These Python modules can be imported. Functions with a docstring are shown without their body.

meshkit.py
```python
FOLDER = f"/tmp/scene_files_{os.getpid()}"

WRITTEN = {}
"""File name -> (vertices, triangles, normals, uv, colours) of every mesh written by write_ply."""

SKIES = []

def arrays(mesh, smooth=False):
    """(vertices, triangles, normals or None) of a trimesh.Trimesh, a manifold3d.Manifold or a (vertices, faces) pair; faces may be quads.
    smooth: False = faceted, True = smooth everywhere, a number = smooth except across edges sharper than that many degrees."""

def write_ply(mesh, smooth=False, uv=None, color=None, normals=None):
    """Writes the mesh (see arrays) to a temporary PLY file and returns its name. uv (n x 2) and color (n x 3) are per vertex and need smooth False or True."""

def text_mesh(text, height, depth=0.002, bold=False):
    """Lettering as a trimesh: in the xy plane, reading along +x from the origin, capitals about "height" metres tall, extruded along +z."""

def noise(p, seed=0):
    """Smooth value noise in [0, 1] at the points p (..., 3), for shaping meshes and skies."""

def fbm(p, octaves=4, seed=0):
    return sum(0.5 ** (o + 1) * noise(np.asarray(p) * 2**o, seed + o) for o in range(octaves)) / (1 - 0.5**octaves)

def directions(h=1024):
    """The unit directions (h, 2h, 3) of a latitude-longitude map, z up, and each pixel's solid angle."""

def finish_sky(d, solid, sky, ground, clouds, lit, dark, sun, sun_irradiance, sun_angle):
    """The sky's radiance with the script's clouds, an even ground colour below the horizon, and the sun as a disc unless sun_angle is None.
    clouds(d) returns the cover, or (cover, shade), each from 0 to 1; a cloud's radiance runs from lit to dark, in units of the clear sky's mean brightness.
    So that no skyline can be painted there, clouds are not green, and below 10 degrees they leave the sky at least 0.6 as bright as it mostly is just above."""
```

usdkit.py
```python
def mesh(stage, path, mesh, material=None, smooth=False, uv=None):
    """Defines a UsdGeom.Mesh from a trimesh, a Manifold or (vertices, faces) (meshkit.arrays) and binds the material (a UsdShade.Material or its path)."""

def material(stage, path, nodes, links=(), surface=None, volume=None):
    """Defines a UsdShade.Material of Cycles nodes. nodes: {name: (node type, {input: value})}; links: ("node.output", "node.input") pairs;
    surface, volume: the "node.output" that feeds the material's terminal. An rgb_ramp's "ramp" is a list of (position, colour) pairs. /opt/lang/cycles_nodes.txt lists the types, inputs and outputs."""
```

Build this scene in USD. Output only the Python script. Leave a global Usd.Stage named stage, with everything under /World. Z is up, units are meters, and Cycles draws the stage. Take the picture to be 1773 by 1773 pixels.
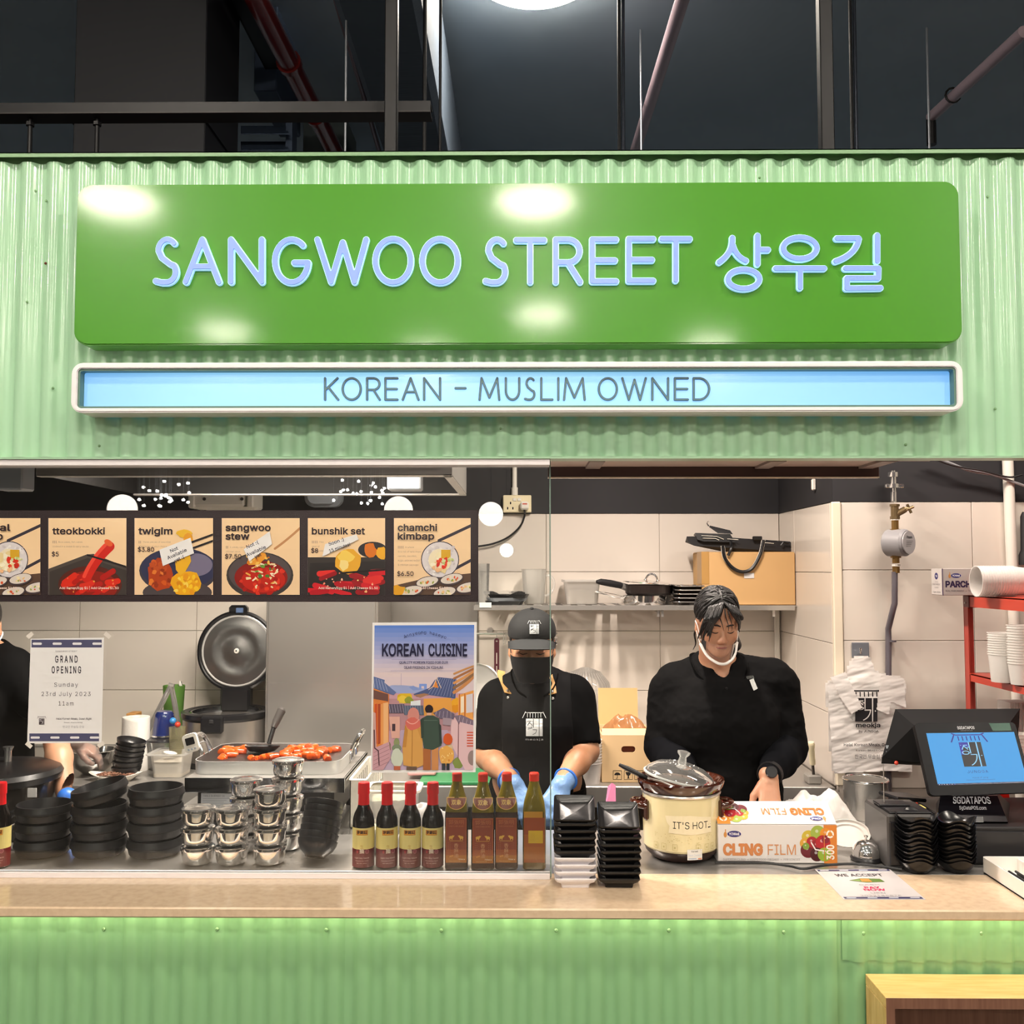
import math, random, glob, functools, re
import numpy as np, trimesh, usdkit, meshkit, shapely
from shapely.geometry import Polygon, LineString, Point, box as sbox
from shapely.ops import unary_union
from shapely import affinity
from pxr import Usd, UsdGeom, UsdLux, UsdShade, Sdf, Gf, Vt
R = random.Random(7)
NR = np.random.default_rng(7)
PI = math.pi
stage = Usd.Stage.CreateInMemory()
UsdGeom.SetStageUpAxis(stage, 'Z')
UsdGeom.Xform.Define(stage, '/World')
UsdGeom.Scope.Define(stage, '/World/Looks')

# ---------------------------------------------------------------- camera
EYE = np.array([0., 0., 1.70])
FPX, YAW, PITCH = 1720.0, math.radians(0.6), math.atan(98.5 / 1720.0)
_f = np.array([-math.sin(YAW) * math.cos(PITCH), math.cos(YAW) * math.cos(PITCH), math.sin(PITCH)])
_r = np.array([math.cos(YAW), math.sin(YAW), 0.])
_u = np.cross(_r, _f)
cam = UsdGeom.Camera.Define(stage, '/World/camera')
cam.CreateHorizontalApertureAttr(36.0); cam.CreateVerticalApertureAttr(36.0)
cam.CreateFocalLengthAttr(36.0 * FPX / 1773.0)
cam.CreateExposureAttr(0.0)
cam.CreateClippingRangeAttr(Gf.Vec2f(0.05, 200.0))
m4 = np.eye(4); m4[0, :3], m4[1, :3], m4[2, :3], m4[3, :3] = _r, _u, -_f, EYE
UsdGeom.Xformable(cam).AddTransformOp().Set(Gf.Matrix4d(m4.tolist()))

def at(px, py, Y):
    """the point of the vertical plane at depth Y that the photograph shows at pixel px, py"""
    d = _f + _r * (px - 886.5) / FPX + _u * (886.5 - py) / FPX
    return EYE + d * (Y / d[1])
def atz(px, py, z):
    d = _f + _r * (px - 886.5) / FPX + _u * (886.5 - py) / FPX
    return EYE + d * ((z - EYE[2]) / d[2])
def xz(px, py, Y):
    p = at(px, py, Y); return (p[0], p[2])

# ---------------------------------------------------------------- lights of the kitchen (unseen: two overhead, one added inside the exhaust hood)
def rect_light(name, loc, w, h, power, col, rot=(0, 0, 0)):
    l = UsdLux.RectLight.Define(stage, '/World/' + name)
    l.CreateWidthAttr(w); l.CreateHeightAttr(h); l.CreateIntensityAttr(power); l.CreateColorAttr(Gf.Vec3f(*col))
    x = UsdGeom.Xformable(l); x.AddTranslateOp().Set(Gf.Vec3d(*loc)); x.AddRotateXYZOp().Set(Gf.Vec3f(*rot))
WARM = (1.0, 0.87, 0.76)
HALL_L, KIT_L = 125.0, 31.0
rect_light('kitchen_light', (-0.95, 3.55, 2.22), 1.0, 0.10, KIT_L * 8.0, WARM)
rect_light('kitchen_light_001', (0.45, 3.70, 2.80), 0.08, 0.60, KIT_L * 11.8, WARM)
rect_light('kitchen_light_002', (1.75, 3.45, 2.80), 0.8, 0.14, KIT_L * 2.2, WARM)

# ---------------------------------------------------------------- materials
def C(h):
    if not isinstance(h, str): return tuple(h)
    h = h.lstrip('#'); c = [int(h[i:i + 2], 16) / 255 for i in (0, 2, 4)]
    return tuple(x / 12.92 if x <= 0.04045 else ((x + 0.055) / 1.055) ** 2.4 for x in c)
_mats = {}
def M(name, col='#888888', rough=0.5, metal=0.0, bump=None, vary=None, emit=None, **kw):
    if name in _mats: return _mats[name]
    nodes = {'p': ('principled_bsdf', dict(base_color=C(col), roughness=rough, metallic=metal, **kw))}
    links = []
    if emit is not None:
        nodes['p'][1]['emission_color'] = C(emit[0]); nodes['p'][1]['emission_strength'] = emit[1]
    if bump or vary: nodes['t'] = ('texture_coordinate', {})
    if bump:   # (scale, strength[, stretch])
        s = bump[2] if len(bump) > 2 else (1, 1, 1)
        nodes['bm'] = ('mapping', dict(scale=s)); nodes['bn'] = ('noise_texture', dict(scale=bump[0], detail=3.0))
        nodes['b'] = ('bump', dict(strength=bump[1], distance=0.01))
        links += [('t.object', 'bm.vector'), ('bm.vector', 'bn.vector'), ('bn.fac', 'b.height'), ('b.normal', 'p.normal')]
    if vary:   # (scale, colour 2[, stretch, lo, hi])
        s = vary[2] if len(vary) > 2 else (1, 1, 1)
        lo, hi = vary[3:5] if len(vary) > 4 else (0.35, 0.65)
        nodes['vm'] = ('mapping', dict(scale=s)); nodes['vn'] = ('noise_texture', dict(scale=vary[0], detail=4.0))
        nodes['vr'] = ('rgb_ramp', dict(ramp=[(lo, C(col)), (hi, C(vary[1]))]))
        links += [('t.object', 'vm.vector'), ('vm.vector', 'vn.vector'), ('vn.fac', 'vr.fac'), ('vr.color', 'p.base_color')]
    m = usdkit.material(stage, '/World/Looks/' + name, nodes, links, surface='p.BSDF')
    _mats[name] = m
    return m
def tinted(name, rough=0.5, **kw):
    """flat print: colours come with the mesh"""
    if name in _mats: return _mats[name]
    _mats[name] = usdkit.material(stage, '/World/Looks/' + name, {'a': ('attribute', {'attribute': 'tint'}), 'p': ('principled_bsdf', dict(roughness=rough, **kw))},
                                  [('a.color', 'p.base_color')], surface='p.BSDF')
    return _mats[name]
def clear(name, tint=(1, 1, 1), gloss=0.0, milk=0.0, milkcol=(0.8, 0.8, 0.8), ior=1.5):
    """thin transparent sheet: plain transparency with a fresnel mirror, and some milkiness"""
    if name in _mats: return _mats[name]
    nodes = {'t': ('transparent_bsdf', dict(color=tint)), 'g': ('glossy_bsdf', dict(color=(1, 1, 1), roughness=gloss)), 'f': ('fresnel', dict(IOR=ior)), 'm': ('mix_closure', {})}
    links = [('f.fac', 'm.fac'), ('t.BSDF', 'm.closure1'), ('g.BSDF', 'm.closure2')]
    out = 'm.closure'
    if milk:
        nodes.update(d=('diffuse_bsdf', dict(color=milkcol)), tr=('translucent_bsdf', dict(color=milkcol)), h=('mix_closure', dict(fac=0.45)), mm=('mix_closure', dict(fac=milk)))
        links += [('d.BSDF', 'h.closure1'), ('tr.BSDF', 'h.closure2'), ('m.closure', 'mm.closure1'), ('h.closure', 'mm.closure2')]
        out = 'mm.closure'
    _mats[name] = usdkit.material(stage, '/World/Looks/' + name, nodes, links, surface=out)
    return _mats[name]

# ---------------------------------------------------------------- scene objects
_used, _at = {}, {}
def numbered(path):
    n = _used.get(path, 0); _used[path] = n + 1
    return path if n == 0 else '%s_%03d' % (path, n)
def tag(p, label=None, cat=None, group=None, kind=None):
    p = p.GetPrim() if hasattr(p, 'GetPrim') else p
    for k, v in (('label', label), ('category', cat), ('group', group), ('kind', kind)):
        if v: p.SetCustomDataByKey(k, v)
    return p
def place(x, loc, rot):
    x.AddTranslateOp().Set(Gf.Vec3d(*map(float, loc))); x.AddRotateXYZOp().Set(Gf.Vec3f(*map(float, rot)))
def thing(name, label, cat, loc=(0, 0, 0), rot=(0, 0, 0), group=None, kind=None):
    x = UsdGeom.Xform.Define(stage, numbered('/World/' + name)); place(x, loc, rot)
    _at[str(x.GetPath())] = np.array(loc, float)
    return tag(x, label, cat, group, kind)
def part(parent, name, mesh, mat, label=None, smooth=30, world=False, kind=None, tint=None):
    """one Mesh prim below parent (a prim); world=True: the mesh is given in world coordinates and parent is not turned"""
    base = str(parent.GetPath()) if parent is not None else '/World'
    if world:
        top = parent
        while top.GetPath().pathElementCount > 2: top = top.GetParent()
        off = _at[str(top.GetPath())]
        v, f, _ = meshkit.arrays(mesh); mesh = trimesh.Trimesh(v - off, f, process=False)
    g = usdkit.mesh(stage, numbered(base + '/' + name), mesh, mat, smooth=smooth if tint is None else False)
    if tint is not None:
        UsdGeom.PrimvarsAPI(g).CreatePrimvar('tint', Sdf.ValueTypeNames.Color3fArray, 'vertex').Set(Vt.Vec3fArray.FromNumpy(np.asarray(tint, np.float32)))
    return tag(g, label, None, None, kind)
def solo(name, mesh, mat, label, cat, group=None, kind=None, smooth=30):
    """a thing that is one mesh; given in world coordinates"""
    v, f, _ = meshkit.arrays(mesh)
    c = np.array([(v[:, 0].min() + v[:, 0].max()) / 2, (v[:, 1].min() + v[:, 1].max()) / 2, v[:, 2].min()])
    g = usdkit.mesh(stage, numbered('/World/' + name), trimesh.Trimesh(v - c, f, process=False), mat, smooth=smooth)
    UsdGeom.Xformable(g).AddTranslateOp().Set(Gf.Vec3d(*c.tolist()))
    return tag(g, label, cat, group, kind)
def dup(root, loc, rot=(0, 0, 0), label=None, group=None):
    was = root.GetCustomData()
    x = UsdGeom.Xform.Define(stage, numbered('/World/' + re.sub(r'_\d{3}$', '', root.GetName()))); place(x, loc, rot)
    p = tag(x, label or was['label'], was['category'], group or was.get('group')); p.GetReferences().AddInternalReference(root.GetPath()); p.SetInstanceable(True)
    return p

# ---------------------------------------------------------------- meshes
def cat(*ms):
    ms = [m for x in ms for m in (x if isinstance(x, (list, tuple)) else [x])]
    return trimesh.util.concatenate(ms)
def mv(m, t=(0, 0, 0), rz=0, rx=0, ry=0, s=None):
    m = m.copy()
    if s is not None: m.apply_scale(s)
    T = trimesh.transformations
    if rx: m.apply_transform(T.rotation_matrix(rx, [1, 0, 0]))
    if ry: m.apply_transform(T.rotation_matrix(ry, [0, 1, 0]))
    if rz: m.apply_transform(T.rotation_matrix(rz, [0, 0, 1]))
    m.apply_translation(t); return m
def box(x0, x1, y0, y1, z0, z1, b=0.0):
    x0, x1 = sorted((x0, x1)); y0, y1 = sorted((y0, y1)); z0, z1 = sorted((z0, z1))
    if b <= 0:
        m = trimesh.creation.box([x1 - x0, y1 - y0, z1 - z0]); m.apply_translation([(x0 + x1) / 2, (y0 + y1) / 2, (z0 + z1) / 2]); return m
    b = min(b, (x1 - x0) / 2.01, (y1 - y0) / 2.01, (z1 - z0) / 2.01)
    p = []
    for x, sx in ((x0, 1), (x1, -1)):
        for y, sy in ((y0, 1), (y1, -1)):
            for z, sz in ((z0, 1), (z1, -1)):
                p += [(x + sx * b, y + sy * b, z), (x + sx * b, y, z + sz * b), (x, y + sy * b, z + sz * b)]
    return trimesh.Trimesh(p).convex_hull
def hull(pts): return trimesh.Trimesh(np.asarray(pts, float)).convex_hull
def lathe(prof, n=32, sx=1.0, sy=1.0):
    """profile of (r, z) from bottom to top, turned about z"""
    prof = np.asarray(prof, float); k = len(prof); a = np.arange(n) * 2 * PI / n
    v = np.stack([prof[:, None, 0] * np.cos(a) * sx, prof[:, None, 0] * np.sin(a) * sy, np.repeat(prof[:, 1:2], n, 1)], -1).reshape(-1, 3)
    i, j = np.meshgrid(np.arange(k - 1), np.arange(n), indexing='ij'); j2 = (j + 1) % n
    q = np.stack([i * n + j, i * n + j2, (i + 1) * n + j2, (i + 1) * n + j], -1).reshape(-1, 4)
    m = trimesh.Trimesh(v, np.vstack([q[:, [0, 1, 2]], q[:, [0, 2, 3]]]), process=False)
    m.merge_vertices(); m.update_faces(m.nondegenerate_faces()); return m
def tube(pts, r, n=10, caps=True, closed=False):
    p = np.asarray(pts, float); k = len(p); rr = np.broadcast_to(np.asarray(r, float), (k,))
    t = (np.roll(p, -1, 0) - np.roll(p, 1, 0)) if closed else np.gradient(p, axis=0)
    t /= np.linalg.norm(t, axis=1, keepdims=True) + 1e-12
    a = np.cross(t[0], [0, 0, 1.]); a = a if np.linalg.norm(a) > .1 else np.cross(t[0], [1., 0, 0]); A = []
    for i in range(k):
        a = a - t[i] * (a @ t[i]); a /= np.linalg.norm(a) + 1e-12; A.append(a)
    A = np.array(A); B = np.cross(t, A); th = np.arange(n) * 2 * PI / n
    v = (p[:, None] + rr[:, None, None] * (np.cos(th)[None, :, None] * A[:, None] + np.sin(th)[None, :, None] * B[:, None])).reshape(-1, 3)
    f = []
    for i in range(k if closed else k - 1):
        i2 = (i + 1) % k
        for j in range(n):
            j2 = (j + 1) % n; f += [(i * n + j, i * n + j2, i2 * n + j2), (i * n + j, i2 * n + j2, i2 * n + j)]
    if caps and not closed:
        v = np.vstack([v, p[0], p[-1]])
        for j in range(n):
            j2 = (j + 1) % n; f += [(k * n, j2, j), (k * n + 1, (k - 1) * n + j, (k - 1) * n + j2)]
    return trimesh.Trimesh(v, f, process=False)
def rod(a, b, r, n=10): return tube([a, b], r, n)
def bez(*P, n=14):
    P = [np.asarray(p, float) for p in P]; t = np.linspace(0, 1, n)[:, None]; k = len(P) - 1
    return sum(math.comb(k, i) * (1 - t) ** (k - i) * t ** i * P[i] for i in range(k + 1))
def spline(pts, n=8):
    P = np.asarray(pts, float); P = np.vstack([2 * P[0] - P[1], P, 2 * P[-1] - P[-2]]); out = []
    for i in range(1, len(P) - 2):
        t = np.linspace(0, 1, n, endpoint=False)[:, None]
        out.append(0.5 * (2 * P[i] + (P[i + 1] - P[i - 1]) * t + (2 * P[i - 1] - 5 * P[i] + 4 * P[i + 1] - P[i + 2]) * t ** 2 + (3 * P[i] - P[i - 1] - 3 * P[i + 1] + P[i + 2]) * t ** 3))
    return np.vstack(out + [P[-2][None]])
def polys(g):
    if g.is_empty: return []
    return [x for x in (g.geoms if hasattr(g, 'geoms') else [g]) if x.geom_type == 'Polygon' and x.area > 1e-10]
def extr(g, t):
    """shapely outline in xy, extruded along z"""
    return cat([trimesh.creation.extrude_polygon(p, t, engine='earcut') for p in polys(g)])
def plate(g, yb, t):
    """outline in (x, z), standing upright: back at depth yb, front t nearer to the viewer"""
    m = extr(g, t); m.vertices = np.stack([m.vertices[:, 0], yb - m.vertices[:, 2], m.vertices[:, 1]], 1); return m
def rrect(x0, y0, x1, y1, r, n=6):
    x0, x1 = sorted((x0, x1)); y0, y1 = sorted((y0, y1)); r = min(r, (x1 - x0) / 2.001, (y1 - y0) / 2.001)
    return sbox(x0 + r, y0 + r, x1 - r, y1 - r).buffer(r, quad_segs=n)
def loft(rings, closed_ends=True):
    """rings: lists of equal numbers of points, joined in order"""
    V = np.asarray(rings, float); k, n = V.shape[:2]; v = V.reshape(-1, 3); f = []
    for i in range(k - 1):
        for j in range(n):
            j2 = (j + 1) % n; f += [(i * n + j, i * n + j2, (i + 1) * n + j2), (i * n + j, (i + 1) * n + j2, (i + 1) * n + j)]
    if closed_ends:
        v = np.vstack([v, V[0].mean(0), V[-1].mean(0)])
        for j in range(n):
            j2 = (j + 1) % n; f += [(k * n, j2, j), (k * n + 1, (k - 1) * n + j, (k - 1) * n + j2)]
    return trimesh.Trimesh(v, f, process=False)
def ringrect(w, d, r, z, cx=0, cy=0, n=5):
    """points of a rounded rectangle outline at height z"""
    r = min(r, w / 2.01, d / 2.01); out = []
    for k, (sx, sy) in enumerate(((1, 1), (-1, 1), (-1, -1), (1, -1))):
        for i in range(n + 1):
            a = PI / 2 * (k + i / n); out.append((cx + sx * (w / 2 - r) + r * math.cos(a), cy + sy * (d / 2 - r) + r * math.sin(a), z))
    return out
def tub(wt, dt, wb, db, h, t=0.003, r=0.02, lip=0.0):
    """open container with rounded corners: outer wall up, lip, inner wall down"""
    rings = [ringrect(wb, db, r, 0), ringrect(wt, dt, r, h)]
    if lip: rings += [ringrect(wt + 2 * lip, dt + 2 * lip, r + lip, h), ringrect(wt + 2 * lip, dt + 2 * lip, r + lip, h + t)]
    rings += [ringrect(wt - 2 * t, dt - 2 * t, r, h + (t if lip else 0)), ringrect(wb - 2 * t, db - 2 * t, r, t)]
    return loft(rings)
def grid_sheet(fn, nu, nv, thick=0.0):
    u, v = np.meshgrid(np.linspace(0, 1, nu), np.linspace(0, 1, nv), indexing='ij'); P = fn(u, v).reshape(-1, 3)
    i, j = np.meshgrid(np.arange(nu - 1), np.arange(nv - 1), indexing='ij'); i, j = i.ravel(), j.ravel()
    q = np.stack([i * nv + j, (i + 1) * nv + j, (i + 1) * nv + j + 1, i * nv + j + 1], 1)
    f = np.vstack([q[:, [0, 1, 2]], q[:, [0, 2, 3]]]); m = trimesh.Trimesh(P, f, process=False)
    if thick:
        n = m.vertex_normals; N = len(P); b = [(k, k + 1) for k in range(nv - 1)] + [(k * nv + nv - 1, (k + 1) * nv + nv - 1) for k in range(nu - 1)] + \
            [((nu - 1) * nv + k + 1, (nu - 1) * nv + k) for k in range(nv - 1)] + [((k + 1) * nv, k * nv) for k in range(nu - 1)]
        e = np.array(b); m = trimesh.Trimesh(np.vstack([P, P - n * thick]), np.vstack([f, f[:, ::-1] + N, np.stack([e[:, 1], e[:, 0], e[:, 0] + N], 1), np.stack([e[:, 1], e[:, 0] + N, e[:, 1] + N], 1)]), process=False)
    return m

# ---------------------------------------------------------------- lettering and flat print
_FONT = {'sans': 'Inter.woff2', 'cjk': 'Noto Sans CJK Regular.woff2'}
@functools.lru_cache(None)
def glyphs(text, bold=0, font='sans', size=64, gap=0):
    from PIL import Image, ImageDraw, ImageFont
    f = ImageFont.truetype(glob.glob('/opt/blender-*/*/datafiles/fonts/' + _FONT[font])[0], size)
    cap = -f.getbbox('H', anchor='ls')[1]
    w = int(sum(f.getlength(c) + gap for c in text)) + 40; im = Image.new('L', (w, size * 2)); d = ImageDraw.Draw(im); x = 10
    if gap == 0: d.text((x, int(size * 1.4)), text, 255, f, anchor='ls', stroke_width=bold); xe = x + f.getlength(text)
    else:
        for c in text: d.text((x, int(size * 1.4)), c, 255, f, anchor='ls', stroke_width=bold); x += f.getlength(c) + gap
    on = np.pad(np.asarray(im) > 127, ((0, 0), (1, 1))).astype(np.int8)
    r, s = np.nonzero(np.diff(on, axis=1) == 1); e = np.nonzero(np.diff(on, axis=1) == -1)[1]
    g = unary_union(shapely.box(s, -r - 1, e, -r)).buffer(0.6).buffer(-0.6).simplify(0.55)
    b = g.bounds
    return affinity.affine_transform(g, [1 / cap, 0, 0, 1 / cap, -b[0] / cap, int(size * 1.4) / cap])
def text(s, x, y, h, anchor='l', bold=0, font='sans', w=None, gap=0, size=None, rot=0):
    """lettering as an outline: capitals h tall, baseline at y; w squeezes it to a width"""
    g = glyphs(s, bold, font, size or (40 if h < 0.012 else 72), gap); b = g.bounds
    sx = h if w is None else w / (b[2] - b[0])
    g = affinity.scale(g, sx, h, origin=(0, 0)); W = g.bounds[2]
    g = affinity.translate(g, x - {'l': 0, 'c': W / 2, 'r': W}[anchor], y)
    return affinity.rotate(g, rot, origin=(x, y)) if rot else g
class Print:
    """coloured flat shapes, later ones on top of earlier ones"""
    def __init__(s): s.L = []
    def add(s, g, col, layer=None):
        if isinstance(g, (list, tuple, np.ndarray)): g = Polygon(g).buffer(0)
        if not g.is_empty: s.L.append((g, tuple(0.86 * c for c in C(col)), layer if layer is not None else len(s.L)))
        return s
    def mesh(s, step=0.000025, clip=None, strips=None, cells=None):
        V, F, T, n = [], [], [], 0
        for g, c, l in s.L:
            if clip is not None: g = g.intersection(clip)
            gs = polys(g)
            if strips: gs = [q for p in gs for a, b in strips if p.bounds[0] < b and p.bounds[2] > a for q in polys(p.intersection(sbox(a, -9, b, 9)))]
            if cells: gs = [q for p in gs for i in range(int(np.floor(p.bounds[0] / cells)), int(p.bounds[2] // cells) + 1) for j in range(int(np.floor(p.bounds[1] / cells)), int(p.bounds[3] // cells) + 1) for q in polys(p.intersection(sbox(i * cells, j * cells, (i + 1) * cells, (j + 1) * cells)))]
            for p in gs:
                try: v, f = trimesh.creation.triangulate_polygon(p, engine='earcut')
                except Exception: continue
                V.append(np.column_stack([v, np.full(len(v), l * step)])); F.append(np.asarray(f) + n); T.append(np.tile(c, (len(v), 1))); n += len(v)
        return np.vstack(V), np.vstack(F), np.vstack(T)
def put_print(parent, name, pr, mat, fn, label=None, world=False, **kw):
    """fn maps local (u, v, lift) to points"""
    V, F, T = pr.mesh(**kw); P = np.asarray(fn(V[:, 0], V[:, 1], V[:, 2]))
    n = np.cross(P[F[:, 1]] - P[F[:, 0]], P[F[:, 2]] - P[F[:, 0]])
    return part(parent, name, trimesh.Trimesh(P, F, process=False), mat, label, world=world, tint=T)
def upright(x0, y, z0): return lambda u, v, l: np.stack([x0 + u, y - l, z0 + v], 1)
# ================================================================ SETTING
YF, YG, YC, YB, YR = 2.90, 2.95, 2.69, 5.08, 4.20     # fascia sheet, glass, counter edge, kitchen back wall, wall on the right
ZC, ZH, XS = 0.80, 4.60, 1.31                        # worktop, hall ceiling, x of the side wall
def struct(name, mesh=None, mat=None, loc=(0, 0, 0), smooth=30):
    if mesh is None: return thing(name, None, None, loc, kind='structure')
    g = solo(name, mesh, mat, None, None, kind='structure', smooth=smooth); _at[str(g.GetPath())] = np.array(UsdGeom.Xformable(g).GetLocalTransformation().ExtractTranslation()); return g
M('hall_floor', '#45403b', 0.45, vary=(1.2, '#3d3834')); M('hall_ceiling', '#c0d2e2', 0.85, vary=(0.7, '#b0c4d6'))
M('hall_wall', '#423e3a', 0.7); M('black_paint', '#1d1c1f', 0.75, bump=(14, 0.05), vary=(3, '#242327'))
M('tile', '#dcd3c8', 0.13, bump=(2.2, 0.02)); M('tile_b', '#d8cfc5', 0.14, bump=(2.2, 0.02)); M('grout', '#b9afa5', 0.8); M('tile_trim', '#e6dac4', 0.3)
struct('floor', box(-8, 8, -9, 9, -0.05, 0), M('hall_floor'))
struct('ceiling', box(-8, 8, -9, 9, ZH, ZH + 0.1), M('hall_ceiling'))
struct('wall_front', box(-8, 8, -9.1, -9, 0, ZH), M('hall_wall')); struct('wall_rear', box(-8, 8, 9, 9.1, 0, ZH), M('hall_ceiling'))
struct('wall_left', box(-8.1, -8, -9, 9, 0, ZH), M('hall_side', '#8f887f', 0.7)); struct('wall_right', box(8, 8.1, -9, 9, 0, ZH), M('hall_side'))
struct('ceiling', box(-4.2, 3.2, 2.99, 5.2, 2.87, 2.9), M('black_paint'))

def tiles(parent, org, du, normal, us, zs, t=0.008, gap=0.0012, skip=None):
    """tiles on a wall: org + u*du; us, zs are the joint positions"""
    org, du, nn = map(lambda a: np.array(a, float), (org, du, normal))
    B = np.column_stack([du, nn, [0, 0, 1.]])
    for i in range(len(us) - 1):
        for k in range(len(zs) - 1):
            if skip and skip(i, k): continue
            m = box(us[i] + gap, us[i + 1] - gap, 0, t, zs[k] + gap, zs[k + 1] - gap, 0.0015)
            m.vertices = org + m.vertices @ B.T
            part(parent, 'tile', m, M(R.choice(['tile', 'tile', 'tile_b'])), smooth=False, world=True)
Z0 = [0.79, 1.085, 1.385, 1.685, 1.982]
# back wall: x joints from the photograph
w = struct('wall_back', box(-4.2, XS + 0.05, YB + 0.008, YB + 0.1, 0, 2.88), M('grout'))
xj = [at(x, 1100, YB)[0] for x in (-270, -67, 137, 340, 543, 745, 946, 1143)]
tiles(w, (0, YB + 0.008, 0), (1, 0, 0), (0, -1, 0), xj + [XS], Z0)
part(w, 'painted_band', box(-4.2, XS, YB - 0.002, YB + 0.01, 1.984, 2.87), M('black_paint'), world=True)
# side wall of the corner and the wall on the right
w = struct('wall_side', box(XS + 0.008, XS + 0.03, YR, YB, 0, 2.88), M('grout'))
tiles(w, (XS + 0.008, YB, 0), (0, -1, 0), (-1, 0, 0), [0, 0.28, 0.84], Z0)
part(w, 'painted_band', box(XS - 0.002, XS + 0.01, YR + 0.0, YB, 1.984, 2.87), M('black_paint'), world=True)
w = struct('wall_right', box(XS + 0.032, 3.2, YR + 0.008, YR + 0.1, 0, 2.88), M('grout'))
xr = [XS + 0.035] + [at(x, 1000, YR)[0] for x in (1685, 1930, 2175)]
zr = [0.79, 1.10, 1.40, 1.695, 1.982]
tiles(w, (0, YR + 0.008, 0), (1, 0, 0), (0, -1, 0), xr, zr)
part(w, 'painted_band', box(XS, 3.2, YR - 0.002, YR + 0.01, 1.984, 2.87), M('black_paint'), world=True)
struct('trim_1', box(XS - 0.006, XS + 0.034, YR - 0.006, YR + 0.02, ZC, 1.983, 0.005), M('tile_trim'))
struct('wall_left', box(-4.3, -4.2, 2.9, 5.2, 0, 2.9), M('hall_wall')); struct('wall_right', box(3.2, 3.3, 2.9, 5.2, 0, 2.9), M('hall_wall'))

# ---- corrugated front above the opening
GRN = '#a3c98c'
for n, c, r in (('corrugated_green', '#aed8b4', 0.17), ('corrugated_green_b', '#aad5b1', 0.17), ('counter_green', '#82b07f', 0.40)): M(n, c, r, coat_weight=0.25, coat_roughness=0.12, bump=(9, 0.015, (1, 1, .3)))
def corrugated(x0, x1, z0, z1, y, pitch=0.0790, amp=0.0095, t=0.0012, phase=0.0):
    n = int((x1 - x0) / pitch * 16); x = np.linspace(x0, x1, n)
    s = np.sin(2 * PI * (x - phase) / pitch); prof = np.sign(s) * np.abs(s) ** 0.5
    prof = np.convolve(np.pad(prof, 1, mode='edge'), [0.25, 0.5, 0.25], 'valid')
    def fn(u, v):
        yy = np.interp(u * (n - 1), np.arange(n), y - amp * prof); return np.stack([x0 + u * (x1 - x0), yy, z0 + v * (z1 - z0)], -1)
    return grid_sheet(fn, n, 2, -t)
ztop, zbot = at(900, 266, YF)[2], at(900, 793, YF)[2]
w = struct('wall_front')
w.SetCustomDataByKey('kind', 'structure')
for i, (a, b) in enumerate(((-3.0, -1.02), (-1.03, 0.31), (0.30, 2.7))):
    part(w, 'corrugated_sheet', corrugated(a, b, zbot + 0.004, ztop - 0.022, YF - 0.0013 * (i == 1)), M(['corrugated_green', 'corrugated_green_b'][i % 2]), smooth=60)
part(w, 'top_flashing', cat(box(-3.0, 2.7, YF - 0.024, YF + 0.06, ztop - 0.003, ztop), box(-3.0, 2.7, YF - 0.024, YF - 0.022, ztop - 0.014, ztop), box(-3.0, 2.7, YF + 0.012, YF + 0.02, ztop - 0.04, ztop)), M('flashing_green', '#86ad83', 0.35))
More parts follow.
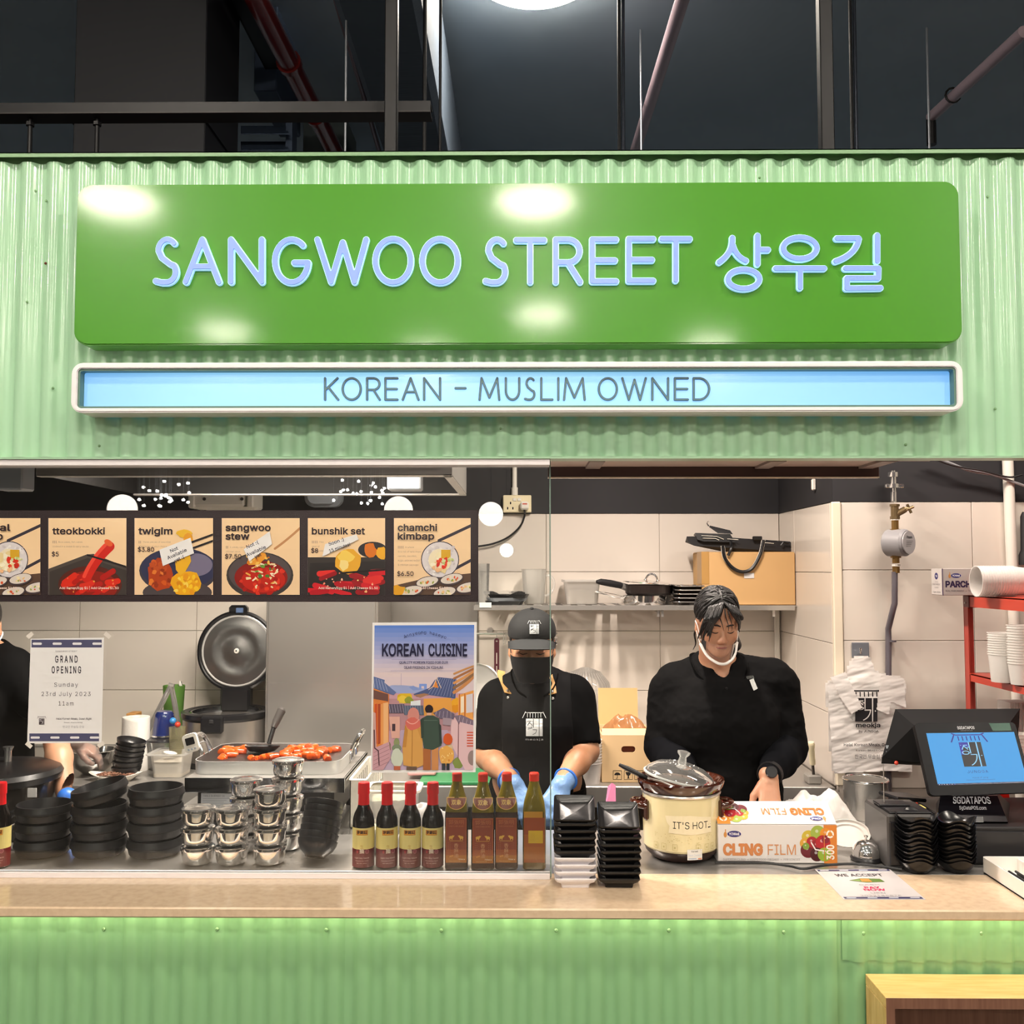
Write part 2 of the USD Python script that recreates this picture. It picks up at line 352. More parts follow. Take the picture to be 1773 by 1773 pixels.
part(w, 'bottom_flashing', cat(box(-3.0, 2.7, YF - 0.012, YF + 0.06, zbot - 0.003, zbot + 0.003), box(-3.0, 2.7, YF + 0.011, YF + 0.016, zbot, zbot + 0.03)), M('flashing_pale', '#9bbf9f', 0.35))
part(w, 'backing_board', box(-3.0, 2.7, YF + 0.022, YF + 0.055, zbot, ztop), M('black_paint'))
M('screw_green', '#7fa878', 0.3, 0.3); M('rust', '#6b3a2a', 0.8)
for px, py, c in ((79, 456, 'rust'), (47, 523, 'screw_green'), (62, 331, 'screw_green'), (80, 348, 'screw_green'), (1710, 341, 'screw_green'), (1723, 708, 'screw_green'), (92, 672, 'screw_green'), (1315, 308, 'screw_green'), (867, 742, 'screw_green'), (1568, 770, 'screw_green'), (172, 772, 'screw_green')):
    p = at(px, py, YF - 0.010)
    part(w, 'screw', mv(lathe([(0, 0.003), (0.0022, 0.0028), (0.004, 0.001), (0.004, 0)], 10), p, rx=PI / 2), M(c))

# ---- the counter: stone slab, corrugated front, lamp strip under the slab
M('stone', '#d2b99c', 0.2, vary=(45, '#c7ad91', (1, 1, 1), 0.42, 0.7), coat_weight=0.3, coat_roughness=0.06)
YP = 2.775
zs = at(900, 1592, YC)[2]
ctr = thing('service_counter', 'long beige stone-topped service counter with a pale green corrugated front', 'counter', (0, YC, 0))
part(ctr, 'stone_top', box(-3.0, 2.7, YC, 3.0, zs, ZC, 0.004), M('stone'), world=True)
for i, (a, b) in enumerate(((-3.0, -0.483), (-0.487, 0.852), (0.85, 2.7))):
    part(ctr, 'corrugated_sheet', corrugated(a, b, 0.0 if i < 2 else 0.02, zs - 0.002, YP - 0.0012 * (i == 1), pitch=0.0793, amp=0.0085, phase=0.02), M('counter_green'), smooth=60, world=True)
part(ctr, 'patch_sheet', corrugated(at(1459, 1650, YP)[0], 2.7, at(1600, 1664, YP)[2], zs - 0.002, YP - 0.0035, pitch=0.0793, amp=0.0085, phase=0.02), M('counter_green'), smooth=60, world=True)
part(ctr, 'carcass', box(-3.0, 2.7, YP + 0.02, 2.99, 0.0, zs - 0.005), M('black_paint'), world=True)
for px, py in ((180, 1609), (376, 1609), (565, 1610), (764, 1611), (963, 1611), (1158, 1611), (1357, 1614), (1495, 1616), (1699, 1616)):
    part(ctr, 'screw', mv(lathe([(0, 0.004), (0.0028, 0.0037), (0.0045, 0.0015), (0.0055, 0.001), (0.0055, 0)], 12), at(px, py, YP - 0.0105), rx=PI / 2), M('screw_green'), world=True)
part(ctr, 'lamp_strip', box(-3.0, 2.7, YC + 0.035, YC + 0.045, zs - 0.006, zs - 0.0005), M('led_strip', '#ffffff', emit=('#fff4d2', 20.0)), world=True, label='glowing lamp strip under the stone edge')
# steel bench behind the stone, and the bench along the back wall
M('steel', '#bfbcb8', 0.26, 0.75, bump=(3, 0.03, (60, 2, 2))); M('steel_dull', '#a5a19c', 0.4, 0.6, bump=(3, 0.03, (60, 2, 2))); M('dark_recess', '#241f1e', 0.6)
b = thing('steel_bench', 'long brushed steel work bench directly behind the stone counter', 'bench', (0, 3.0, 0))
part(b, 'top', box(-2.98, 1.735, 3.002, 3.5, ZC - .03, ZC - .002, .003), M('steel'), world=True)
part(b, 'front_panel', box(-2.98, 1.735, 3.47, 3.485, 0.1, ZC - 0.03), M('steel_dull'), world=True)
for x in (-2.9, -0.9, 0.5, 1.7): part(b, 'leg', box(x - .02, x + .02, 3.42, 3.46, 0, ZC - .03, 0.004), M('steel_dull'), world=True)
b = thing('steel_table', 'small steel table behind the front bench carrying the burner stand', 'table', (-0.88, 3.505, 0))
part(b, 'top', box(-1.3, -.46, 3.505, 4.0, ZC - .03, ZC - .002, .003), M('steel'), world=True)
for x in (-1.27, -.49):
    for y in (3.53, 3.97): part(b, 'leg', box(x - .02, x + .02, y - .02, y + .02, 0, ZC - .03, .004), M('steel_dull'), world=True)
b = thing('steel_table', 'small steel table in the right corner carrying the steel bin', 'table', (1.15, 3.505, 0))
part(b, 'top', box(1.0, 1.30, 3.505, 3.80, ZC - .03, ZC - .0005, .003), M('steel'), world=True)
for x in (1.02, 1.28):
    for y in (3.53, 3.78): part(b, 'leg', box(x - .015, x + .015, y - .015, y + .015, 0, ZC - .03, .004), M('steel_dull'), world=True)
b = thing('steel_bench', 'long steel bench with upstand running along the tiled back wall', 'bench', (0, 4.2, 0))
ZB = 0.80
part(b, 'top', box(-4.1, XS - 0.02, 4.178, YB - 0.014, ZB - 0.025, ZB, 0.003), M('steel_dull'), world=True)
part(b, 'edge', box(-4.1, XS - 0.02, 4.17, 4.178, ZB - 0.085, ZB, 0.002), M('steel_dull'), world=True)
part(b, 'upstand', box(-4.1, XS - 0.02, YB - 0.014, YB - 0.002, ZB, ZB + 0.012, 0.002), M('steel_dull'), world=True)
for x in (-4.0, -2.2, -0.4, 1.2): part(b, 'leg', box(x - .02, x + .02, 4.3, 4.34, 0, ZB - .03, 0.004), M('steel_dull'), world=True)
part(b, 'undershelf', box(-4.1, XS - 0.02, 4.36, YB - 0.03, 0.18, 0.2), M('steel_dull'), world=True)

# ---- glass screen
M('aluminium', '#e6e0e2', 0.4, 0.1, bump=(2, 0.02, (2, 60, 60))); M('aluminium_dark', '#6d6668', 0.4, 0.6)
xg0, xg1 = -2.98, at(952, 1200, YG)[0]
zg0, zg1 = ZC + 0.0, at(500, 797, YG)[2]
g = struct('window_1')
clear('glass', (0.965, 0.98, 0.972), 0.0, ior=1.53)
part(g, 'pane', box(xg0, xg1, YG - 0.005, YG + 0.005, zg0 + 0.004, zg1), M('glass') if False else clear('glass'), smooth=False)
part(g, 'pane_edge', box(xg1, xg1 + 0.0035, YG - 0.005, YG + 0.005, zg0 + 0.004, zg1), M('glass_edge', '#7f958b', 0.15, coat_weight=1.0))
hz = at(500, 809, YG)[2]
part(g, 'top_channel', cat(box(xg0, xg1, YF - 0.006, YG - 0.006, hz, zg1 + .002, .001), box(xg0, xg1, YG + 0.006, YG + 0.012, hz, zg1 + .005, .001)), M('aluminium'))
bz = at(500, 1508, YG)[2]
part(g, 'bottom_channel', cat(box(xg0, xg1 - 0.001, YG - 0.012, YG - 0.006, ZC, ZC + 0.017, .001), box(xg0, xg1 - 0.001, YG + 0.006, YG + 0.012, ZC, ZC + 0.017, .001)), M('aluminium'))

# ---- header box over the open half (roller shutter case)
xh0, xh1 = xg1 + 0.004, at(1570, 805, 3.05)[0]
h = struct('trim_2')
zha = at(1200, 815, 3.30)[2]
part(h, 'soffit', box(xh0, xh1, YF + 0.06, 3.30, zha + 0.012, zha + 0.03), M('cream_board', '#b9a79b', 0.5))
part(h, 'lip', box(xh0, xh1, 3.285, 3.30, zha - 0.022, zha + 0.03, 0.002), M('brown_lip', '#4a3432', 0.45))
part(h, 'lip_edge', box(xh0, xh1, 3.283, 3.302, zha - 0.026, zha - 0.022), M('tile_trim'))
for px in (1020, 1330, 1520): part(h, 'bracket', box(at(px, 800, 3.1)[0], at(px + 26, 800, 3.1)[0], 3.06, 3.28, zha + 0.004, zha + 0.012), M('bracket_grey', '#8f8078', 0.5))
part(h, 'end_board', box(xh1, xh1 + 0.13, YF + 0.06, 3.2, zha + 0.02, zha + 0.05), M('cream_board'))
# ================================================================ HALL LAMPS, PIPES AND STEEL ABOVE THE FRONT
M('lamp_rim', '#e8e4dc', 0.4); M('lamp_glow', '#ffffff', emit=('#fff3e2', HALL_L))
def disc_lamp(x, y, r=0.30, label=None, group='round ceiling lamps of the hall', glow='lamp_glow'):
    t = thing('ceiling_lamp', label or 'round flat white ceiling lamp over the hall in front of the stall', 'ceiling lamp', (x, y, ZH), group=group)
    part(t, 'housing', lathe([(0, -0.04), (r + .015, -0.04), (r + .015, -0.028), (r - .06, -0.026), (r - .06, -0.001), (0, -.001)], 40), M('lamp_rim'))
    part(t, 'diffuser', lathe([(0, -.085), (r * .6, -.083), (r - .02, -.072), (r, -.058), (r, -.0405), (0, -.0405)], 40), M(glow))
    return t
l0 = disc_lamp(0.1, -1.95)
for x, y in ((-3.15, -1.9), (4.2, -1.9), (-3.6, -6.2), (0.22, -5.4), (6.2, -6.4), (-1.25, -7.4), (2.4, -7.0), (-6.6, -2.0), (7.0, -2.0)): dup(l0, (x, y, ZH))
l1 = disc_lamp(-1.9, 0.9, 0.2, 'smaller round ceiling lamp close in front of the stall', 'small ceiling lamps close to the stall')
for x in (0.2, 2.3): dup(l1, (x, 0.9, ZH))
M('lamp_glow_soft', '#ffffff', emit=('#fff3e2', 42.0)); disc_lamp(*at(925, -50, 4.60)[:2], .3, 'round flat white ceiling lamp glowing above the shop sign at the top of the photo', None, 'lamp_glow_soft')

M('black_steel', '#0d0c10', 0.45, 0.2); M('dark_duct', '#22222c', 0.7); M('blue_duct', '#4b5a72', 0.55, 0.4); M('wrapped_duct', '#5b6979', 0.7, 0.0, bump=(4, 0.35, (1, 6, 1)))
M('red_pipe', '#8e2420', 0.25, 0.0, coat_weight=0.6); M('silver_pipe', '#b9a4ae', 0.3, 0.2); M('conduit', '#a9adb5', 0.35, 0.6)
def post(px0, px1, Y, label):
    x0, x1 = at(px0, 200, Y)[0], at(px1, 200, Y)[0]
    solo('steel_post', box(x0, x1, Y, Y + 0.04, ztop, ZH, 0.003), M('black_steel'), label, 'post')
post(665, 687, 3.05, 'square black steel post rising from the front beside the wrapped grey duct'); post(1422, 1445, 3.05, 'square black steel post rising above the right part of the shop sign')
t = thing('steel_beam', 'dark horizontal steel beam crossing behind the left black post above the sign', 'beam', (0, 3.35, 0))
p0, p1 = at(0, 190, 3.35), at(745, 190, 3.35); zt, zb_ = at(400, 178, 3.35)[2], at(400, 193, 3.35)[2]
part(t, 'web', box(-3.2, p1[0], 3.35, 3.358, zb_, zt), M('black_steel'), world=True); part(t, 'flange', box(-3.2, p1[0], 3.35, 3.43, zb_ - .004, zb_), M('beam_brown', '#2c2524', 0.5), world=True); part(t, 'flange', box(-3.2, p1[0], 3.35, 3.43, zt, zt + .004), M('black_steel'), world=True)
for px in (52, 168):
    q = at(px, 230, 3.39); solo('hanger_rod', cat(rod((q[0], 3.39, 2.9), (q[0], 3.39, zb_ - .005), 0.008), lathe([(0, 0), (.015, 0), (.015, .012), (0, .012)], 6).apply_translation((q[0], 3.39, zb_ - .03))), M('black_steel'), 'short dark threaded rod under the horizontal beam, %s' % ('nearest the left edge' if px == 52 else 'in front of the black duct'), 'rod')
# thin rods and conduits
for px, py0, r, c, lab in ((598, 0, 0.0045, 'conduit', 'thin shiny steel rod hanging between the red pipe and the wrapped duct'), (735, 0, 0.008, 'black_steel', 'thin black rod hanging through the end of the horizontal beam'),
                      (762, 0, 0.006, 'black_steel', 'thin black rod hanging along the right edge of the wrapped grey duct'), (1110, 104, 0.006, 'conduit', 'short steel hanger rod beside the silver pipe'), (1608, 108, 0.006, 'conduit', 'short steel hanger rod at the end of the slanting pipe on the right')):
    q = at(px, 200, 3.9 if py0 == 0 else 5.2); zt_ = ZH if py0 == 0 else at(px, py0, q[1])[2]
    solo('hanger_rod', rod((q[0], q[1], 2.95), (q[0], q[1], min(ZH, zt_) if py0 == 0 else ZH), r), M(c), lab, 'rod')
for px, lab in ((1075, 'pair of thin black conduits dropping left of the silver pipe'), (1478, 'pair of thin black conduits dropping right of the right-hand black post')):
    q = at(px, 200, 4.2); t = thing('conduit_pair', lab, 'conduit', (q[0], q[1], 2.95))
    for d in (-0.009, 0.009): part(t, 'conduit', rod((d, 0, 0), (d + .004, 0, ZH - 2.95), 0.008, 8), M(['black_steel', 'conduit_dark'][d > 0]) if d < 0 else M('conduit_dark', '#3c414c', 0.3, 0.6))
def pipe(pxa, pxb, z, r, m, lab, ext=0.35, joints=()):
    a, b = atz(*pxa, z), atz(*pxb, z); d = (b - a); a2, b2 = a - d * ext, b + d * ext
    t = thing('ceiling_pipe', lab, 'pipe', tuple(a2)); part(t, 'pipe', rod(a2, b2, r, 16), M(m), world=True)
    for f in joints: c = a + d * f; part(t, 'coupling', rod(c - d * .012, c + d * .012, r * 1.22, 16), M(m), world=True)
    return t
pipe((445, 0), (577, 258), 4.15, 0.050, 'red_pipe', 'thick dark red sprinkler pipe running back under the dark ceiling', joints=(0.35, 0.72))
pipe((582, 0), (652, 245), 4.35, 0.014, 'silver_pipe', 'thin bright pipe along the left edge of the wrapped grey duct')
pipe((1181, 0), (1101, 258), 4.2, 0.032, 'silver_pipe', 'silver pink-tinged pipe slanting down above the centre right of the sign')
t = pipe((1773, 55), (1612, 203), 4.25, 0.030, 'silver_pipe', 'dull metal pipe slanting in from the upper right corner', ext=0.0)
a = atz(1612, 203, 4.25); part(t, 'elbow', rod(a, a - np.array([0, 0, .16]), 0.026, 12), M('black_steel'), world=True); q = atz(1650, 168, 4.25); part(t, 'clip', tube([q + np.array([0.04 * math.cos(u), 0, 0.04 * math.sin(u) + .01]) for u in np.linspace(0, 2 * PI, 13)[:-1]], .006, 6, closed=True), M('black_steel'), world=True)
# ducts and boxes
solo('exhaust_duct', cat(box(at(130, 100, 4.0)[0], at(357, 100, 4.0)[0], 4.0, 4.47, 2.9, ZH - .001, .004), box(at(126, 100, 4.0)[0], at(361, 100, 4.0)[0], 3.985, 4.48, at(200, 212, 4.)[2], at(200, 205, 4.)[2])), M('duct_side', '#12141c', 0.65), 'big square black exhaust duct rising behind the beam at upper left', 'duct')
solo('air_duct', box(-0.745, -0.40, 3.3, 7.2, 3.92, 4.5, 0.03), M('wrapped_duct'), 'grey insulation-wrapped air duct running back under the ceiling behind the left black post', 'duct')
solo('air_duct', box(at(440, 80, 4.95)[0], at(480, 80, 4.95)[0], 4.95, 5.5, at(450, 158, 4.95)[2], ZH - .001, .006), M('blue_duct'), 'flat bluish sheet metal duct hanging between the black duct and the red pipe', 'duct')
solo('ceiling_beam', box(at(527, 80, 6.2)[0], at(600, 80, 6.2)[0], 6.2, 6.6, 2.9, ZH - .001), M('green_grey', '#3c4648', 0.8), 'wide dark greenish column behind the thin bright rod', 'column')
t = thing('cable_tray', 'dark slanting cable tray running back beside the black exhaust duct', 'cable tray', (0, 3.7, 3.9)); a, b = atz(432, 20, 4.25), atz(466, 110, 4.25)
for o, n in ((0, 'tray_bed'), (0.09, 'tray_side'), (-0.09, 'tray_side')): part(t, n, box(a[0] + o * .5 - (.045 if o == 0 else .004), a[0] + o * .5 + (.045 if o == 0 else .004), a[1] - 1.2, min(b[1], 4.9), 4.22, 4.225 if o == 0 else 4.28), M('black_steel'), world=True)
t = thing('louvre_vent', 'stack of grey metal louvre blades just above the front, right of the black duct', 'vent', (0, 4.9, 3.5))
for k, (y0, y1) in enumerate(((218, 231), (245, 259))): part(t, 'blade', hull([at(417, y0, 4.9), at(495, y0, 4.9), at(500, y1, 4.75), at(417, y1, 4.75), at(417, y1 + 2, 4.75), at(500, y1 + 2, 4.75)]), M('blue_duct'), world=True)
part(t, 'frame', box(at(503, 230, 4.9)[0], at(514, 230, 4.9)[0], 4.8, 4.9, 2.9, at(510, 205, 4.9)[2]), M('blue_duct'), world=True)

# ================================================================ THE TWO SIGNS
def arc(cx, cy, rx, ry, a0, a1, n=20):
    a = np.radians(np.linspace(a0, a1, n)); return [(cx + rx * math.cos(t), cy + ry * math.sin(t)) for t in a]
# single-stroke letters in a unit box, y up
SF = {'S': [arc(.56, .74, .40, .26, 42, 180, 14)[0:] + [(.30, .58)] + [(.68, .43)] + arc(.50, .25, .44, .25, 35, -90, 12) + [(.30, .0), (.03, .035)]],
      'A': [[(0, 0), (.5, 1), (1, 0)], [(.22, .36), (.78, .36)]], 'N': [[(0, 0), (0, 1), (1, 0), (1, 1)]], 'W': [[(0, 1), (.28, 0), (.52, .93), (.76, 0), (1, 1)]],
      'G': [arc(.5, .5, .5, .5, 48, 180, 14) + arc(.5, .5, .5, .5, 180, 345, 16) + [(1, .46), (.58, .46)]], 'O': [arc(.5, .5, .5, .5, 0, 360, 40)],
      'T': [[(0, 1), (1, 1)], [(.5, 1), (.5, 0)]], 'R': [[(0, 0), (0, 1), (.5, 1)] + arc(.5, .73, .48, .27, 90, -90, 14) + [(0, .46)], [(.5, .46), (1, 0)]],
      'E': [[(1, 1), (0, 1), (0, 0), (1, 0)], [(0, .5), (.95, .5)]], 'K': [[(0, 0), (0, 1)], [(.95, 1), (.02, .45)], [(.25, .58), (1, 0)]],
      'M': [[(0, 0), (.1, 1), (.5, .1), (.9, 1), (1, 0)]], 'U': [[(0, 1), (0, .42)] + arc(.5, .42, .5, .42, 180, 360, 16) + [(1, 1)]], 'L': [[(0, 1), (0, 0), (1, 0)]],
      'I': [[(.5, 0), (.5, 1)]], 'D': [[(0, 0), (0, 1), (.35, 1)] + arc(.35, .5, .65, .5, 90, -90, 18) + [(0, 0)]], '-': [[(0, .5), (1, .5)]]}
def strokes(lines, w): return unary_union([LineString(l).buffer(w / 2, quad_segs=8) for l in lines])
YS = 2.815                                  # face of the shop sign
def px_poly(pts, Y): return [xz(x, y, Y) for x, y in pts]
s = thing('shop_sign', 'large bright green rounded sign board with glowing pale blue letters reading SANGWOO STREET', 'sign', (0, YS, 0))
M('sign_green', '#479418', 0.34, bump=(260, 0.01), coat_weight=0.4, coat_roughness=0.1, specular_ior_level=0.35)
tl, br = at(134, 322, YS), at(1667, 594, YS)
bd = rrect(tl[0], br[2], br[0], tl[2] + .004, 0.042, 8)
part(s, 'board', cat(plate(bd, YF - 0.008, YF - 0.008 - YS - .004), plate(bd.buffer(-0.004), YF - 0.02, YF - 0.02 - YS)), M('sign_green'), world=True, smooth=40)
M('letter_lit', '#7f97d0', 0.35, emit=('#8fb0ff', 0.36)); M('letter_rim', '#b9d2e8', 0.3, emit=('#9fd8ff', 0.75))
def letter_mesh(g, y): return plate(g.buffer(-0.0028), y, 0.016), plate(g, y, 0.011)
W = 0.0195; PS = YS / 1720.0
def put_letter(parent, lines, w, y, mats):
    g = strokes(lines, w); a, b = letter_mesh(g, y)
    p = part(parent, 'letter', a, mats[0], world=True, smooth=False); part(p, 'letter_rim', b, mats[1], world=True, smooth=False)
LET = (M('letter_lit'), M('letter_rim'))
for ch, a, b, y0, y1 in (('S', 265, 315, 411, 497), ('A', 318, 387, 411, 496), ('N', 396, 461, 411, 496), ('G', 472, 541, 411, 497), ('W', 545, 641, 411, 496), ('O', 645, 718, 410, 497), ('O', 726, 799, 410, 497),
                         ('S', 834, 883, 411, 497), ('T', 888, 948, 412, 496), ('R', 956, 1010, 411, 496), ('E', 1019, 1072, 411, 495), ('E', 1082, 1136, 410, 494), ('T', 1139, 1199, 410, 493)):
    h = W / 2 / PS
    put_letter(s, [[xz(a + h + u * (b - a - 2 * h), y1 - h - v * (y1 - y0 - 2 * h), YS) for u, v in l] for l in SF[ch]], W, YS + .001, LET)
def kq(*p): return [(1240 + x / 5.54, 380 + y / 5.54) for x, y in p]
def kel(cx, cy, rx, ry): return [(1240 + (cx + rx * math.cos(t)) / 5.54, 380 + (cy + ry * math.sin(t)) / 5.54) for t in np.linspace(0, 2 * PI, 40)]
for lines in ([kq(*bez((148, 190), (155, 330), (22, 420), n=10)), kq(*bez((152, 260), (180, 370), (278, 408), n=8)), kq((388, 168), (388, 438)), kq((400, 302), (488, 302)), kel(256, 583, 150, 92)],
              [kel(793, 287, 160, 102), kq((562, 480), (1025, 480)), kq((795, 500), (795, 665))],
              [kq((1147, 193), (1352, 193)) + kq(*bez((1356, 200), (1330, 350), (1135, 412), n=10)), kq((1532, 165), (1532, 412)), kq((1228, 480), (1543, 480), (1541, 574), (1242, 574), (1240, 672), (1563, 667))]):
    put_letter(s, [px_poly(l, YS) for l in lines], W * .98, YS + .001, LET)
# light box
YL = 2.80
s = thing('lightbox_sign', 'long narrow light blue glowing box sign in a white frame reading KOREAN - MUSLIM OWNED', 'sign', (0, YL, 0))
f0, f1 = at(124, 628, YL), at(1669, 712, YL); i0, i1 = at(134, 638, YL), at(1658, 704, YL)
fr = rrect(f0[0], f1[2], f1[0], f0[2], 0.032); inn = rrect(i0[0], i1[2], i1[0], i0[2], 0.012)
part(s, 'frame', cat(plate(fr.difference(inn), YF - 0.008, YF - 0.008 - YL - .003), plate(fr.buffer(-.004).difference(inn.buffer(.002)), YF - .02, YF - .02 - YL)), M('white_frame', '#f2eef0', 0.35), world=True)
part(s, 'channel', plate(inn.buffer(-.0005).difference(inn.buffer(-0.006)), YF - .01, YF - .01 - YL - .006), M('channel_green', '#5c7f72', 0.4), world=True)
part(s, 'light_panel', plate(inn.buffer(-0.0065), YF - .012, 0.055), usdkit.material(stage, '/World/Looks/light_panel', {'t': ('geometry', {}), 'x': ('separate_xyz', {}), 'm': ('map_range', dict(from_min=-1.27, from_max=1.27)),
     'r': ('rgb_ramp', dict(ramp=[(0, C('#6fb2f0')), (.1, C('#8ccdfb')), (.3, C('#9ddcfd')), (.55, C('#9ad8fd')), (.8, C('#82c4fa')), (1, C('#63aaf0'))])), 'p': ('principled_bsdf', dict(base_color=(.25, .4, .5), roughness=.12, emission_strength=0.86))},
     [('t.position', 'x.vector'), ('x.x', 'm.value'), ('m.result', 'r.fac'), ('r.color', 'p.emission_color')], surface='p.BSDF'), world=True)
LK = (M('letter_grey', '#5d7f86', 0.35), M('letter_blue', '#2f5fae', 0.35))
yl = YF - .012 - .055
for ch, a, b in (('K', 52, 118), ('O', 127, 214), ('R', 231, 295), ('E', 309, 370), ('A', 383, 460), ('N', 474, 552), ('-', 608, 660), ('M', 710, 804), ('U', 822, 889), ('S', 903, 956), ('L', 973, 1030), ('I', 1043, 1058), ('M', 1070, 1168), ('O', 1218, 1305), ('W', 1318, 1428), ('N', 1446, 1523), ('E', 1542, 1607), ('D', 1622, 1698)):
    a, b = 540 + a / 2.4625, 540 + b / 2.4625; y0, y1 = 620 + 82 / 2.4625, 620 + 183 / 2.4625; w = 0.0068; h = w / 2 / (yl / 1720)
    if ch == '-': y0, y1 = 664, 681
    L = [[xz(a + h + u * (b - a - 2 * h), y1 - h - v * (y1 - y0 - 2 * h), yl) for u, v in l] for l in SF[ch]]
    g = strokes(L, w); p = part(s, 'letter', plate(g.buffer(-.0012), yl, 0.005), LK[0], world=True, smooth=False); part(p, 'letter_rim', plate(g, yl, 0.004), LK[1], world=True, smooth=False)
# white globes and bulb clusters that hang in the hall behind the viewer: the glass shows their reflections
def behind(px, py, D):
    """the point in the hall whose mirror image in the glass lies at px, py and depth D"""
    q = at(px, py, D); return (q[0], 2 * YG - D, q[2])
M('globe_glow', '#ffffff', emit=('#fff1e2', 13.0)); M('bulb_glow', '#ffffff', emit=('#fff6ea', 60.0))
def globe(p, r):
    t = thing('globe_lamp', 'white globe pendant lamp mirrored in the glass screen', 'pendant lamp', p, group='white globe lamps of the hall'); part(t, 'globe', trimesh.creation.icosphere(3, r), M('globe_glow')); part(t, 'stem', rod((0, 0, r), (0, 0, ZH - p[2]), .01, 8), M('black_steel')); return t
g0 = globe(behind(212, 881, 10.3), .15)
dup(g0, behind(690, 884, 10.3)); dup(g0, behind(850, 890, 12.2)); globe(behind(877, 953, 12.6), .088)
for k, (px, py) in enumerate(((286, 852), (625, 848))):
    c = behind(px, py, 9.6); t = thing('cluster_lamp', 'pendant cluster of small bright bulbs on rods, %s of two mirrored in the glass' % ['left', 'right'][k], 'pendant lamp', c)
    part(t, 'canopy', lathe([(0, 0), (.28, 0), (.28, .05), (0, .05)], 32).apply_translation((0, 0, .5)), M('black_steel')); part(t, 'stem', rod((0, 0, .55), (0, 0, ZH - c[2]), .012, 8), M('black_steel'))
    for j in range(22):
        x, y, z = R.uniform(-.24, .24), R.uniform(-.24, .24), R.uniform(-.16, .10)
        b = part(t, 'bulb', trimesh.creation.icosphere(2, .0145).apply_translation((x, y, z)), M('bulb_glow')); part(b, 'bulb_rod', rod((x, y, z + .012), (x, y, .5), .003, 5), M('conduit'))
# ================================================================ THINGS ON THE GLASS: MENU, NOTICES, POSTER
YN = YG - 0.0055
def PX(g, Y): return shapely.transform(g, lambda c: np.array([xz(x, y, Y) for x, y in c]).reshape(-1, 2))
def ptext(s, x, y, h, anchor='l', w=None, rot=0, **k):
    g = affinity.translate(affinity.scale(text(s, 0, 0, h, anchor, w=w, size=k.pop('size', 56 if h < 5 else 72), **k), 1, -1, origin=(0, 0)), x, y)
    return affinity.rotate(g, rot, origin=(x, y)) if rot else g
def ell(cx, cy, rx, ry=None, rot=0, q=8): return affinity.rotate(affinity.scale(Point(cx, cy).buffer(1, quad_segs=q), rx, ry or rx), rot)
def lump(cx, cy, rx, ry, n=11, j=0.22, rot=0):
    a = np.linspace(0, 2 * PI, n, endpoint=False); r = 1 + NR.uniform(-j, j, n)
    return affinity.rotate(Polygon(np.stack([cx + rx * r * np.cos(a), cy + ry * r * np.sin(a)], 1)).buffer(0), rot)
def line(pts, w): return LineString(pts).buffer(w / 2, quad_segs=4)
class PPrint(Print):
    def __init__(s, Y, clip=None): s.L = []; s.Y = Y; s.clip = clip
    def add(s, g, col, layer=None):
        if isinstance(g, (list, tuple, np.ndarray)): g = Polygon(g).buffer(0)
        if s.clip is not None: g = g.intersection(s.clip)
        if not g.is_empty: s.L.append((PX(g, s.Y), tuple(0.86 * c for c in C(col)), layer if layer is not None else len(s.L)))
        return s
    def shade(s, y0, y1, cols, x0, x1):
        """printed gradient: horizontal bands"""
        n = len(cols); ys = np.linspace(y0, y1, n + 1)
        for i in range(n): s.add(sbox(x0, ys[i], x1, ys[i + 1]), cols[i], len(s.L))
def blend(a, b, n): a, b = np.array(C(a)), np.array(C(b)); return [tuple(a + (b - a) * t) for t in np.linspace(0, 1, n)]
PRINT = tinted('print_satin', 0.28, coat_weight=0.3, coat_roughness=0.1); PAPER = tinted('print_paper', 0.6)
M('menu_black', '#2b2023', 0.25, bump=(420, 0.12)); M('paper', '#dbd9d9', 0.6); M('card_white', '#ece9e6', 0.4)
mb = thing('menu_board', 'long dark menu board on the glass with six food picture cards in a row', 'menu board', (0, YN, 0))
a, b = at(-110, 884, YN), at(828, 1042, YN)
part(mb, 'backing', box(a[0], b[0], YN - 0.004, YN, b[2], a[2], 0.001), M('menu_black'), world=True)
YK = YN - 0.0042
TW = dict(original=76, tteokbokki=91, twigim=59, sangwoo=78, stew=41, chamchi=68, kimbap=63); TW['bunshik set'] = 92
def card(x0, x1, title, sub, price, add, draw, ty=None):
    y0, y1 = 897, 1030; c = sbox(x0, y0, x1, y1); p = PPrint(YK - 0.0006, c)
    p.shade(y0, y1, blend('#f6d3a6', '#f0cda4', 5), x0, x1)
    for i, t in enumerate(sub): p.add(ptext(t, x0 + 7, (940 if len(title) == 1 else 949) + i * 7.6, 3.0), '#b39a86')
    draw(p, x0)
    for i, t in enumerate(title): p.add(ptext(t, x0 + 7, 925 + 15 * i - (6 if len(title) > 1 else 0), 11.2, bold=2, w=TW.get(t, len(t) * 9.5)), '#2e2128')
    if price: p.add(ptext(price[0], x0 + 6, price[1], 7.5, bold=1), '#3a2c30')
    if add: p.add(ptext(add, (x0 + x1) / 2 + 3, 1020, 4.0, 'c', bold=1), '#f4d9cc')
    q = part(mb, 'menu_card', plate(PX(c, YK), YK, 0.0005), M('card_white'), world=True, smooth=False)
    put_print(q, 'print', p, PRINT, lambda u, v, l: np.stack([u, YK - 0.0006 - l, v], 1), world=True)
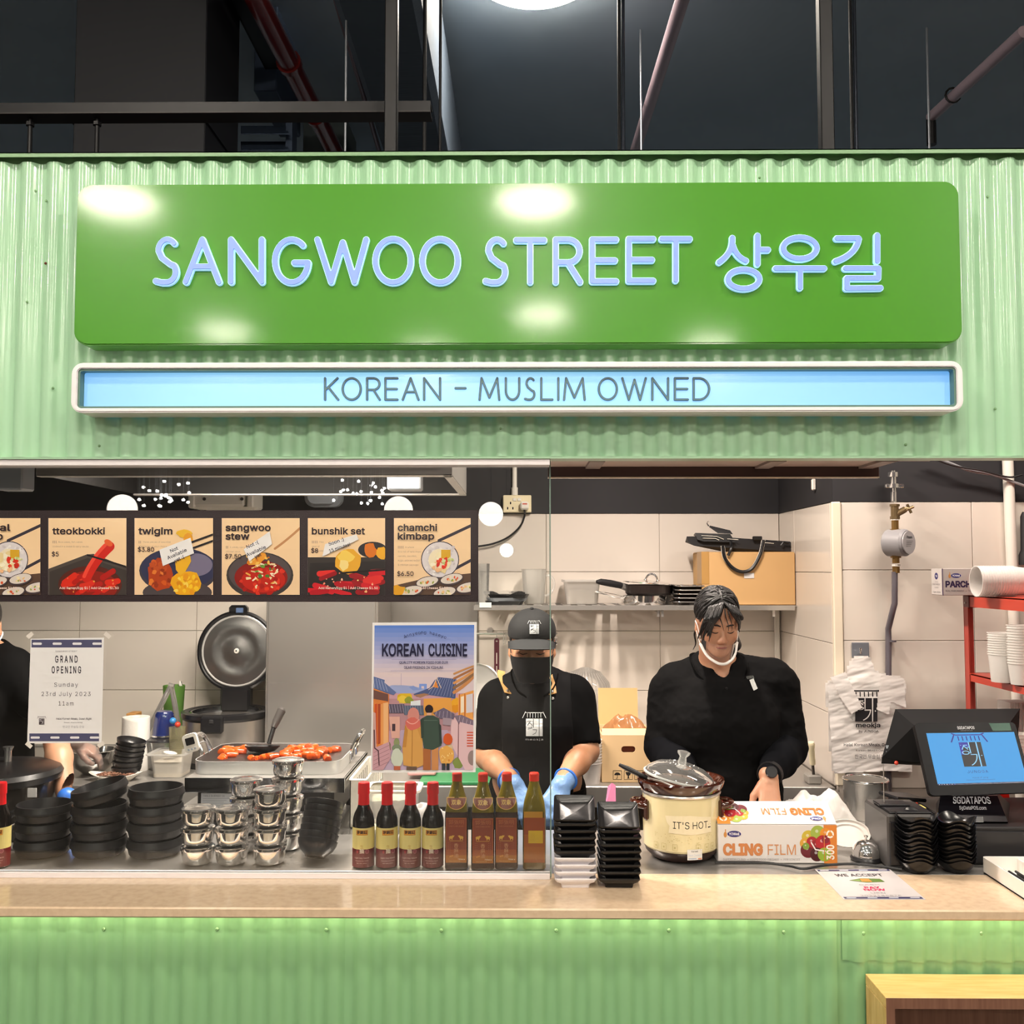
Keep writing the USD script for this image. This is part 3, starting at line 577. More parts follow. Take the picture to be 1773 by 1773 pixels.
def scatter(p, n, x0, x1, y0, y1, cols, r=(2, 5), shape=None):
    for _ in range(n):
        x, y = R.uniform(x0, x1), R.uniform(y0, y1); s = R.uniform(*r)
        p.add(lump(x, y, s, s * R.uniform(.6, 1), 8, .25, R.uniform(0, 180)) if not shape else line([(x, y), (x + R.uniform(-shape, shape), y + R.uniform(-.5 * shape, .5 * shape))], s), R.choice(cols))
def d_tteok(p, x):
    p.add([(x, 985), (x + 66, 960), (x + 78, 959), (x + 140, 984), (x + 140, 1035), (x, 1035)], '#4c443f'); p.add([(x + 2, 990), (x + 68, 966), (x + 136, 988), (x + 136, 1035), (x + 2, 1035)], '#3b3430')
    p.add(ell(x + 72, 1012, 55, 32), '#571f14'); p.add(ell(x + 72, 1016, 48, 28), '#8c1a0c')
    for i in range(16): t = R.uniform(0, PI); cx, cy = x + R.uniform(25, 118), R.uniform(993, 1030); p.add(line([(cx - 9, cy + 7 * math.sin(t)), (cx + 9, cy - 7 * math.sin(t))], R.uniform(7, 10)), R.choice(['#c3170b', '#dd2a14', '#b3130a', '#e33a20']))
    p.add(line(bez((x + 66, 1000), (x + 78, 972), (x + 106, 946)), 17), '#cf1d0f'); p.add(line(bez((x + 62, 998), (x + 74, 968), (x + 98, 944)), 6), '#ee4a35'); p.add(ell(x + 104, 940, 8, 5, 35), '#e8602c')
    scatter(p, 12, x + 30, x + 115, 995, 1028, ['#f0b36a', '#f07a50', '#e9a53c'], (1, 2.2)); p.add(line([(x + 68, 961), (x + 140, 983)], 3.2), '#1d1516')
def d_twig(p, x):
    p.add(ell(x + 76, 988, 68, 40), '#3c3845'); p.add(ell(x + 76, 985, 65, 36), '#2d3050'); p.add(ell(x + 105, 978, 30, 20), '#77708a'); p.add(ell(x + 74, 1026, 60, 22), '#4a4144')
    p.add(lump(x + 45, 995, 23, 27, 14, .12), '#b23e0c'); scatter(p, 26, x + 28, x + 64, 975, 1015, ['#d25a14', '#93300a', '#c24e16', '#e07a2a'], (3, 6))
    p.add(lump(x + 90, 1010, 27, 22, 14, .12), '#eca90f'); scatter(p, 24, x + 70, x + 112, 998, 1026, ['#f6c524', '#e79a10', '#f9d55a', '#d98a0c'], (3, 6)); p.add(lump(x + 84, 972, 13, 22, 10, .2), '#edb322'); p.add(lump(x + 86, 924, 15, 8, 12, .3), '#edbb30'); p.add(lump(x + 93, 934, 8, 10), '#e8a024')
    for o in (0, 11): p.add(line([(x + 96, 940 + o), (x + 140, 924 + o)], 3.4), '#1c1718')
def d_stew(p, x):
    p.add(line(bez((x + 92, 950), (x + 112, 936), (x + 136, 914)), 4), '#c08a5c'); p.add(ell(x + 66, 996, 58, 40), '#3c3735'); p.add(ell(x + 66, 993, 54, 35), '#54494a'); p.add(ell(x + 68, 1000, 46, 29), '#8c140c'); p.add(ell(x + 72, 1004, 38, 22), '#c0200f')
    scatter(p, 24, x + 30, x + 105, 980, 1028, ['#e23a1c', '#a8160c', '#d8301a'], (3, 6)); scatter(p, 34, x + 42, x + 98, 975, 1020, ['#f3d9a8', '#f7e6c6', '#ecc98e', '#e8a84a'], (2, 3.6), 7); scatter(p, 8, x + 44, x + 90, 975, 1002, ['#4f7a2c', '#6b9a3c'], (2, 4))
    p.add(lump(x + 62, 968, 20, 9, 12, .3, -20), '#e89a30'); scatter(p, 14, x + 44, x + 84, 958, 976, ['#f2bd54', '#e07f1e', '#f7d58a'], (2, 4))
def d_bun(p, x):
    p.add([(x, 965), (x + 140, 965), (x + 140, 1035), (x, 1035)], '#38322f'); p.add([(x + 4, 975), (x + 140, 971), (x + 140, 1035), (x, 1035)], '#292423'); p.add(ell(x + 112, 952, 25, 14), '#2c2a2e'); p.add(lump(x + 108, 953, 12, 12), '#d9741a'); p.add(lump(x + 128, 957, 9, 11), '#efb02a')
    for i in range(22): t = R.uniform(-1, 1); cx, cy = x + R.uniform(8, 128), R.uniform(990, 1030); p.add(line([(cx - 12, cy + 5 * t), (cx + 12, cy - 5 * t)], R.uniform(7, 11)), R.choice(['#b3101f', '#cf1a26', '#98101b', '#de2f2a']))
    p.add(lump(x + 70, 972, 23, 22, 16, .06), '#e5a92e'); p.add(lump(x + 66, 964, 14, 11, 12, .15), '#f4cf5c'); p.add(lump(x + 62, 978, 8, 10), '#f6dc8c'); scatter(p, 14, x + 20, x + 120, 985, 1028, ['#f0b89a', '#ef8a6a', '#f4e08a'], (1, 2.4)); p.add(line([(x + 60, 992), (x + 138, 986)], 3), '#1a1415')
def d_kim(p, x):
    for o in (0, 58): p.add(line([(x + 78, 936 + o * 1.1), (x + 138, 908 + o * 1.03)], 5), '#37323d')
    p.add([(x, 1014), (x + 60, 1000), (x + 140, 992), (x + 140, 1035), (x, 1035)], '#5b4436')
    p.add(ell(x + 80, 969, 33, 32), '#3a3644'); p.add(ell(x + 80, 969, 31.5, 30.5), '#ddd6d8'); scatter(p, 46, x + 56, x + 104, 945, 994, ['#f1ecea', '#cfc6c9', '#e7e0e0'], (2, 4)); p.add(ell(x + 80, 970, 20, 20), '#efe2c0')
    scatter(p, 20, x + 64, x + 96, 954, 988, ['#f3e7bd', '#e9d39a', '#f7efd2'], (3, 6)); p.add(sbox(x + 82, 952, x + 98, 967), '#d9a92a'); scatter(p, 9, x + 74, x + 96, 968, 982, ['#d8341e', '#e2492a', '#c92a1a'], (3, 5)); scatter(p, 7, x + 84, x + 102, 962, 976, ['#b7c77a', '#d5dca0'], (2, 3)); scatter(p, 5, x + 66, x + 84, 982, 990, ['#eeb98a'], (3, 5))
    for cx, cy in ((x + 58, 1008), (x + 100, 1003), (x + 128, 1018), (x + 88, 1026), (x + 30, 1024)):
        p.add(ell(cx, cy, 21, 10, -12), '#4a3d40'); p.add(ell(cx, cy - 1, 19, 8, -12), '#ddd2c8'); scatter(p, 9, cx - 11, cx + 11, cy - 4, cy + 3, ['#d9552e', '#e9c08a', '#9aa552', '#efe0b0'], (1.5, 3))
    p.add(lump(x + 8, 1022, 12, 9), '#e0a020')
ADD = 'Add Ramen/Egg $1 | Add Cheese $1.50'
card(-64, 70, ['original', 'kimbap'], [], None, 'Add Cheese $1.50', d_kim)
card(84, 219, ['tteokbokki'], ['떡볶이, Rice cakes, fish cakes', 'cooked in a sweet & spicy sauce'], ('$5', 963), ADD, d_tteok)
card(233, 369, ['twigim'], ['튀김  Three pieces of assorted', 'fried items of your choice'], ('$3.80', 955), None, d_twig)
card(384, 519, ['sangwoo', 'stew'], ['찌개  A mildly spicy', 'chicken stew', 'with rice'], ('$7.50', 967), None, d_stew)
card(533, 667, ['bunshik set'], ['분식세트. This', 'year of', 'tteokbokki'], ('$8', 957), ADD, d_bun)
card(682, 815, ['chamchi', 'kimbap'], ['참치김밥  A whole', 'rice roll of tuna mayo', 'carrots, zucchini,', 'eggs, pickled radish', '& chicken sausage'], ('$6.50', 997), 'Add Cheese $1.50', d_kim)

def sheet(name, quad, Y, label, cat_, t=0.0006, bg='paper', group=None):
    c = np.array([at(x, y, Y) for x, y in quad]).mean(0); s = thing(name, label, cat_, (c[0], Y, min(at(x, y, Y)[2] for x, y in quad)), group=group)
    part(s, 'sheet', plate(PX(Polygon(quad), Y), Y, t), M(bg), world=True, smooth=False)
    return s
def prt(s, p, Y, name='print', mat=None): put_print(s, name, p, mat or PAPER, lambda u, v, l: np.stack([u, Y - l, v], 1), world=True)
# taped notes
M('tape', '#e6dfd6', 0.3, alpha=0.8)
YT = YK - 0.004
for quad, lines, lab in ((((276, 952), (330, 931), (336, 958), (282, 980)), (('Not', 296, 957, 14), ('Available', 291, 969, 36), ('yet :(', 303, 974, 18)), 'white paper slip with handwriting taped across the twigim menu card'),
                         (((422, 951), (467, 920), (471, 942), (432, 972)), (('Not :(', 428, 950, 22), ('Available', 428, 964, 36), ('yet', 442, 967, 12)), 'white paper slip with handwriting taped across the stew menu card'),
                         (((563, 942), (617, 925), (621, 934), (558, 964)), (('Soon :)', 570, 945, 27), ('15 minutes!', 571, 957, 38)), 'white paper slip reading soon, taped on the fifth menu card')):
    s = sheet('paper_note', quad, YT, lab, 'note', bg='paper'); p = PPrint(YT - .0008)
    for i, (t, x, y, w_) in enumerate(lines): p.add(ptext(t, x, y, 5.8, w=w_, bold=1, rot=-24 if 'Soon' not in lines[0][0] else -19), '#20223a')
    prt(s, p, YT - .0008)
# grand opening notice
q4 = ((53.5, 1106), (180, 1104), (176, 1286), (47, 1287))
s = sheet('grand_opening_notice', q4, YN, 'white paper notice reading GRAND OPENING with navy dashed bands, stuck on the glass', 'notice'); p = PPrint(YN - .0008)
for ya, xa, xb in ((1107.5, 54.5, 176), (1270, 51, 171.5)):
    p.add(sbox(xa, ya, xb, ya + 13.5), '#4a4a6b')
    for k in range(4): p.add(rrect(xa + 2 + k * (xb - xa - 18) / 3, ya + 5, xa + 18 + k * (xb - xa - 18) / 3, ya + 9, 2), '#e6e4e8')
p.add(ptext('SANGWOO STREET', 115, 1129, 2.6, 'c', w=38), '#77747c'); p.add(ptext('GRAND', 115, 1147, 11.5, 'c', w=39, bold=2, gap=22), '#3a3540'); p.add(ptext('OPENING', 115, 1165.5, 11.5, 'c', w=51, bold=2, gap=22), '#3a3540')
for t, y, w_ in (('Sunday', 1189, 41), ('23rd July 2023', 1205, 85), ('11am', 1221.5, 26)): p.add(ptext(t, 114.5, y, 7.2, 'c', w=w_, gap=10), '#6b686e')
p.add(ptext('Halal Korean Meals, Down Right', 128, 1246, 3.2, 'c', w=61, bold=1), '#77747a'); p.add(ptext('Korean-Muslim Owned', 127, 1252, 2.2, 'c', w=32), '#8d8a90'); p.add(ptext('한국인 무슬림 운영', 127, 1260, 3.2, 'c', w=37, font='cjk'), '#b5b3b8')
def jungga(p, x, y, w, h, ink, roof, bg, box2=None, dot=None):
    """the house-shaped emblem: roof with rafters over a dark square with a letterform and a door"""
    s = w / 100.0; X = lambda a: x + a * s; Yy = lambda b: y + b * h / 150.0; lw = 3.2 * s
    for a, b in ((((-2, 36), (10, 6)), 0), (((4, 2), (14, 8), (86, 8), (96, 2)), 0), (((102, 36), (90, 6)), 0)): p.add(line([(X(u), Yy(v)) for u, v in a], lw * 1.3), roof)
    for k in range(6): p.add(line([(X(20 + k * 12), Yy(14)), (X(20.5 + k * 12), Yy(30))], lw), roof)
    p.add(sbox(X(18), Yy(38), X(66), Yy(136)), ink); p.add(sbox(X(70), Yy(38), X(82), Yy(136)), ink); 
    if box2: p.add(sbox(X(18), Yy(38), X(46), Yy(88)), box2)
    for l in (((22, 50), (40, 50)), ((31, 50), (24, 66)), ((31, 54), (40, 66)), ((46, 38), (46, 82)), ((40, 58), (46, 58))): p.add(line([(X(u), Yy(v)) for u, v in l], lw), bg)
    e = ell(X(32), Yy(80), 11 * s, 8 * h / 150); p.add(e.difference(ell(X(32), Yy(80), 8 * s, 5.2 * h / 150)), bg)
    p.add(line([(X(a_), Yy(b_)) for a_, b_ in [(46, 88), (62, 88)] + list(map(tuple, bez((62, 90), (60, 118), (42, 130), n=8)))], lw), bg); p.add(line([(X(68), Yy(38)), (X(68), Yy(136))], lw), bg); p.add(ell(X(76), Yy(92), 2 * s), bg)
jungga(p, 65, 1240, 14.5, 16, '#3b3036', '#8a7f86', '#d5d2d6')
prt(s, p, YN - .0008)
for x, y, r_ in ((186, 1100, 40), (52, 1100, -40), (175, 1289, -35), (50, 1290, 40)): part(s, 'tape', plate(PX(affinity.rotate(sbox(x - 6, y - 3.5, x + 6, y + 3.5), r_), YN - .001), YN - .001, .0002), M('tape'), world=True, smooth=False)

# illustrated poster
s = sheet('illustrated_poster', ((645, 1078), (825.5, 1077), (823.5, 1337), (642, 1338)), YN, 'illustrated poster reading KOREAN CUISINE with a family walking among tiled roofs', 'poster')
cl = Polygon(((648.5, 1083), (821, 1082), (819, 1333), (645, 1333))); p = PPrint(YN - .0008, cl)
def pq(x, y): return (635 + x / 6.445, 1070 + y / 6.445)
def pp(*v): return [pq(*c) for c in v]
p.shade(1080, 1172, blend('#5d84d4', '#a9aed8', 7) + blend('#b4b2d4', '#dcc9cc', 5), 640, 826); p.add(sbox(640, 1172, 826, 1340), '#d9c6cd')
p.add(pp((180, 790), (280, 750), (400, 750), (520, 760), (640, 790), (700, 850), (180, 850)), '#9aa6d2'); p.add(pp((470, 770), (520, 755), (600, 800), (520, 810)), '#8398d2'); p.add(pp((585, 735), (670, 735), (670, 800), (640, 800), (640, 760), (610, 760), (610, 800), (585, 800)), '#7d97da'); p.add(line(pp((385, 620), (385, 750)), .6), '#9a94b4')
p.add(sbox(*pq(60, 840), *pq(1210, 1700)), '#c59aa8'); p.add(sbox(*pq(240, 900), *pq(1000, 1260)), '#b58a92'); p.add(pp((380, 1250), (900, 1250), (1100, 1700), (180, 1700)), '#b9a4bd')
for cx, cy, rx, ry, c in ((430, 890, 85, 60, '#d9b32a'), (400, 910, 50, 45, '#e6c64a'), (470, 920, 50, 40, '#8f9a3a'), (820, 950, 90, 50, '#5f7f33'), (880, 940, 60, 45, '#86933a'), (780, 960, 40, 40, '#7f9a3f'), (990, 970, 55, 80, '#e5a62c'), (1000, 1010, 50, 45, '#d98f22'), (230, 1440, 40, 60, '#8a7a62'), (1020, 1620, 55, 60, '#7f8f4a'), (940, 1420, 50, 40, '#d4c0a0')): p.add(lump(*pq(cx, cy), rx / 6.445, ry / 6.445, 14, .18), c)
p.add(pp((490, 930), (600, 915), (600, 980), (490, 980)), '#dfe4ea'); p.add(pp((635, 900), (940, 890), (960, 1080), (635, 1090)), '#e2a04c')
def roof(pts, col, ribs, rc, w=.7):
    p.add(pp(*pts), col)
    for a, b in ribs: p.add(line(pp(a, b), w), rc)
roof(((520, 850), (700, 780), (760, 690), (800, 660), (1000, 680), (990, 900), (700, 860), (560, 880)), '#4d5a86', [((800 + i * 24, 668 + i * 2), (690 + i * 34, 850 + i * 4)) for i in range(9)], '#8d97ba')
p.add(pp((520, 860), (640, 840), (700, 850), (600, 890)), '#a67a5c'); p.add(pp((730, 770), (770, 690), (800, 780)), '#e08a3c'); p.add(line(pp((690, 800), (745, 760), (780, 665), (830, 780)), 1.2), '#d9c3b0')
for i in range(5): p.add(line([pq(*v) for v in bez((975, 830 - i * 52), (1120, 740 - i * 46), (1200, 640 - i * 26), n=7)], 5.5 - i * .6), ['#c98a56', '#8d6a4e', '#d99a60', '#a87048', '#c58d58'][i])
p.add(pp((1020, 860), (1210, 800), (1210, 1150), (1020, 1100)), '#e8a256'); p.add(pp((1110, 860), (1185, 840), (1185, 1050), (1110, 1060)), '#d5cfd8'); p.add(pp((1050, 880), (1085, 870), (1085, 1050), (1050, 1060)), '#efe0c8')
for x in (1035, 1095, 1190): p.add(line(pp((x, 850), (x, 1110)), 1.6), '#b8622c')
p.add(pp((940, 1130), (1030, 1090), (1210, 1180), (1210, 1700), (1100, 1700), (940, 1400)), '#dcb9bf'); roof(((975, 1090), (1060, 1080), (1210, 1150), (1200, 1200), (1040, 1160), (1030, 1190)), '#7d6d80', [((1040 + i * 40, 1090 + i * 20), (1030 + i * 40, 1150 + i * 16)) for i in range(4)], '#c7b6c4'); p.add(line(pp((1025, 1170), (1020, 1560)), 1.2), '#6a3e46')
for k in range(6): p.add(sbox(*pq(1118, 1270 + k * 30), *pq(1190, 1284 + k * 30)), '#c9553a')
p.add(ell(*pq(1180, 1560), 8, 13), '#93807e')
roof(((70, 650), (200, 690), (200, 720), (330, 830), (300, 860), (70, 780)), '#5f6f9e', [((75 + i * 30, 660 + i * 12), (90 + i * 36, 780 + i * 10)) for i in range(5)], '#a9b2cf'); p.add(pp((70, 780), (250, 850), (245, 1420), (70, 1480)), '#d7803e'); p.add(pp((70, 800), (240, 850), (240, 930), (70, 900)), '#6d4c46'); p.add(pp((180, 950), (240, 940), (240, 1400), (180, 1420)), '#e8b27c')
for x, c in ((90, '#c4502a'), (125, '#a8482c'), (160, '#e29a5a')): p.add(pp((x, 960), (x + 28, 955), (x + 28, 1400), (x, 1410)), c)
p.add(pp((60, 1040), (100, 1060), (110, 1460), (60, 1480)), '#c9a09a'); roof(((245, 960), (420, 960), (430, 1060), (250, 1060)), '#5b5468', [((250 + i * 30, 965), (265 + i * 30, 1055)) for i in range(6)], '#a79cb0'); p.add(pp((250, 1100), (370, 1100), (370, 1340), (280, 1340)), '#dba99c'); p.add(sbox(*pq(285, 1180), *pq(320, 1260)), '#4b3a42')
roof(((415, 975), (630, 975), (640, 1080), (420, 1080)), '#596379', [((430 + i * 28, 980), (440 + i * 28, 1075)) for i in range(7)], '#8d94a8'); roof(((740, 1060), (860, 1000), (980, 1070), (970, 1130), (820, 1120)), '#6a6076', [((780 + i * 40, 1040), (760 + i * 45, 1110)) for i in range(5)], '#b1a6ba'); p.add(pp((850, 1110), (950, 1120), (940, 1200), (850, 1190)), '#a3909c')
p.add(pp((60, 1460), (250, 1380), (270, 1560), (180, 1700), (60, 1700)), '#c79aa4'); [p.add(line(pp((80, 1500 + 45 * k), (250, 1420 + 45 * k)), .8), '#9a7480') for k in range(5)]; p.add(line(pp((85, 1250), (90, 1450), (130, 1480), (140, 1640)), 2), '#5b3f48')
# the family, seen from behind
p.add(ell(*pq(335, 1390), 5, 8), '#8b9468'); p.add(ell(*pq(335, 1450), 8, 6.5), '#7c8a70'); p.add(lump(*pq(340, 1560), 10.5, 16, 14, .06), '#c8cfc0'); p.add(sbox(*pq(305, 1650), *pq(375, 1700)), '#b8664a')
p.add(pp((430, 1190), (600, 1180), (620, 1260), (635, 1640), (560, 1670), (410, 1640), (400, 1440)), '#d29d55'); p.add(pp((430, 1190), (400, 1440), (440, 1440), (460, 1250)), '#b9823f'); p.add(line(pp((510, 1230), (505, 1650)), 1.2), '#a8743a'); p.add(line(pp((585, 1240), (625, 1350)), 5.5), '#c48f4a'); p.add(sbox(*pq(445, 1655), *pq(560, 1700)), '#6a5548')
p.add(ell(*pq(522, 1085), 10, 13.5), '#cf8a80'); p.add(lump(*pq(515, 1180), 13.5, 11, 14, .08), '#cf6a60'); p.add(line([pq(*v) for v in bez((450, 1150), (520, 1220), (585, 1130), n=7)], 1.6), '#e2a398')
p.add(sbox(*pq(630, 1450), *pq(715, 1700)), '#a8663a'); p.add(sbox(*pq(725, 1430), *pq(800, 1700)), '#c98a56'); p.add(pp((610, 1120), (680, 1085), (740, 1085), (810, 1120), (835, 1420), (800, 1440), (740, 1470), (640, 1455), (620, 1340)), '#3d4f46'); p.add(pp((600, 1130), (640, 1120), (640, 1330), (610, 1340)), '#35443d'); p.add(pp((800, 1160), (830, 1200), (840, 1400), (812, 1410)), '#2d3a36'); p.add(line(pp((640, 1140), (790, 1140)), .6), '#6d8076'); p.add(ell(*pq(697, 1015), 7, 7.5), '#2b2024'); p.add(sbox(*pq(670, 1055), *pq(725, 1085)), '#d9a888')
p.add(lump(*pq(905, 1350), 8, 10, 12, .08), '#cf5a2c'); p.add(lump(*pq(890, 1530), 13, 17, 16, .08), '#e0a856'); scatter(p, 14, *sorted((pq(830, 0)[0], pq(950, 0)[0])), pq(0, 1450)[1], pq(0, 1600)[1], ['#c9782e', '#f0d08a'], (1, 1.8)); p.add(sbox(*pq(840, 1620), *pq(880, 1700)), '#3a4046'); p.add(sbox(*pq(890, 1620), *pq(925, 1700)), '#2f353b')
for i, ch in enumerate('Annyeong haseyo'):
    t = i / 14; x = 420 + 440 * t; p.add(ptext(ch, *pq(x, 225 - 50 * math.sin(PI * t)), 5.4, rot=(t - .5) * 40, size=72), '#2f355c') if ch != ' ' else 0
p.add(ptext('KOREAN', *pq(172, 422), 20.5, w=72, bold=2), '#22223f'); p.add(ptext('CUISINE', *pq(690, 422), 20.5, w=67, bold=2), '#22223f')
p.add(ptext('QUALITY KOREAN FOOD FOR OUR', *pq(635, 508), 4.2, 'c', w=84, bold=1), '#33325a'); p.add(ptext('DEAR FRIENDS IN YISHUN!', *pq(635, 564), 4.2, 'c', w=67, bold=1), '#33325a'); p.add(line(pp((280, 460), (1000, 460)), .4), '#7a7aa8'); p.add(line(pp((270, 590), (1000, 590)), .4), '#7a7aa8')
prt(s, p, YN - .0008, mat=PRINT)
# ================================================================ FIXTURES OF THE KITCHEN
def wpart(t, n, m, mat, **k): return part(t, n, m, M(mat) if isinstance(mat, str) else mat, world=True, **k)
for n, c, r, me in (('white_plastic', '#e9e4da', 0.35, 0), ('grey_plastic', '#8c9298', 0.4, 0), ('black_plastic', '#18181b', 0.3, 0), ('black_matte', '#1c1b1e', 0.6, 0), ('chrome', '#eceae8', 0.10, 0.95), ('brushed', '#d0ccc7', 0.25, 0.75), ('brass', '#9c7a48', 0.35, 0.85),
                    ('red_paint', '#c23a26', 0.35, 0), ('red_dark', '#6e2a2c', 0.4, 0), ('rubber_black', '#121214', 0.45, 0), ('cardboard', '#cfa671', 0.85, 0), ('cardboard_pale', '#d9b98c', 0.85, 0), ('cream_plastic', '#e9dcb8', 0.4, 0)): M(n, c, r, me)
# exhaust hood
hx0, hx1, hy0, hy1, hz0 = -1.63, -0.235, 3.3, 4.16, 2.015
t = thing('exhaust_hood', 'wide steel exhaust hood with dark inside, seen from below through the glass', 'exhaust hood', (-0.9, 3.7, hz0))
wpart(t, 'front_panel', box(hx0, hx1, hy0, hy0 + .006, hz0, hz0 + .42), 'brushed'); wpart(t, 'rear_panel', box(hx0, hx1, hy1 - .006, hy1, hz0, hz0 + .55), M('hood_shade', '#100f0f', .7, specular_ior_level=.2)); wpart(t, 'rear_lip', box(hx0, hx1, hy1 - .03, hy1 + .004, hz0 - .008, hz0, .002), 'brushed'); wpart(t, 'front_lip', box(hx0, hx1, hy0, hy0 + .04, hz0 - .006, hz0, .002), 'brushed')  # rear panel near black: the shade inside the hood is put into its colour
for x, m in ((hx0, 'hood_shade'), (hx1 - .006, 'steel_dull')): wpart(t, 'side_panel', box(x, x + .006, hy0 + .006, hy1 - .006, hz0, hz0 + .5), m)
wpart(t, 'side_lip', box(hx1 - .03, hx1, hy0, hy1, hz0 - .006, hz0, .002), 'brushed')
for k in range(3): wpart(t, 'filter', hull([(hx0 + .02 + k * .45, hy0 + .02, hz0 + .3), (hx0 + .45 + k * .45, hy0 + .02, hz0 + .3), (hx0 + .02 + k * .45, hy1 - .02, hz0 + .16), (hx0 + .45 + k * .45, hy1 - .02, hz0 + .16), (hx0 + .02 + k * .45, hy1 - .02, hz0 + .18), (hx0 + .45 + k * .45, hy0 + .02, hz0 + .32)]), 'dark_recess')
a, b = at(670, 822, 3.75), at(728, 848, 3.75); wpart(t, 'lamp_box', box(a[0], b[0], 3.75, 3.85, b[2], a[2] + .06, .006), M('lamp_box_grey', '#a9b0b8', 0.4))
a, b = at(-10, 820, 3.75), at(38, 848, 3.75); wpart(t, 'lamp_box', box(a[0], b[0], 3.75, 3.85, b[2], a[2] + .06, .006), 'lamp_box_grey')
# wall units above the menu
YB_ = YB - 0.003
a, b = at(326, 853, 4.9), at(434, 882, 4.9)
t = thing('wall_fan', 'white rounded box unit fixed high on the wall above the twigim and stew cards', 'wall unit', ((a[0] + b[0]) / 2, 4.9, b[2]))
wpart(t, 'body', box(a[0] + .012, b[0] - .03, 4.9, YB_, b[2] + .014, a[2] + .04, .012), 'white_plastic'); wpart(t, 'bottom_cover', hull([(a[0] + .07, 4.93, b[2]), (b[0] + .01, 4.93, b[2]), (a[0] + .03, 4.91, b[2] + .014), (b[0] + .03, 4.91, b[2] + .014), (a[0] + .07, YB_, b[2]), (b[0], YB_, b[2])]), 'white_plastic')
for x in (a[0], b[0] - .02): wpart(t, 'end_cap', box(x, x + .035, 4.895, YB_, b[2] + .006, a[2] + .04, .008), 'white_plastic')
for px in (354, 419): wpart(t, 'screw_hole', mv(lathe([(0, 0), (.008, 0), (.008, .004), (0, .004)], 12), at(px, 864, 4.899), rx=PI / 2), 'black_matte')
c = at(558, 860, 5.0); t = thing('bulkhead_lamp', 'grey rounded bulkhead lamp on the dark wall above the bunshik card', 'lamp', (c[0], 5.0, c[2]))
for n, w_, h_, d, m in (('base', .19, .10, .055, 'grey_plastic'), ('cover', .15, .07, .075, 'lamp_box_grey')): wpart(t, n, plate(rrect(c[0] - w_ / 2, c[2] - h_ / 2, c[0] + w_ / 2, c[2] + h_ / 2, .045), YB_, d), m)
# socket, plug, conduit
a, b = at(871, 858, YB_), at(920, 888, YB_)
t = thing('power_socket', 'white double power socket on the black wall band with a pipe running up', 'power socket', ((a[0] + b[0]) / 2, YB_, b[2]))
wpart(t, 'face_plate', box(a[0], b[0], YB_ - .03, YB_, b[2], a[2], .004), 'cream_plastic'); x = at(891, 850, YB_)[0]
wpart(t, 'conduit', rod((x, YB_ - .014, a[2]), (x, YB_ - .014, 2.868), .0125, 12), 'white_plastic'); wpart(t, 'collar', rod((x, YB_ - .014, a[2]), (x, YB_ - .014, a[2] + .04), .017, 12), 'white_plastic')
for px, py in ((884, 871), (879, 880), (888, 880)): q = at(px, py, YB_ - .03); wpart(t, 'pin_hole', box(q[0] - .003, q[0] + .003, YB_ - .0305, YB_ - .028, q[2] - .006, q[2] + .006), 'black_matte')
for px in (891, 899): q = at(px, 865, YB_ - .03); wpart(t, 'switch', box(q[0] - .009, q[0] + .009, YB_ - .034, YB_ - .029, q[2] - .008, q[2] + .008, .002), 'white_plastic')
q = at(908, 876, YB_ - .04); t = thing('power_plug', 'white mains plug in the right half of the socket with a black cable', 'plug', tuple(q))
wpart(t, 'plug_body', box(q[0] - .022, q[0] + .022, YB_ - .062, YB_ - .031, q[2] - .02, q[2] + .022, .008), 'white_plastic'); wpart(t, 'red_mark', box(q[0] - .01, q[0] + .014, YB_ - .0625, YB_ - .061, q[2] + .006, q[2] + .012), 'red_paint')
wpart(t, 'cable', tube(spline([(q[0], YB_ - .05, q[2] - .02)] + [tuple(at(x, y, YB_ - .02)) for x, y in ((908, 894), (900, 912), (880, 930), (855, 941), (828, 946), (790, 950))]), .005, 8), 'rubber_black')
# gas pipe with valve and meter on the right wall
X0 = at(1548, 900, YR - .06)[0]; Yp = YR - .07
t = thing('water_meter', 'grey round water meter on a vertical pipe with brass valve on the right wall', 'water meter', (X0, Yp, 1.3)); zz = lambda y: at(1548, y, Yp)[2]
wpart(t, 'pipe', tube([(at(x, y, Yp)[0], Yp + o, zz(y)) for x, y, o in ((1549, 990, 0), (1549, 1045, 0), (1547, 1065, .02), (1545, 1090, .045), (1546, 1105, .05), (1546, 1400, .05))], .0125, 12), M('pipe_grey', '#77727a', 0.35, 0.5))
wpart(t, 'upper_pipe', rod((X0, Yp, zz(870)), (X0 - .004, Yp, zz(815)), .010, 12), 'chrome')
for y0, y1, r in ((818, 826, .022), (838, 845, .024), (826, 838, .013), (852, 868, .013)): wpart(t, 'fitting', rod((X0 - .003, Yp, zz(y1)), (X0 - .003, Yp, zz(y0)), r, 12), 'chrome')
for dx in (-.03, .03): wpart(t, 'wing_bolt', box(X0 + dx - .008, X0 + dx + .008, Yp - .01, Yp + .01, zz(845), zz(838), .003), 'chrome')
wpart(t, 'valve_body', cat(rod((X0, Yp, zz(899)), (X0, Yp, zz(874)), .016, 12), rod((X0, Yp, zz(892)), (X0 + .04, Yp - .01, zz(882)), .013, 12), rod((X0, Yp, zz(877)), (X0, Yp, zz(873)), .02, 6), rod((X0, Yp, zz(899)), (X0, Yp, zz(894)), .02, 6)), M('bronze', '#7d6a4c', 0.4, 0.7))
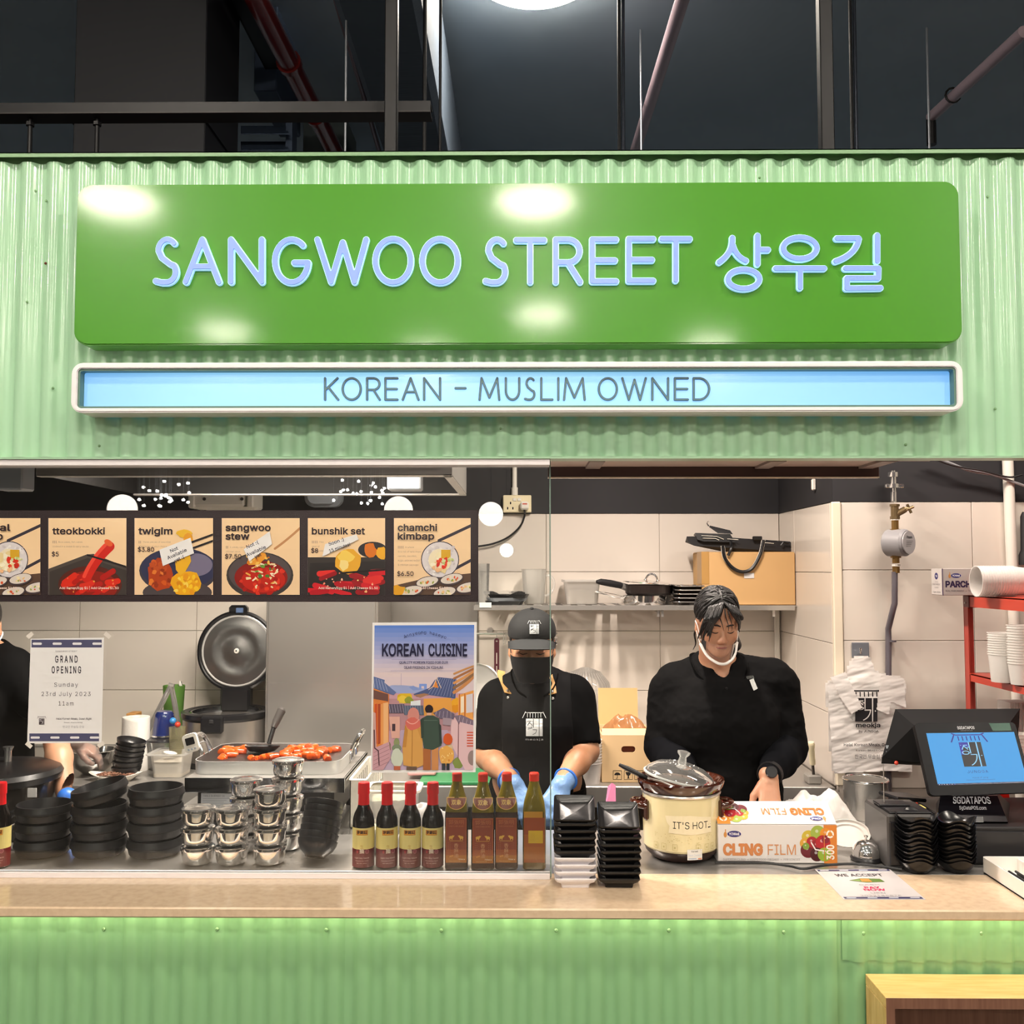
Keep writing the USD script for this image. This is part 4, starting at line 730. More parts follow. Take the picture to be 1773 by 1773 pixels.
q = np.array([X0 + .055, Yp - .012, zz(881)]); wpart(t, 'valve_handle', cat(rod(q + [-.008, 0, .018], q + [.008, 0, -.018], .006, 8), rod(q + [-.018, 0, -.008], q + [.018, 0, .008], .006, 8), rod(q + [-.02, 0, 0], q, .007, 8)), 'bronze')
for y0, y1 in ((901, 916), (966, 975), (981, 992)): wpart(t, 'brass_nut', rod((X0, Yp, zz(y1)), (X0, Yp, zz(y0)), .0145, 10), 'brass')
for y0, y1 in ((916, 922), (958, 966)): wpart(t, 'brass_nut', rod((X0, Yp, zz(y1)), (X0, Yp, zz(y0)), .021, 6), 'brass')
wpart(t, 'seal_ring', cat(rod((X0, Yp, zz(901)), (X0, Yp, zz(899)), .017, 12), rod((X0, Yp, zz(980)), (X0, Yp, zz(977)), .017, 12)), 'white_plastic')
q = np.array([X0, Yp, zz(940)]); body = lathe([(0, -.045), (.052, -.045), (.056, -.04), (.056, .035), (.05, .045), (0, .045)], 32); body = mv(body, (0, 0, 0), ry=PI / 2); body = mv(body, q + [.005, -.01, 0], rz=-.9)
wpart(t, 'meter_body', body, M('meter_grey', '#8f8d90', 0.45)); d = np.array([math.cos(-.9), math.sin(-.9), 0]); face = mv(mv(lathe([(0, 0), (.047, 0), (.047, .006), (0, .006)], 28), (0, 0, 0), ry=PI / 2), q + [.005, -.01, 0] + d * .046, rz=-.9); wpart(t, 'dial', face, M('dial_grey', '#9d9a9c', 0.3))
pr = Print(); pr.add(text('Prosm', 0, .018, .010, 'c', bold=1), '#4a4a4c'); [pr.add(sbox(-.025, .006 - i * .007, .025 - .006 * i, .0075 - i * .007), '#5c5b5e') for i in range(4)]
e1 = np.array([-d[1], d[0], 0]); put_print(t, 'dial_print', pr, PAPER, lambda u, v, l: q + [.005, -.01, 0] + d * .0535 + u[:, None] * e1 + v[:, None] * np.array([0, 0, 1.]) + l[:, None] * d, world=True)
wpart(t, 'pipe_clip', cat(rod((X0 - .006, Yp + .05, zz(1113)), (X0 - .006, Yp + .05, zz(1110)), .019, 14)), 'pipe_grey')
# white pipe, grey cables at the far right
X1 = at(1757, 900, YR - .03)[0]; solo('drain_pipe', rod((X1, YR - .03, .1), (X1 - .03, YR - .03, 2.868), .022, 16), M('white_plastic'), 'white plastic pipe running up the right wall behind the red shelf', 'pipe')
solo('cable', tube(spline([at(x, y, YR - .06) for x, y in ((1612, 790), (1640, 800), (1680, 815), (1720, 822), (1750, 833), (1800, 850))]), .006, 8), M('cable_grey', '#8d8b8e', 0.5), 'grey cable sagging across the black wall band at the right', 'cable')
solo('cable', tube(spline([at(x, y, YR - .075) for x, y in ((1606, 790), (1650, 806), (1700, 815), (1745, 826), (1770, 822))]), .004, 8), M('rubber_black'), 'thin black cable beside the grey cable on the black wall band', 'cable')
q = at(1412, 848, YB - .3); solo('wall_clip', box(XS - .02, XS - .002, 4.42, 4.44, q[2] - .03, q[2] + .02, .004), M('white_plastic'), 'small white clip on the black part of the side wall', 'clip')
q = at(1769, 960, YR - .05); solo('black_nozzle', lathe([(0, 0), (.03, 0), (.03, .04), (.022, .06), (.02, .2), (.012, .22), (0, .22)], 16).apply_translation((q[0] + .02, YR - .05, at(1769, 978, YR - .05)[2])), M('black_matte'), 'black ribbed tube end at the right edge above the plastic cups', 'tube')
# wall shelf made of slats
t = thing('wall_shelf', 'long slatted steel wall shelf on brackets behind the two cooks', 'shelf', (0, 4.8, 1.5)); zs_ = at(1200, 1048, 4.76)[2]; sx0, sx1 = at(820, 1048, 4.76)[0], at(1376, 1048, 4.76)[0]
wpart(t, 'front_edge', box(sx0, sx1, 4.755, 4.765, zs_ - .024, zs_, .002), 'brushed'); wpart(t, 'rear_edge', box(sx0, sx1, 5.05, 5.06, zs_ - .03, zs_, .002), 'brushed')
n = 22
for i in range(n): x = sx0 + .01 + (sx1 - sx0 - .04) * i / (n - 1); wpart(t, 'slat', box(x - .006, x + .032 if 1 < i < 15 else x + .06, 4.765, 5.05, zs_ - .006, zs_ - .001), 'brushed', smooth=False)
for px in (1140, 1147, 1340): q = at(px, 1056, 4.77); wpart(t, 'bracket', cat(box(q[0] - .006, q[0] + .006, 4.772, 4.776, zs_ - .055, zs_ - .02), box(q[0] - .003, q[0] + .003, 4.78, 5.066, zs_ - .035, zs_ - .008)), 'brushed')
x = at(1346, 1100, 5.05)[0]; wpart(t, 'upright', box(x - .012, x + .012, 5.052, 5.066, .9, zs_ - .006, .002), 'white_plastic')
q = at(840, 1047, 4.754); wpart(t, 'price_label', box(at(830, 1047, 4.754)[0], at(851, 1047, 4.754)[0], 4.751, 4.755, at(840, 1052, 4.754)[2], at(840, 1043, 4.754)[2]), M('paper'))
# things on the shelf
M('milky_solid', '#efe9dd', 0.4); clear('milky', (.97, .97, .97), .1, .35, (.9, .88, .84)); clear('clear_plastic', (.96, .97, .97), .05, .10, (.9, .9, .9))
def sh(px): return at(px, 1045, 4.9)[0]
t = thing('food_container', 'pale translucent square tub on the wall shelf left of the pan', 'container', (sh(1008), 4.955, zs_)); part(t, 'body', tub(.175, .16, .15, .14, .115, .002, .02), clear('milky')); part(t, 'rim', mv(tub(.195, .18, .193, .178, .012, .003, .022), (0, 0, .108)), clear('milky')); part(t, 'paper_stack', box(-.065, .065, -.06, .06, .003, .07, .004), M('milky_solid'))
t = thing('plastic_jug', 'clear plastic jug on the wall shelf behind the glass edge', 'jug', (sh(925), 4.97, zs_)); part(t, 'body', lathe([(0, 0), (.05, 0), (.062, .17), (.065, .172), (.062, .172), (.048, .004), (0, .004)], 28), clear('milky')); part(t, 'handle', tube(bez((.058, 0, .14), (.12, 0, .15), (.11, 0, .04), (.052, 0, .04)), .006, 8), clear('milky'))
t = thing('tray_stack', 'dark flat trays wrapped in film lying on the wall shelf beside the menu board', 'tray', (sh(874), 4.86, zs_))
for k, a in enumerate((0, .2, -.15)): part(t, 'tray', mv(tub(.19, .13, .17, .11, .018, .003, .02), (0.01 * k, 0, .016 * k), rz=a), M(['black_plastic', 'grey_plastic', 'black_plastic'][k]))
part(t, 'film', mv(grid_sheet(lambda u, v: np.stack([(u - .5) * .2, (v - .5) * .14, .05 + .012 * np.sin(9 * u + 4 * v)], -1), 14, 10), (0, 0, .005)), clear('clear_plastic'))
t = thing('glass_tumbler', 'tall clear tumbler at the left end of the wall shelf', 'tumbler', (sh(834), 5.0, zs_)); part(t, 'body', lathe([(0, 0), (.03, 0), (.036, .2), (.033, .2), (.028, .006), (0, .006)], 24), clear('clear_plastic'))
# pans
t = thing('frying_pan', 'dark frying pan with black handle lying on a steel colander on the shelf', 'pan', (sh(1123), 4.885, zs_ + .046)); part(t, 'bowl', lathe([(0, 0), (.105, 0), (.115, .01), (.12, .05), (.115, .05), (.1, .006), (0, .006)], 36), M('pan_black', '#2b2422', 0.3)); h0 = np.array([-.112, 0, .035])
part(t, 'handle', tube([h0, h0 + [-.03, -.02, .012], h0 + [-.08, -.05, .022], h0 + [-.13, -.08, .03], h0 + [-.15, -.09, .03]], [.012, .016, .017, .015, .008], 12), M('black_matte')); part(t, 'handle_ferrule', tube([h0 + [.006, 0, 0], h0 + [-.025, -.017, .01]], [.018, .016], 12), M('brushed'))
t2 = thing('pan_lid', 'shiny flat pan lid with loop handle resting tilted on the frying pan', 'lid', (sh(1128), 4.9, zs_ + .1), (0, 4, 0)); part(t2, 'disc', lathe([(0, .012), (.05, .011), (.13, .002), (.14, 0), (.142, .004), (.13, .007), (.05, .016), (0, .018)], 40), M('chrome')); part(t2, 'handle', tube(bez((-.03, 0, .014), (-.025, 0, .06), (.025, 0, .06), (.03, 0, .014)), .005, 10), M('chrome')); part(t2, 'handle_base', cat(*[lathe([(0, 0), (.011, 0), (.008, .008), (0, .008)], 12).apply_translation((x, 0, .013)) for x in (-.03, .03)]), M('chrome'))
t = thing('steel_colander', 'shallow ribbed steel pan under the frying pan on the shelf', 'pan', (sh(1115), 4.885, zs_)); part(t, 'body', lathe([(0, 0), (.10, 0), (.108, .044), (.104, .044), (.096, .004), (0, .004)], 48), M('chrome')); part(t, 'handle', cat(*[tube([(-.1, o, .03), (-.15, o * 1.4, .035), (-.24, o * .5, .062)], .004, 6) for o in (-.018, 0, .018)]), M('brushed')); part(t, 'whisk', cat(*[tube(bez((-.09, .0, .03), (-.13, .02 * k, .05), (-.2, .02 * k, .06), (-.23, 0, .062)), .0018, 5) for k in (-1.5, -.5, .5, 1.5)]), M('chrome'))
t = thing('sauce_pot', 'grey pot standing behind the frying pan on the shelf', 'pot', (sh(1155), 5.02, zs_)); part(t, 'body', lathe([(0, 0), (.04, 0), (.048, .085), (.045, .085), (.037, .004), (0, .004)], 32), M('grey_plastic'))
t0 = thing('serving_tray', 'lowest black steel serving tray stacked on the shelf beside the woman', 'tray', (sh(1187), 4.86, zs_)); part(t0, 'tray', tub(.13, .16, .11, .14, .014, .002, .02, .01), M('pan_black')); part(t0, 'rim', tube([(x, y, .016) for x, y, _ in ringrect(.15, .18, .03, 0)], .003, 6, closed=True), M('chrome'))
for k, l in enumerate(('second', 'third', 'fourth', 'topmost')): dup(t0, (sh(1187) + .001 * k, 4.86, zs_ + .019 * (k + 1)), (0, 0, 2 * k), l + ' black steel serving tray in the stack on the shelf beside the woman' if k < 3 else 'topmost black steel serving tray of the stack on the shelf')
# cardboard box and folded cooler bag
bx0, bx1, bzt = sh(1208), sh(1366), at(1300, 957, 4.78)[2]
t = thing('cardboard_box', 'large closed brown cardboard box at the right end of the wall shelf', 'box', ((bx0 + bx1) / 2, 4.78, zs_)); wpart(t, 'carton', box(bx0, bx1, 4.78, 5.02, zs_ + .001, bzt, .003), 'cardboard'); wpart(t, 'flap', cat(box(bx0 + .002, bx1 - .002, 4.782, 4.895, bzt, bzt + .004), box(bx0 + .002, bx1 - .002, 4.9, 5.018, bzt, bzt + .004)), 'cardboard')
wpart(t, 'packing_tape', box(bx0 - .001, bx0 + .035, 4.778, 4.9, zs_ + .1, bzt + .005), M('tape_brown', '#b88e54', 0.3)); q = at(1297, 997, 4.778); wpart(t, 'torn_sticker', box(q[0] - .024, q[0] + .024, 4.777, 4.779, q[2] - .012, q[2] + .014, .0006), 'paper')
zb2 = bzt + .006; t = thing('cooler_bag', 'folded black bag with white-edged strap lying on the cardboard box', 'bag', (sh(1285), 4.85, zb2)); c = lambda px, dz, y=4.86: (sh(px), y, zb2 + dz)
wpart(t, 'bag_body', hull([c(1190, .05), c(1188, .075), c(1200, .03), c(1368, 0.0), c(1370, .03), c(1366, .05), c(1230, .075), c(1192, .05, 4.98), c(1230, .075, 4.98), c(1368, .0, 4.98), c(1366, .05, 4.98), c(1260, .002, 4.88), c(1260, .002, 4.98)]), 'black_matte')
wpart(t, 'flap', hull([c(1205, .06, 4.845), c(1202, .092, 4.85), c(1262, .085, 4.845), c(1270, .045, 4.84), c(1215, .05, 4.84), c(1205, .085, 4.95), c(1262, .082, 4.95)]), 'rubber_black')
wpart(t, 'side_pocket', hull([c(1226, .12, 4.85), c(1228, .128, 4.86), c(1262, .104, 4.85), c(1266, .085, 4.84), c(1240, .09, 4.84), c(1258, .1, 4.93)]), 'black_matte')
for e, m, w_ in ((0, 'rubber_black', .009), (1, 'white_plastic', .002)):
    for o in ((0,) if e == 0 else (-.009, .009)): wpart(t, 'strap' if e == 0 else 'strap_edge', tube(spline([(sh(px + o * 300), 4.768 - .001 * e, at(px, py, 4.77)[2]) for px, py in ((1243, 945), (1246, 965), (1258, 982), (1275, 990), (1292, 984), (1306, 960), (1312, 935))]), w_ if e == 0 else .0022, 6), m)
wpart(t, 'strap', tube(spline([c(1262, .05, 4.84), c(1258, .02, 4.77), c(1252, -.02, 4.768)]), .007, 6), 'rubber_black')
wpart(t, 'zip_piping', cat(*[tube([c(a, h, 4.838) for a, h in l], .0016, 5) for l in (((1212, .078), (1238, .074), (1250, .06)), ((1214, .066), (1236, .064), (1242, .056)), ((1256, .062), (1275, .058)), ((1316, .045), (1336, .04)))]), 'white_plastic')
wpart(t, 'buckle', cat(box(*sorted((sh(1300), sh(1316))), 4.835, 4.85, zb2 + .055, zb2 + .075, .003), tube([c(1348, .03, 4.84), c(1352, .045, 4.84), c(1362, .04, 4.84)], .005, 6)), 'rubber_black'); wpart(t, 'hook', tube(spline([c(1226, .125), c(1223, .14), c(1226, .148)]), .003, 6), 'chrome')
# rail with hanging tools behind the man
zr_ = at(860, 1097, 5.03)[2]; t = thing('utensil_rail', 'thin steel utensil rail on the wall behind the man, with hooks', 'rail', (at(850, 1097, 5.03)[0], 5.03, zr_)); wpart(t, 'rail', rod((at(680, 1150, 5.03)[0], 5.03, zr_), (at(965, 1150, 5.03)[0], 5.03, zr_), .006, 10), 'brushed')
for px in (860, 872, 876): x = at(px, 1150, 5.03)[0]; wpart(t, 'hook', tube(bez((x, 5.03, zr_ + .008), (x, 5.015, zr_ + .005), (x, 5.02, zr_ - .06), (x, 5.012, zr_ - .05)), .002, 6), 'brushed')
for px in (848, 955): q = at(px, 1085, 5.04); wpart(t, 'mount', mv(lathe([(0, 0), (.018, 0), (.014, .02), (0, .02)], 20), (q[0], YB, zr_ + .012), rx=PI / 2), 'brushed')
q0, q1 = at(860, 1106, 5.01), at(860, 1180, 5.01); g = LineString([(q0[0], q0[2] - .01), (q0[0], q1[2])]).buffer(.013).difference(unary_union([Point(q0[0], q0[2] - .012).buffer(.004), sbox(q0[0] - .003, q0[2] - .125, q0[0] + .003, q0[2] - .07), sbox(q0[0] - .003, q1[2], q0[0] + .003, q0[2] - .135)]))
solo('spatula', plate(g, 5.014, .006), M('maroon_plastic', '#54202c', 0.4), 'maroon slotted utensil handle hanging from the rail beside the man', 'utensil')
q = at(826, 1190, 4.98); solo('pan_lid', mv(lathe([(0, 0), (.10, .004), (.115, .012), (.118, .016), (.112, .018), (.1, .012), (0, .006)], 36), (q[0], 4.99, q[2]), rx=PI / 2 - .25), M('brushed'), 'round steel lid leaning on the wall behind the poster', 'lid')
q = at(957, 1110, 5.0); t = thing('wall_tap', 'small chrome tap on the wall just right of the man\'s cap', 'tap', tuple(q))
for k in range(3): wpart(t, 'spout', rod(q + [-.03, 0, .018 - k * .016], q + [.022, 0, .018 - k * .016], .006, 10), 'chrome')
wpart(t, 'body', rod(q + [-.02, .07, 0], q + [-.02, -.005, 0], .017, 14), 'chrome'); wpart(t, 'red_band', rod(q + [.002, 0, -.005], q + [.01, 0, -.005], .0135, 12), 'red_paint')
# steel cupboard behind the tray
a, b = at(462, 1000, 4.6), at(645, 1287, 4.6); b2 = at(826, 1330, 4.7)
t = thing('steel_cabinet', 'tall brushed steel cabinet standing on the bench beside the rice cooker', 'cabinet', ((a[0] + b[0]) / 2, 4.6, ZB)); M('cab_steel', '#bdb8b3', 0.26, 0.8, bump=(2.5, 0.05, (3, 1, .6)))
wpart(t, 'body', box(a[0], b[0] + .02, 4.6, YB - .02, ZB + .001, 1.62, .004), 'cab_steel'); wpart(t, 'door', box(a[0] + .01, b[0] + .01, 4.592, 4.6, ZB + .02, 1.6, .004), 'cab_steel')
# hanging steel panel right of it, dark grey board behind the poster
solo('splash_plate', box(at(668, 1150, 5.0)[0], at(826, 1150, 5.0)[0], YB - .014, YB - .004, 1.06, 1.64), M('cab_steel'), 'steel splash panel on the wall behind the poster', 'panel')
# ================================================================ THINGS ON THE COUNTER AND THE BENCH
def wrap(r, cz=0.0, face=-PI / 2): return lambda u, v, l: np.stack([(r + l) * np.cos(face + u / r), (r + l) * np.sin(face + u / r), cz + v], 1)
STR = [(a, a + .006) for a in np.arange(-.2, .2, .006)]
def put(px, py, r=0.0, z=ZC):
    """where a round thing stands whose foot the photograph shows at px, py"""
    q = atz(px, py, z); return (q[0] + (q[0] / q[1]) * r, q[1] + r, z)
M('soy_glass', '#070404', 0.08, coat_weight=0.3); M('cap_red', '#d3141c', 0.3); M('liquid_oil', '#2b0d06', 0.06, coat_weight=1.0); M('olive_glass', '#8a7a1e', 0.05, transmission_weight=0.5, ior=1.3); M('cap_orange', '#cc2b18', 0.35)
LAB = tinted('print_label', 0.35)
def soy(kind, loc, lab, rot=0):
    t = thing('soy_sauce_bottle', lab, 'bottle', loc, (0, 0, rot), 'soy sauce bottles behind the glass'); k = .001744
    part(t, 'glass', lathe([(0, 0), (17 * k, 0), (19 * k, 2 * k), (19 * k, 76 * k), (18.5 * k, 82 * k), (16 * k, 91 * k), (12 * k, 99 * k), (9.5 * k, 106 * k), (9 * k, 112 * k), (0, 112 * k)], 36), M('soy_glass'), smooth=60)
    part(t, 'neck_sleeve', lathe([(9.9 * k, 106 * k), (9.3 * k, 124 * k), (0, 124 * k)], 28), M('cap_red')); part(t, 'cap', lathe([(0, 124 * k), (10.4 * k, 124 * k), (10.2 * k, 141 * k), (9.4 * k, 143.5 * k), (0, 144.5 * k)], 28), M('cap_red'))
    p = Print(); h = .058; y0, y1, y2 = 2 * k, 33 * k, 69 * k
    p.add(sbox(-h, y1, h, y2), '#ecdc8a', 0).add(sbox(-h, y0, h, y1), '#6a0e18', 0)
    p.add(sbox(-.018, .099, .018, .1145), '#cf7d22', 1).add(sbox(-.0165, .1003, .0165, .1133), '#e8a22e', 2).add(text('李錦記', 0, .1042, .0078, 'c', font='cjk', bold=1), '#3b1a12', 3); p.add(Polygon([(-.0155, .104), (-.0125, .104), (-.014, .109)]), '#8a2a1a', 3).add(Polygon([(.0125, .104), (.0155, .104), (.014, .109)]), '#8a2a1a', 3)
    p.add(text('生', 0, .061, .0085, 'c', font='cjk'), '#c9a24a', 1).add(text('抽', 0, .0475, .0105, 'c', font='cjk', bold=1), '#e8d9c8', 2); p.add(Point(.0165, .051).buffer(.0065), '#b06a72', 2).add(Point(.0165, .051).buffer(.005), '#8f3a46', 3); p.add(sbox(-.0165, .046, -.0115, .0535), '#a8202a', 2)
    for i, (s_, hh) in enumerate((('Light Soy Sauce', .0045), ('Seasoned Soy Sauce', .003), ('NET VOL 500ml', .003))): p.add(text(s_, 0, .030 - .0075 * i, hh, 'c'), '#d9b4ae', 2)
    put_print(t, 'label', p, LAB, wrap(19.15 * k), strips=STR)
    return t
s0 = soy(0, put(629, 1505, .034), 'soy sauce bottle with red cap and yellow label, first left of the right-hand row'); q = s0
for px, py, rz, lab in ((669.5, 1505, 14, 'soy sauce bottle with red cap, second of the row, its label turned right'), (710, 1505, 3, 'soy sauce bottle with red cap, third of the row, in front of the plastic bag'), (749, 1505, -3, 'soy sauce bottle with red cap standing next to the oil bottles'), (-3, 1505, 12, 'soy sauce bottle with red cap cut off by the left edge of the photo')): dup(s0, put(px, py, .034), (0, 0, rz), lab)
def sqring(w, r, z): return ringrect(w, w, r, z, n=4)
def oil(loc, lab, rot=0, back=False, dz=0.0, name='sesame_oil_bottle'):
    t = thing(name, lab, 'bottle', loc, (0, 0, rot), 'square sesame oil bottles'); k = .001744
    low = [(37, 6, 0), (40, 7, 2), (40, 7, 88), (39, 9, 97)]; up = [(39, 9, 97), (35, 12, 112), (26, 12.5, 128), (18, 8.9, 142), (16.5, 8.2, 148)]
    part(t, 'oil_body', loft([sqring(w * k, r * k, z * k) for w, r, z in low]), M('liquid_oil') if not back else M('oil_amber', '#5e4a12', 0.06, coat_weight=1.0), smooth=50); part(t, 'glass_shoulder', loft([sqring(w * k, r * k, z * k) for w, r, z in up]), M('olive_glass'), smooth=50)
    part(t, 'cap', lathe([(0, 147 * k), (8.6 * k, 147 * k), (8.8 * k, 159 * k), (7.6 * k, 161 * k), (0, 161.5 * k)], 28), M('cap_orange'))
    h = 18 * k; p = Print(); z0, z1 = 12 * k, 88 * k
    if not back:
        p.add(sbox(-h, z0, h, z1), '#a8531c', 0).add(sbox(-h, z0, h, z0 + .022), '#b9701f', 1).add(sbox(-.029, z1 - .094, .029, z1 - .004), '#8f3a1a', 1); p.add(text('郭張明', 0, z1 - .018, .0105, 'c', font='cjk', w=.046), '#b56a3a', 2).add(text('GHEE CHIEN HIANG', 0, z1 - .027, .004, 'c', w=.044), '#b9733f', 2)
        for sx in (-1, 1): p.add(unary_union([affinity.translate(affinity.scale(Point(0, 0).buffer(1), .0062, .0042), sx * .0155, .0955), Point(sx * .010, .0985).buffer(.0032), sbox(sx * .0195 - .0012, .088, sx * .0195 + .0012, .095), sbox(sx * .0125 - .0012, .088, sx * .0125 + .0012, .095), LineString([(sx * .008, .098), (sx * .006, .1005)]).buffer(.0009)]), '#e8b548', 3)
        p.add(sbox(-.02, .0845, .02, .0858), '#d9a83f', 2)
        for i, c in enumerate('香麻油'): p.add(text(c, 0, .066 - .0145 * i, .0105, 'c', font='cjk'), '#d39a6a', 3)
        for x in (-.023, -.018, .018, .023): [p.add(sbox(x - .001, .036 + .006 * i, x + .001, .0385 + .006 * i), '#a3623a', 3) for i in range(8)]
        p.add(affinity.rotate(sbox(-.02, .038, -.0085, .0425), 18), '#d98f3a', 4).add(text('750ml e', .016, .029, .004, 'c', bold=1), '#e8d3b0', 3).add(text('Pure Sesame Oil', -.004, .024, .003, 'c'), '#e0b56a', 3)
    else: p.add(sbox(-h, z0, h, z1), '#a85a14', 0).add(sbox(-h, z0 + .01, h, z0 + .046), '#b0661c', 1).add(sbox(-h, z1 - .05, h, z1), '#99410f', 1).add(sbox(-.018, .078, .026, .1155), '#d9b21e', 2).add(sbox(-h, z1, h - .006, z1 + .018), '#c58a1a', 1); [p.add(sbox(-.012, .085 + .004 * i, .002, .086 + .004 * i), '#c9a01a', 3) for i in range(6)]
    put_print(t, 'label', p, LAB, lambda u, v, l: np.stack([u, -20.15 * k - l, v], 1))
    g = affinity.scale(Point(0, 0).buffer(1, quad_segs=16), .030, .030).intersection(sbox(-.03, -.03, .03, .006)); p = Print().add(g, '#d9a338', 0).add(g.buffer(-.0025), '#8a3a14', 1).add(text('双象', 0, -.014, .011, 'c', font='cjk', bold=1), '#d9a338', 2)
    if not back: put_print(t, 'neck_label', p, LAB, lambda u, v, l: np.stack([u, -(19.3 - 7.2 * np.clip((v + .018) / .030, 0, 1.2)) * k - .0016 - l + .22 * (u * u) / .06 * 0, 106 * k + .022 + v], 1), strips=STR)
    return t
o0 = oil(put(791, 1506, .035), 'square dark sesame oil bottle, first beside the soy sauce')
dup(o0, put(836, 1507, .035), (0, 0, 2), 'square dark sesame oil bottle, second of the row, with its label sitting low'); dup(o0, put(877.5, 1506, .035), (0, 0, -2), 'square dark sesame oil bottle, third of the row, below the blue glove')
oil(put(925, 1506, .035), 'olive green oil bottle showing a back label with yellow box, beside the glass edge', 0, True)

# black stone-look pans in three piles
M('pan_grey', '#131315', 0.4, bump=(30, .05))
def pan(loc, lab, rot=(0, 0, 0)):
    t = thing('black_pan', lab, 'pan', loc, rot, 'black pans piled behind the glass')
    part(t, 'bowl', lathe([(0, 0), (.070, 0), (.078, .006), (.083, .026), (.0865, .028), (.0875, .032), (.086, .036), (.0825, .052), (.079, .0525), (.076, .040), (.070, .012), (.06, .008), (0, .008)], 56), M('pan_grey'), smooth=35)
    return t
p0 = None; LV = ['bottom', 'second', 'third', 'top']
for i, (px, n, nm) in enumerate(((74, 3, 'left'), (171, 4, 'middle'), (268, 4, 'right'))):
    b = put(px, 1492, .09); N = ('bottom', 'second', 'top') if n == 3 else ('bottom', 'second', 'third', 'top')
    for k in range(n):
        lab = '%s black pan of the %s pile behind the glass' % (N[k], nm); rot = (0, 0, 37 * k); loc = (b[0] + R.uniform(-.001, .001), b[1], b[2] + .0525 * k)
        if i == 1 and k == 3: rot, lab, loc = (4, -13, 0), 'topmost black pan lying tilted on the middle pile', (b[0] + .006, b[1], b[2] + .0525 * 3 + .008)
        if p0 is None: p0 = pan(loc, lab, rot)
        else: dup(p0, loc, rot, lab)
# steel rice bowls with lids
def ricebowl(loc, lab, rot=(0, 0, 0)):
    t = thing('steel_rice_bowl', lab, 'bowl', loc, rot, 'lidded steel rice bowls piled behind the glass')
    part(t, 'bowl', lathe([(0, 0), (.036, 0), (.044, .006), (.0475, .02), (.0485, .042), (.047, .042), (0, .041)], 40), M('chrome'), smooth=45)
    part(t, 'lid', lathe([(0, .0425), (.0518, .0425), (.0524, .045), (.0512, .052), (.045, .0545), (.041, .053), (.02, .056), (0, .0565)], 40), M('chrome'), smooth=45); return t
r0 = None
for px, n, nm, Yo in ((342, 3, 'pile beside the black pans', 0), (401, 3, 'middle pile of the front row', 0), (466, 4, 'tallest pile of the front row', 0), (497, 5, 'back pile under the burner stand', .16), (425, 4, 'back pile in front of the rating plate', .14)):
    b = put(px, 1503, .053); b = (at(px, 1450, b[1] + Yo)[0], b[1] + Yo, ZC) if Yo else b
    for k in range(n):
        lab = '%s lidded steel bowl of the %s' % (['bottom', 'second', 'third', 'fourth', 'fifth'][k] if k < n - 1 else 'top', nm); loc = (b[0] + R.uniform(-.0006, .0006), b[1], b[2] + .0575 * k)
        if r0 is None: r0 = ricebowl(loc, lab)
        else: dup(r0, loc, (0, 0, 50 * k), lab)
# nested black bowls
M('melamine', '#1f1f22', 0.28)
def bowl(name, loc, rot, lab, grp, r=.062, h=.05, rb=.03, m='melamine'):
    t = thing(name, lab, 'bowl', loc, rot, grp); part(t, 'bowl', lathe([(0, .003), (rb - .006, .003), (rb - .005, 0), (rb, 0), (rb + .002, .004), (r * .82, h * .42), (r * .96, h * .75), (r, h), (r - .002, h + .001), (r * .93, h * .75), (r * .78, h * .42), (rb, .010), (0, .009)], 44), M(m), smooth=45); return t
b = put(543, 1503, .05); ax = np.array([.10, .42, .90]); ax /= np.linalg.norm(ax); rx, ry = -math.degrees(math.asin(ax[1])), math.degrees(math.atan2(ax[0], ax[2]))
b0 = bowl('black_bowl', (b[0], b[1] + .015, ZC + .014), (rx, ry, 0), 'lowest black bowl of the tilted nested pile, showing its round foot', 'nested black bowls leaning behind the glass')
for k in range(1, 7): o = ax * .0195 * k; dup(b0, (b[0] + o[0], b[1] + .015 + o[1], ZC + .014 + o[2]), (rx, ry, 0), '%s black bowl from the bottom of the tilted nested pile' % ['', 'second', 'third', 'fourth', 'fifth', 'sixth', 'uppermost, seventh'][k])
b = at(219, 1328, 4.32); b1 = bowl('black_bowl', (b[0], 4.32, ZB), (0, 0, 0), 'lowest black bowl of the pile beside the paper towel roll', 'black bowls piled on the back bench')
for k in range(1, 6): dup(b1, (b[0] + .002 * k, 4.32, ZB + .023 * k), (0, 2.5 * k, 0), '%s black bowl of the pile beside the paper towel roll' % ['', 'second', 'third', 'fourth', 'fifth', 'topmost'][k])
# burner stand, tray of rice cakes, ladle, timer
M('stand_dark', '#1c1b1d', 0.35)
x0, x1 = at(320, 1360, 3.45)[0], at(597, 1360, 3.45)[0]; zt, zl = at(450, 1347, 3.45)[2], at(450, 1372, 3.45)[2]
t = thing('burner_stand', 'low steel burner stand with dark body and rating plate carrying the rice cake tray', 'stand', ((x0 + x1) / 2, 3.7, ZC))
wpart(t, 'top_tray', box(x0, x1, 3.45, 3.95, zt - .012, zt, .002), 'steel'); wpart(t, 'front_apron', box(x0, x1, 3.446, 3.452, zl, zt, .001), M('steel_mirror', '#a9adb3', 0.1, 1.0)); wpart(t, 'side_apron', box(x1 - .005, x1, 3.452, 3.95, zl + .01, zt), 'steel')
wpart(t, 'body', box(at(345, 1150, 3.5)[0], at(580, 1150, 3.5)[0], 3.5, 3.9, ZC + .02, zl + .02, .01), 'stand_dark')
for sx in (x0 + .09, x1 - .05):
    for y in (3.54, 3.86): wpart(t, 'foot', lathe([(0, 0), (.018, 0), (.015, .021), (0, .021)], 14).apply_translation((sx, y, ZC)), 'stand_dark')
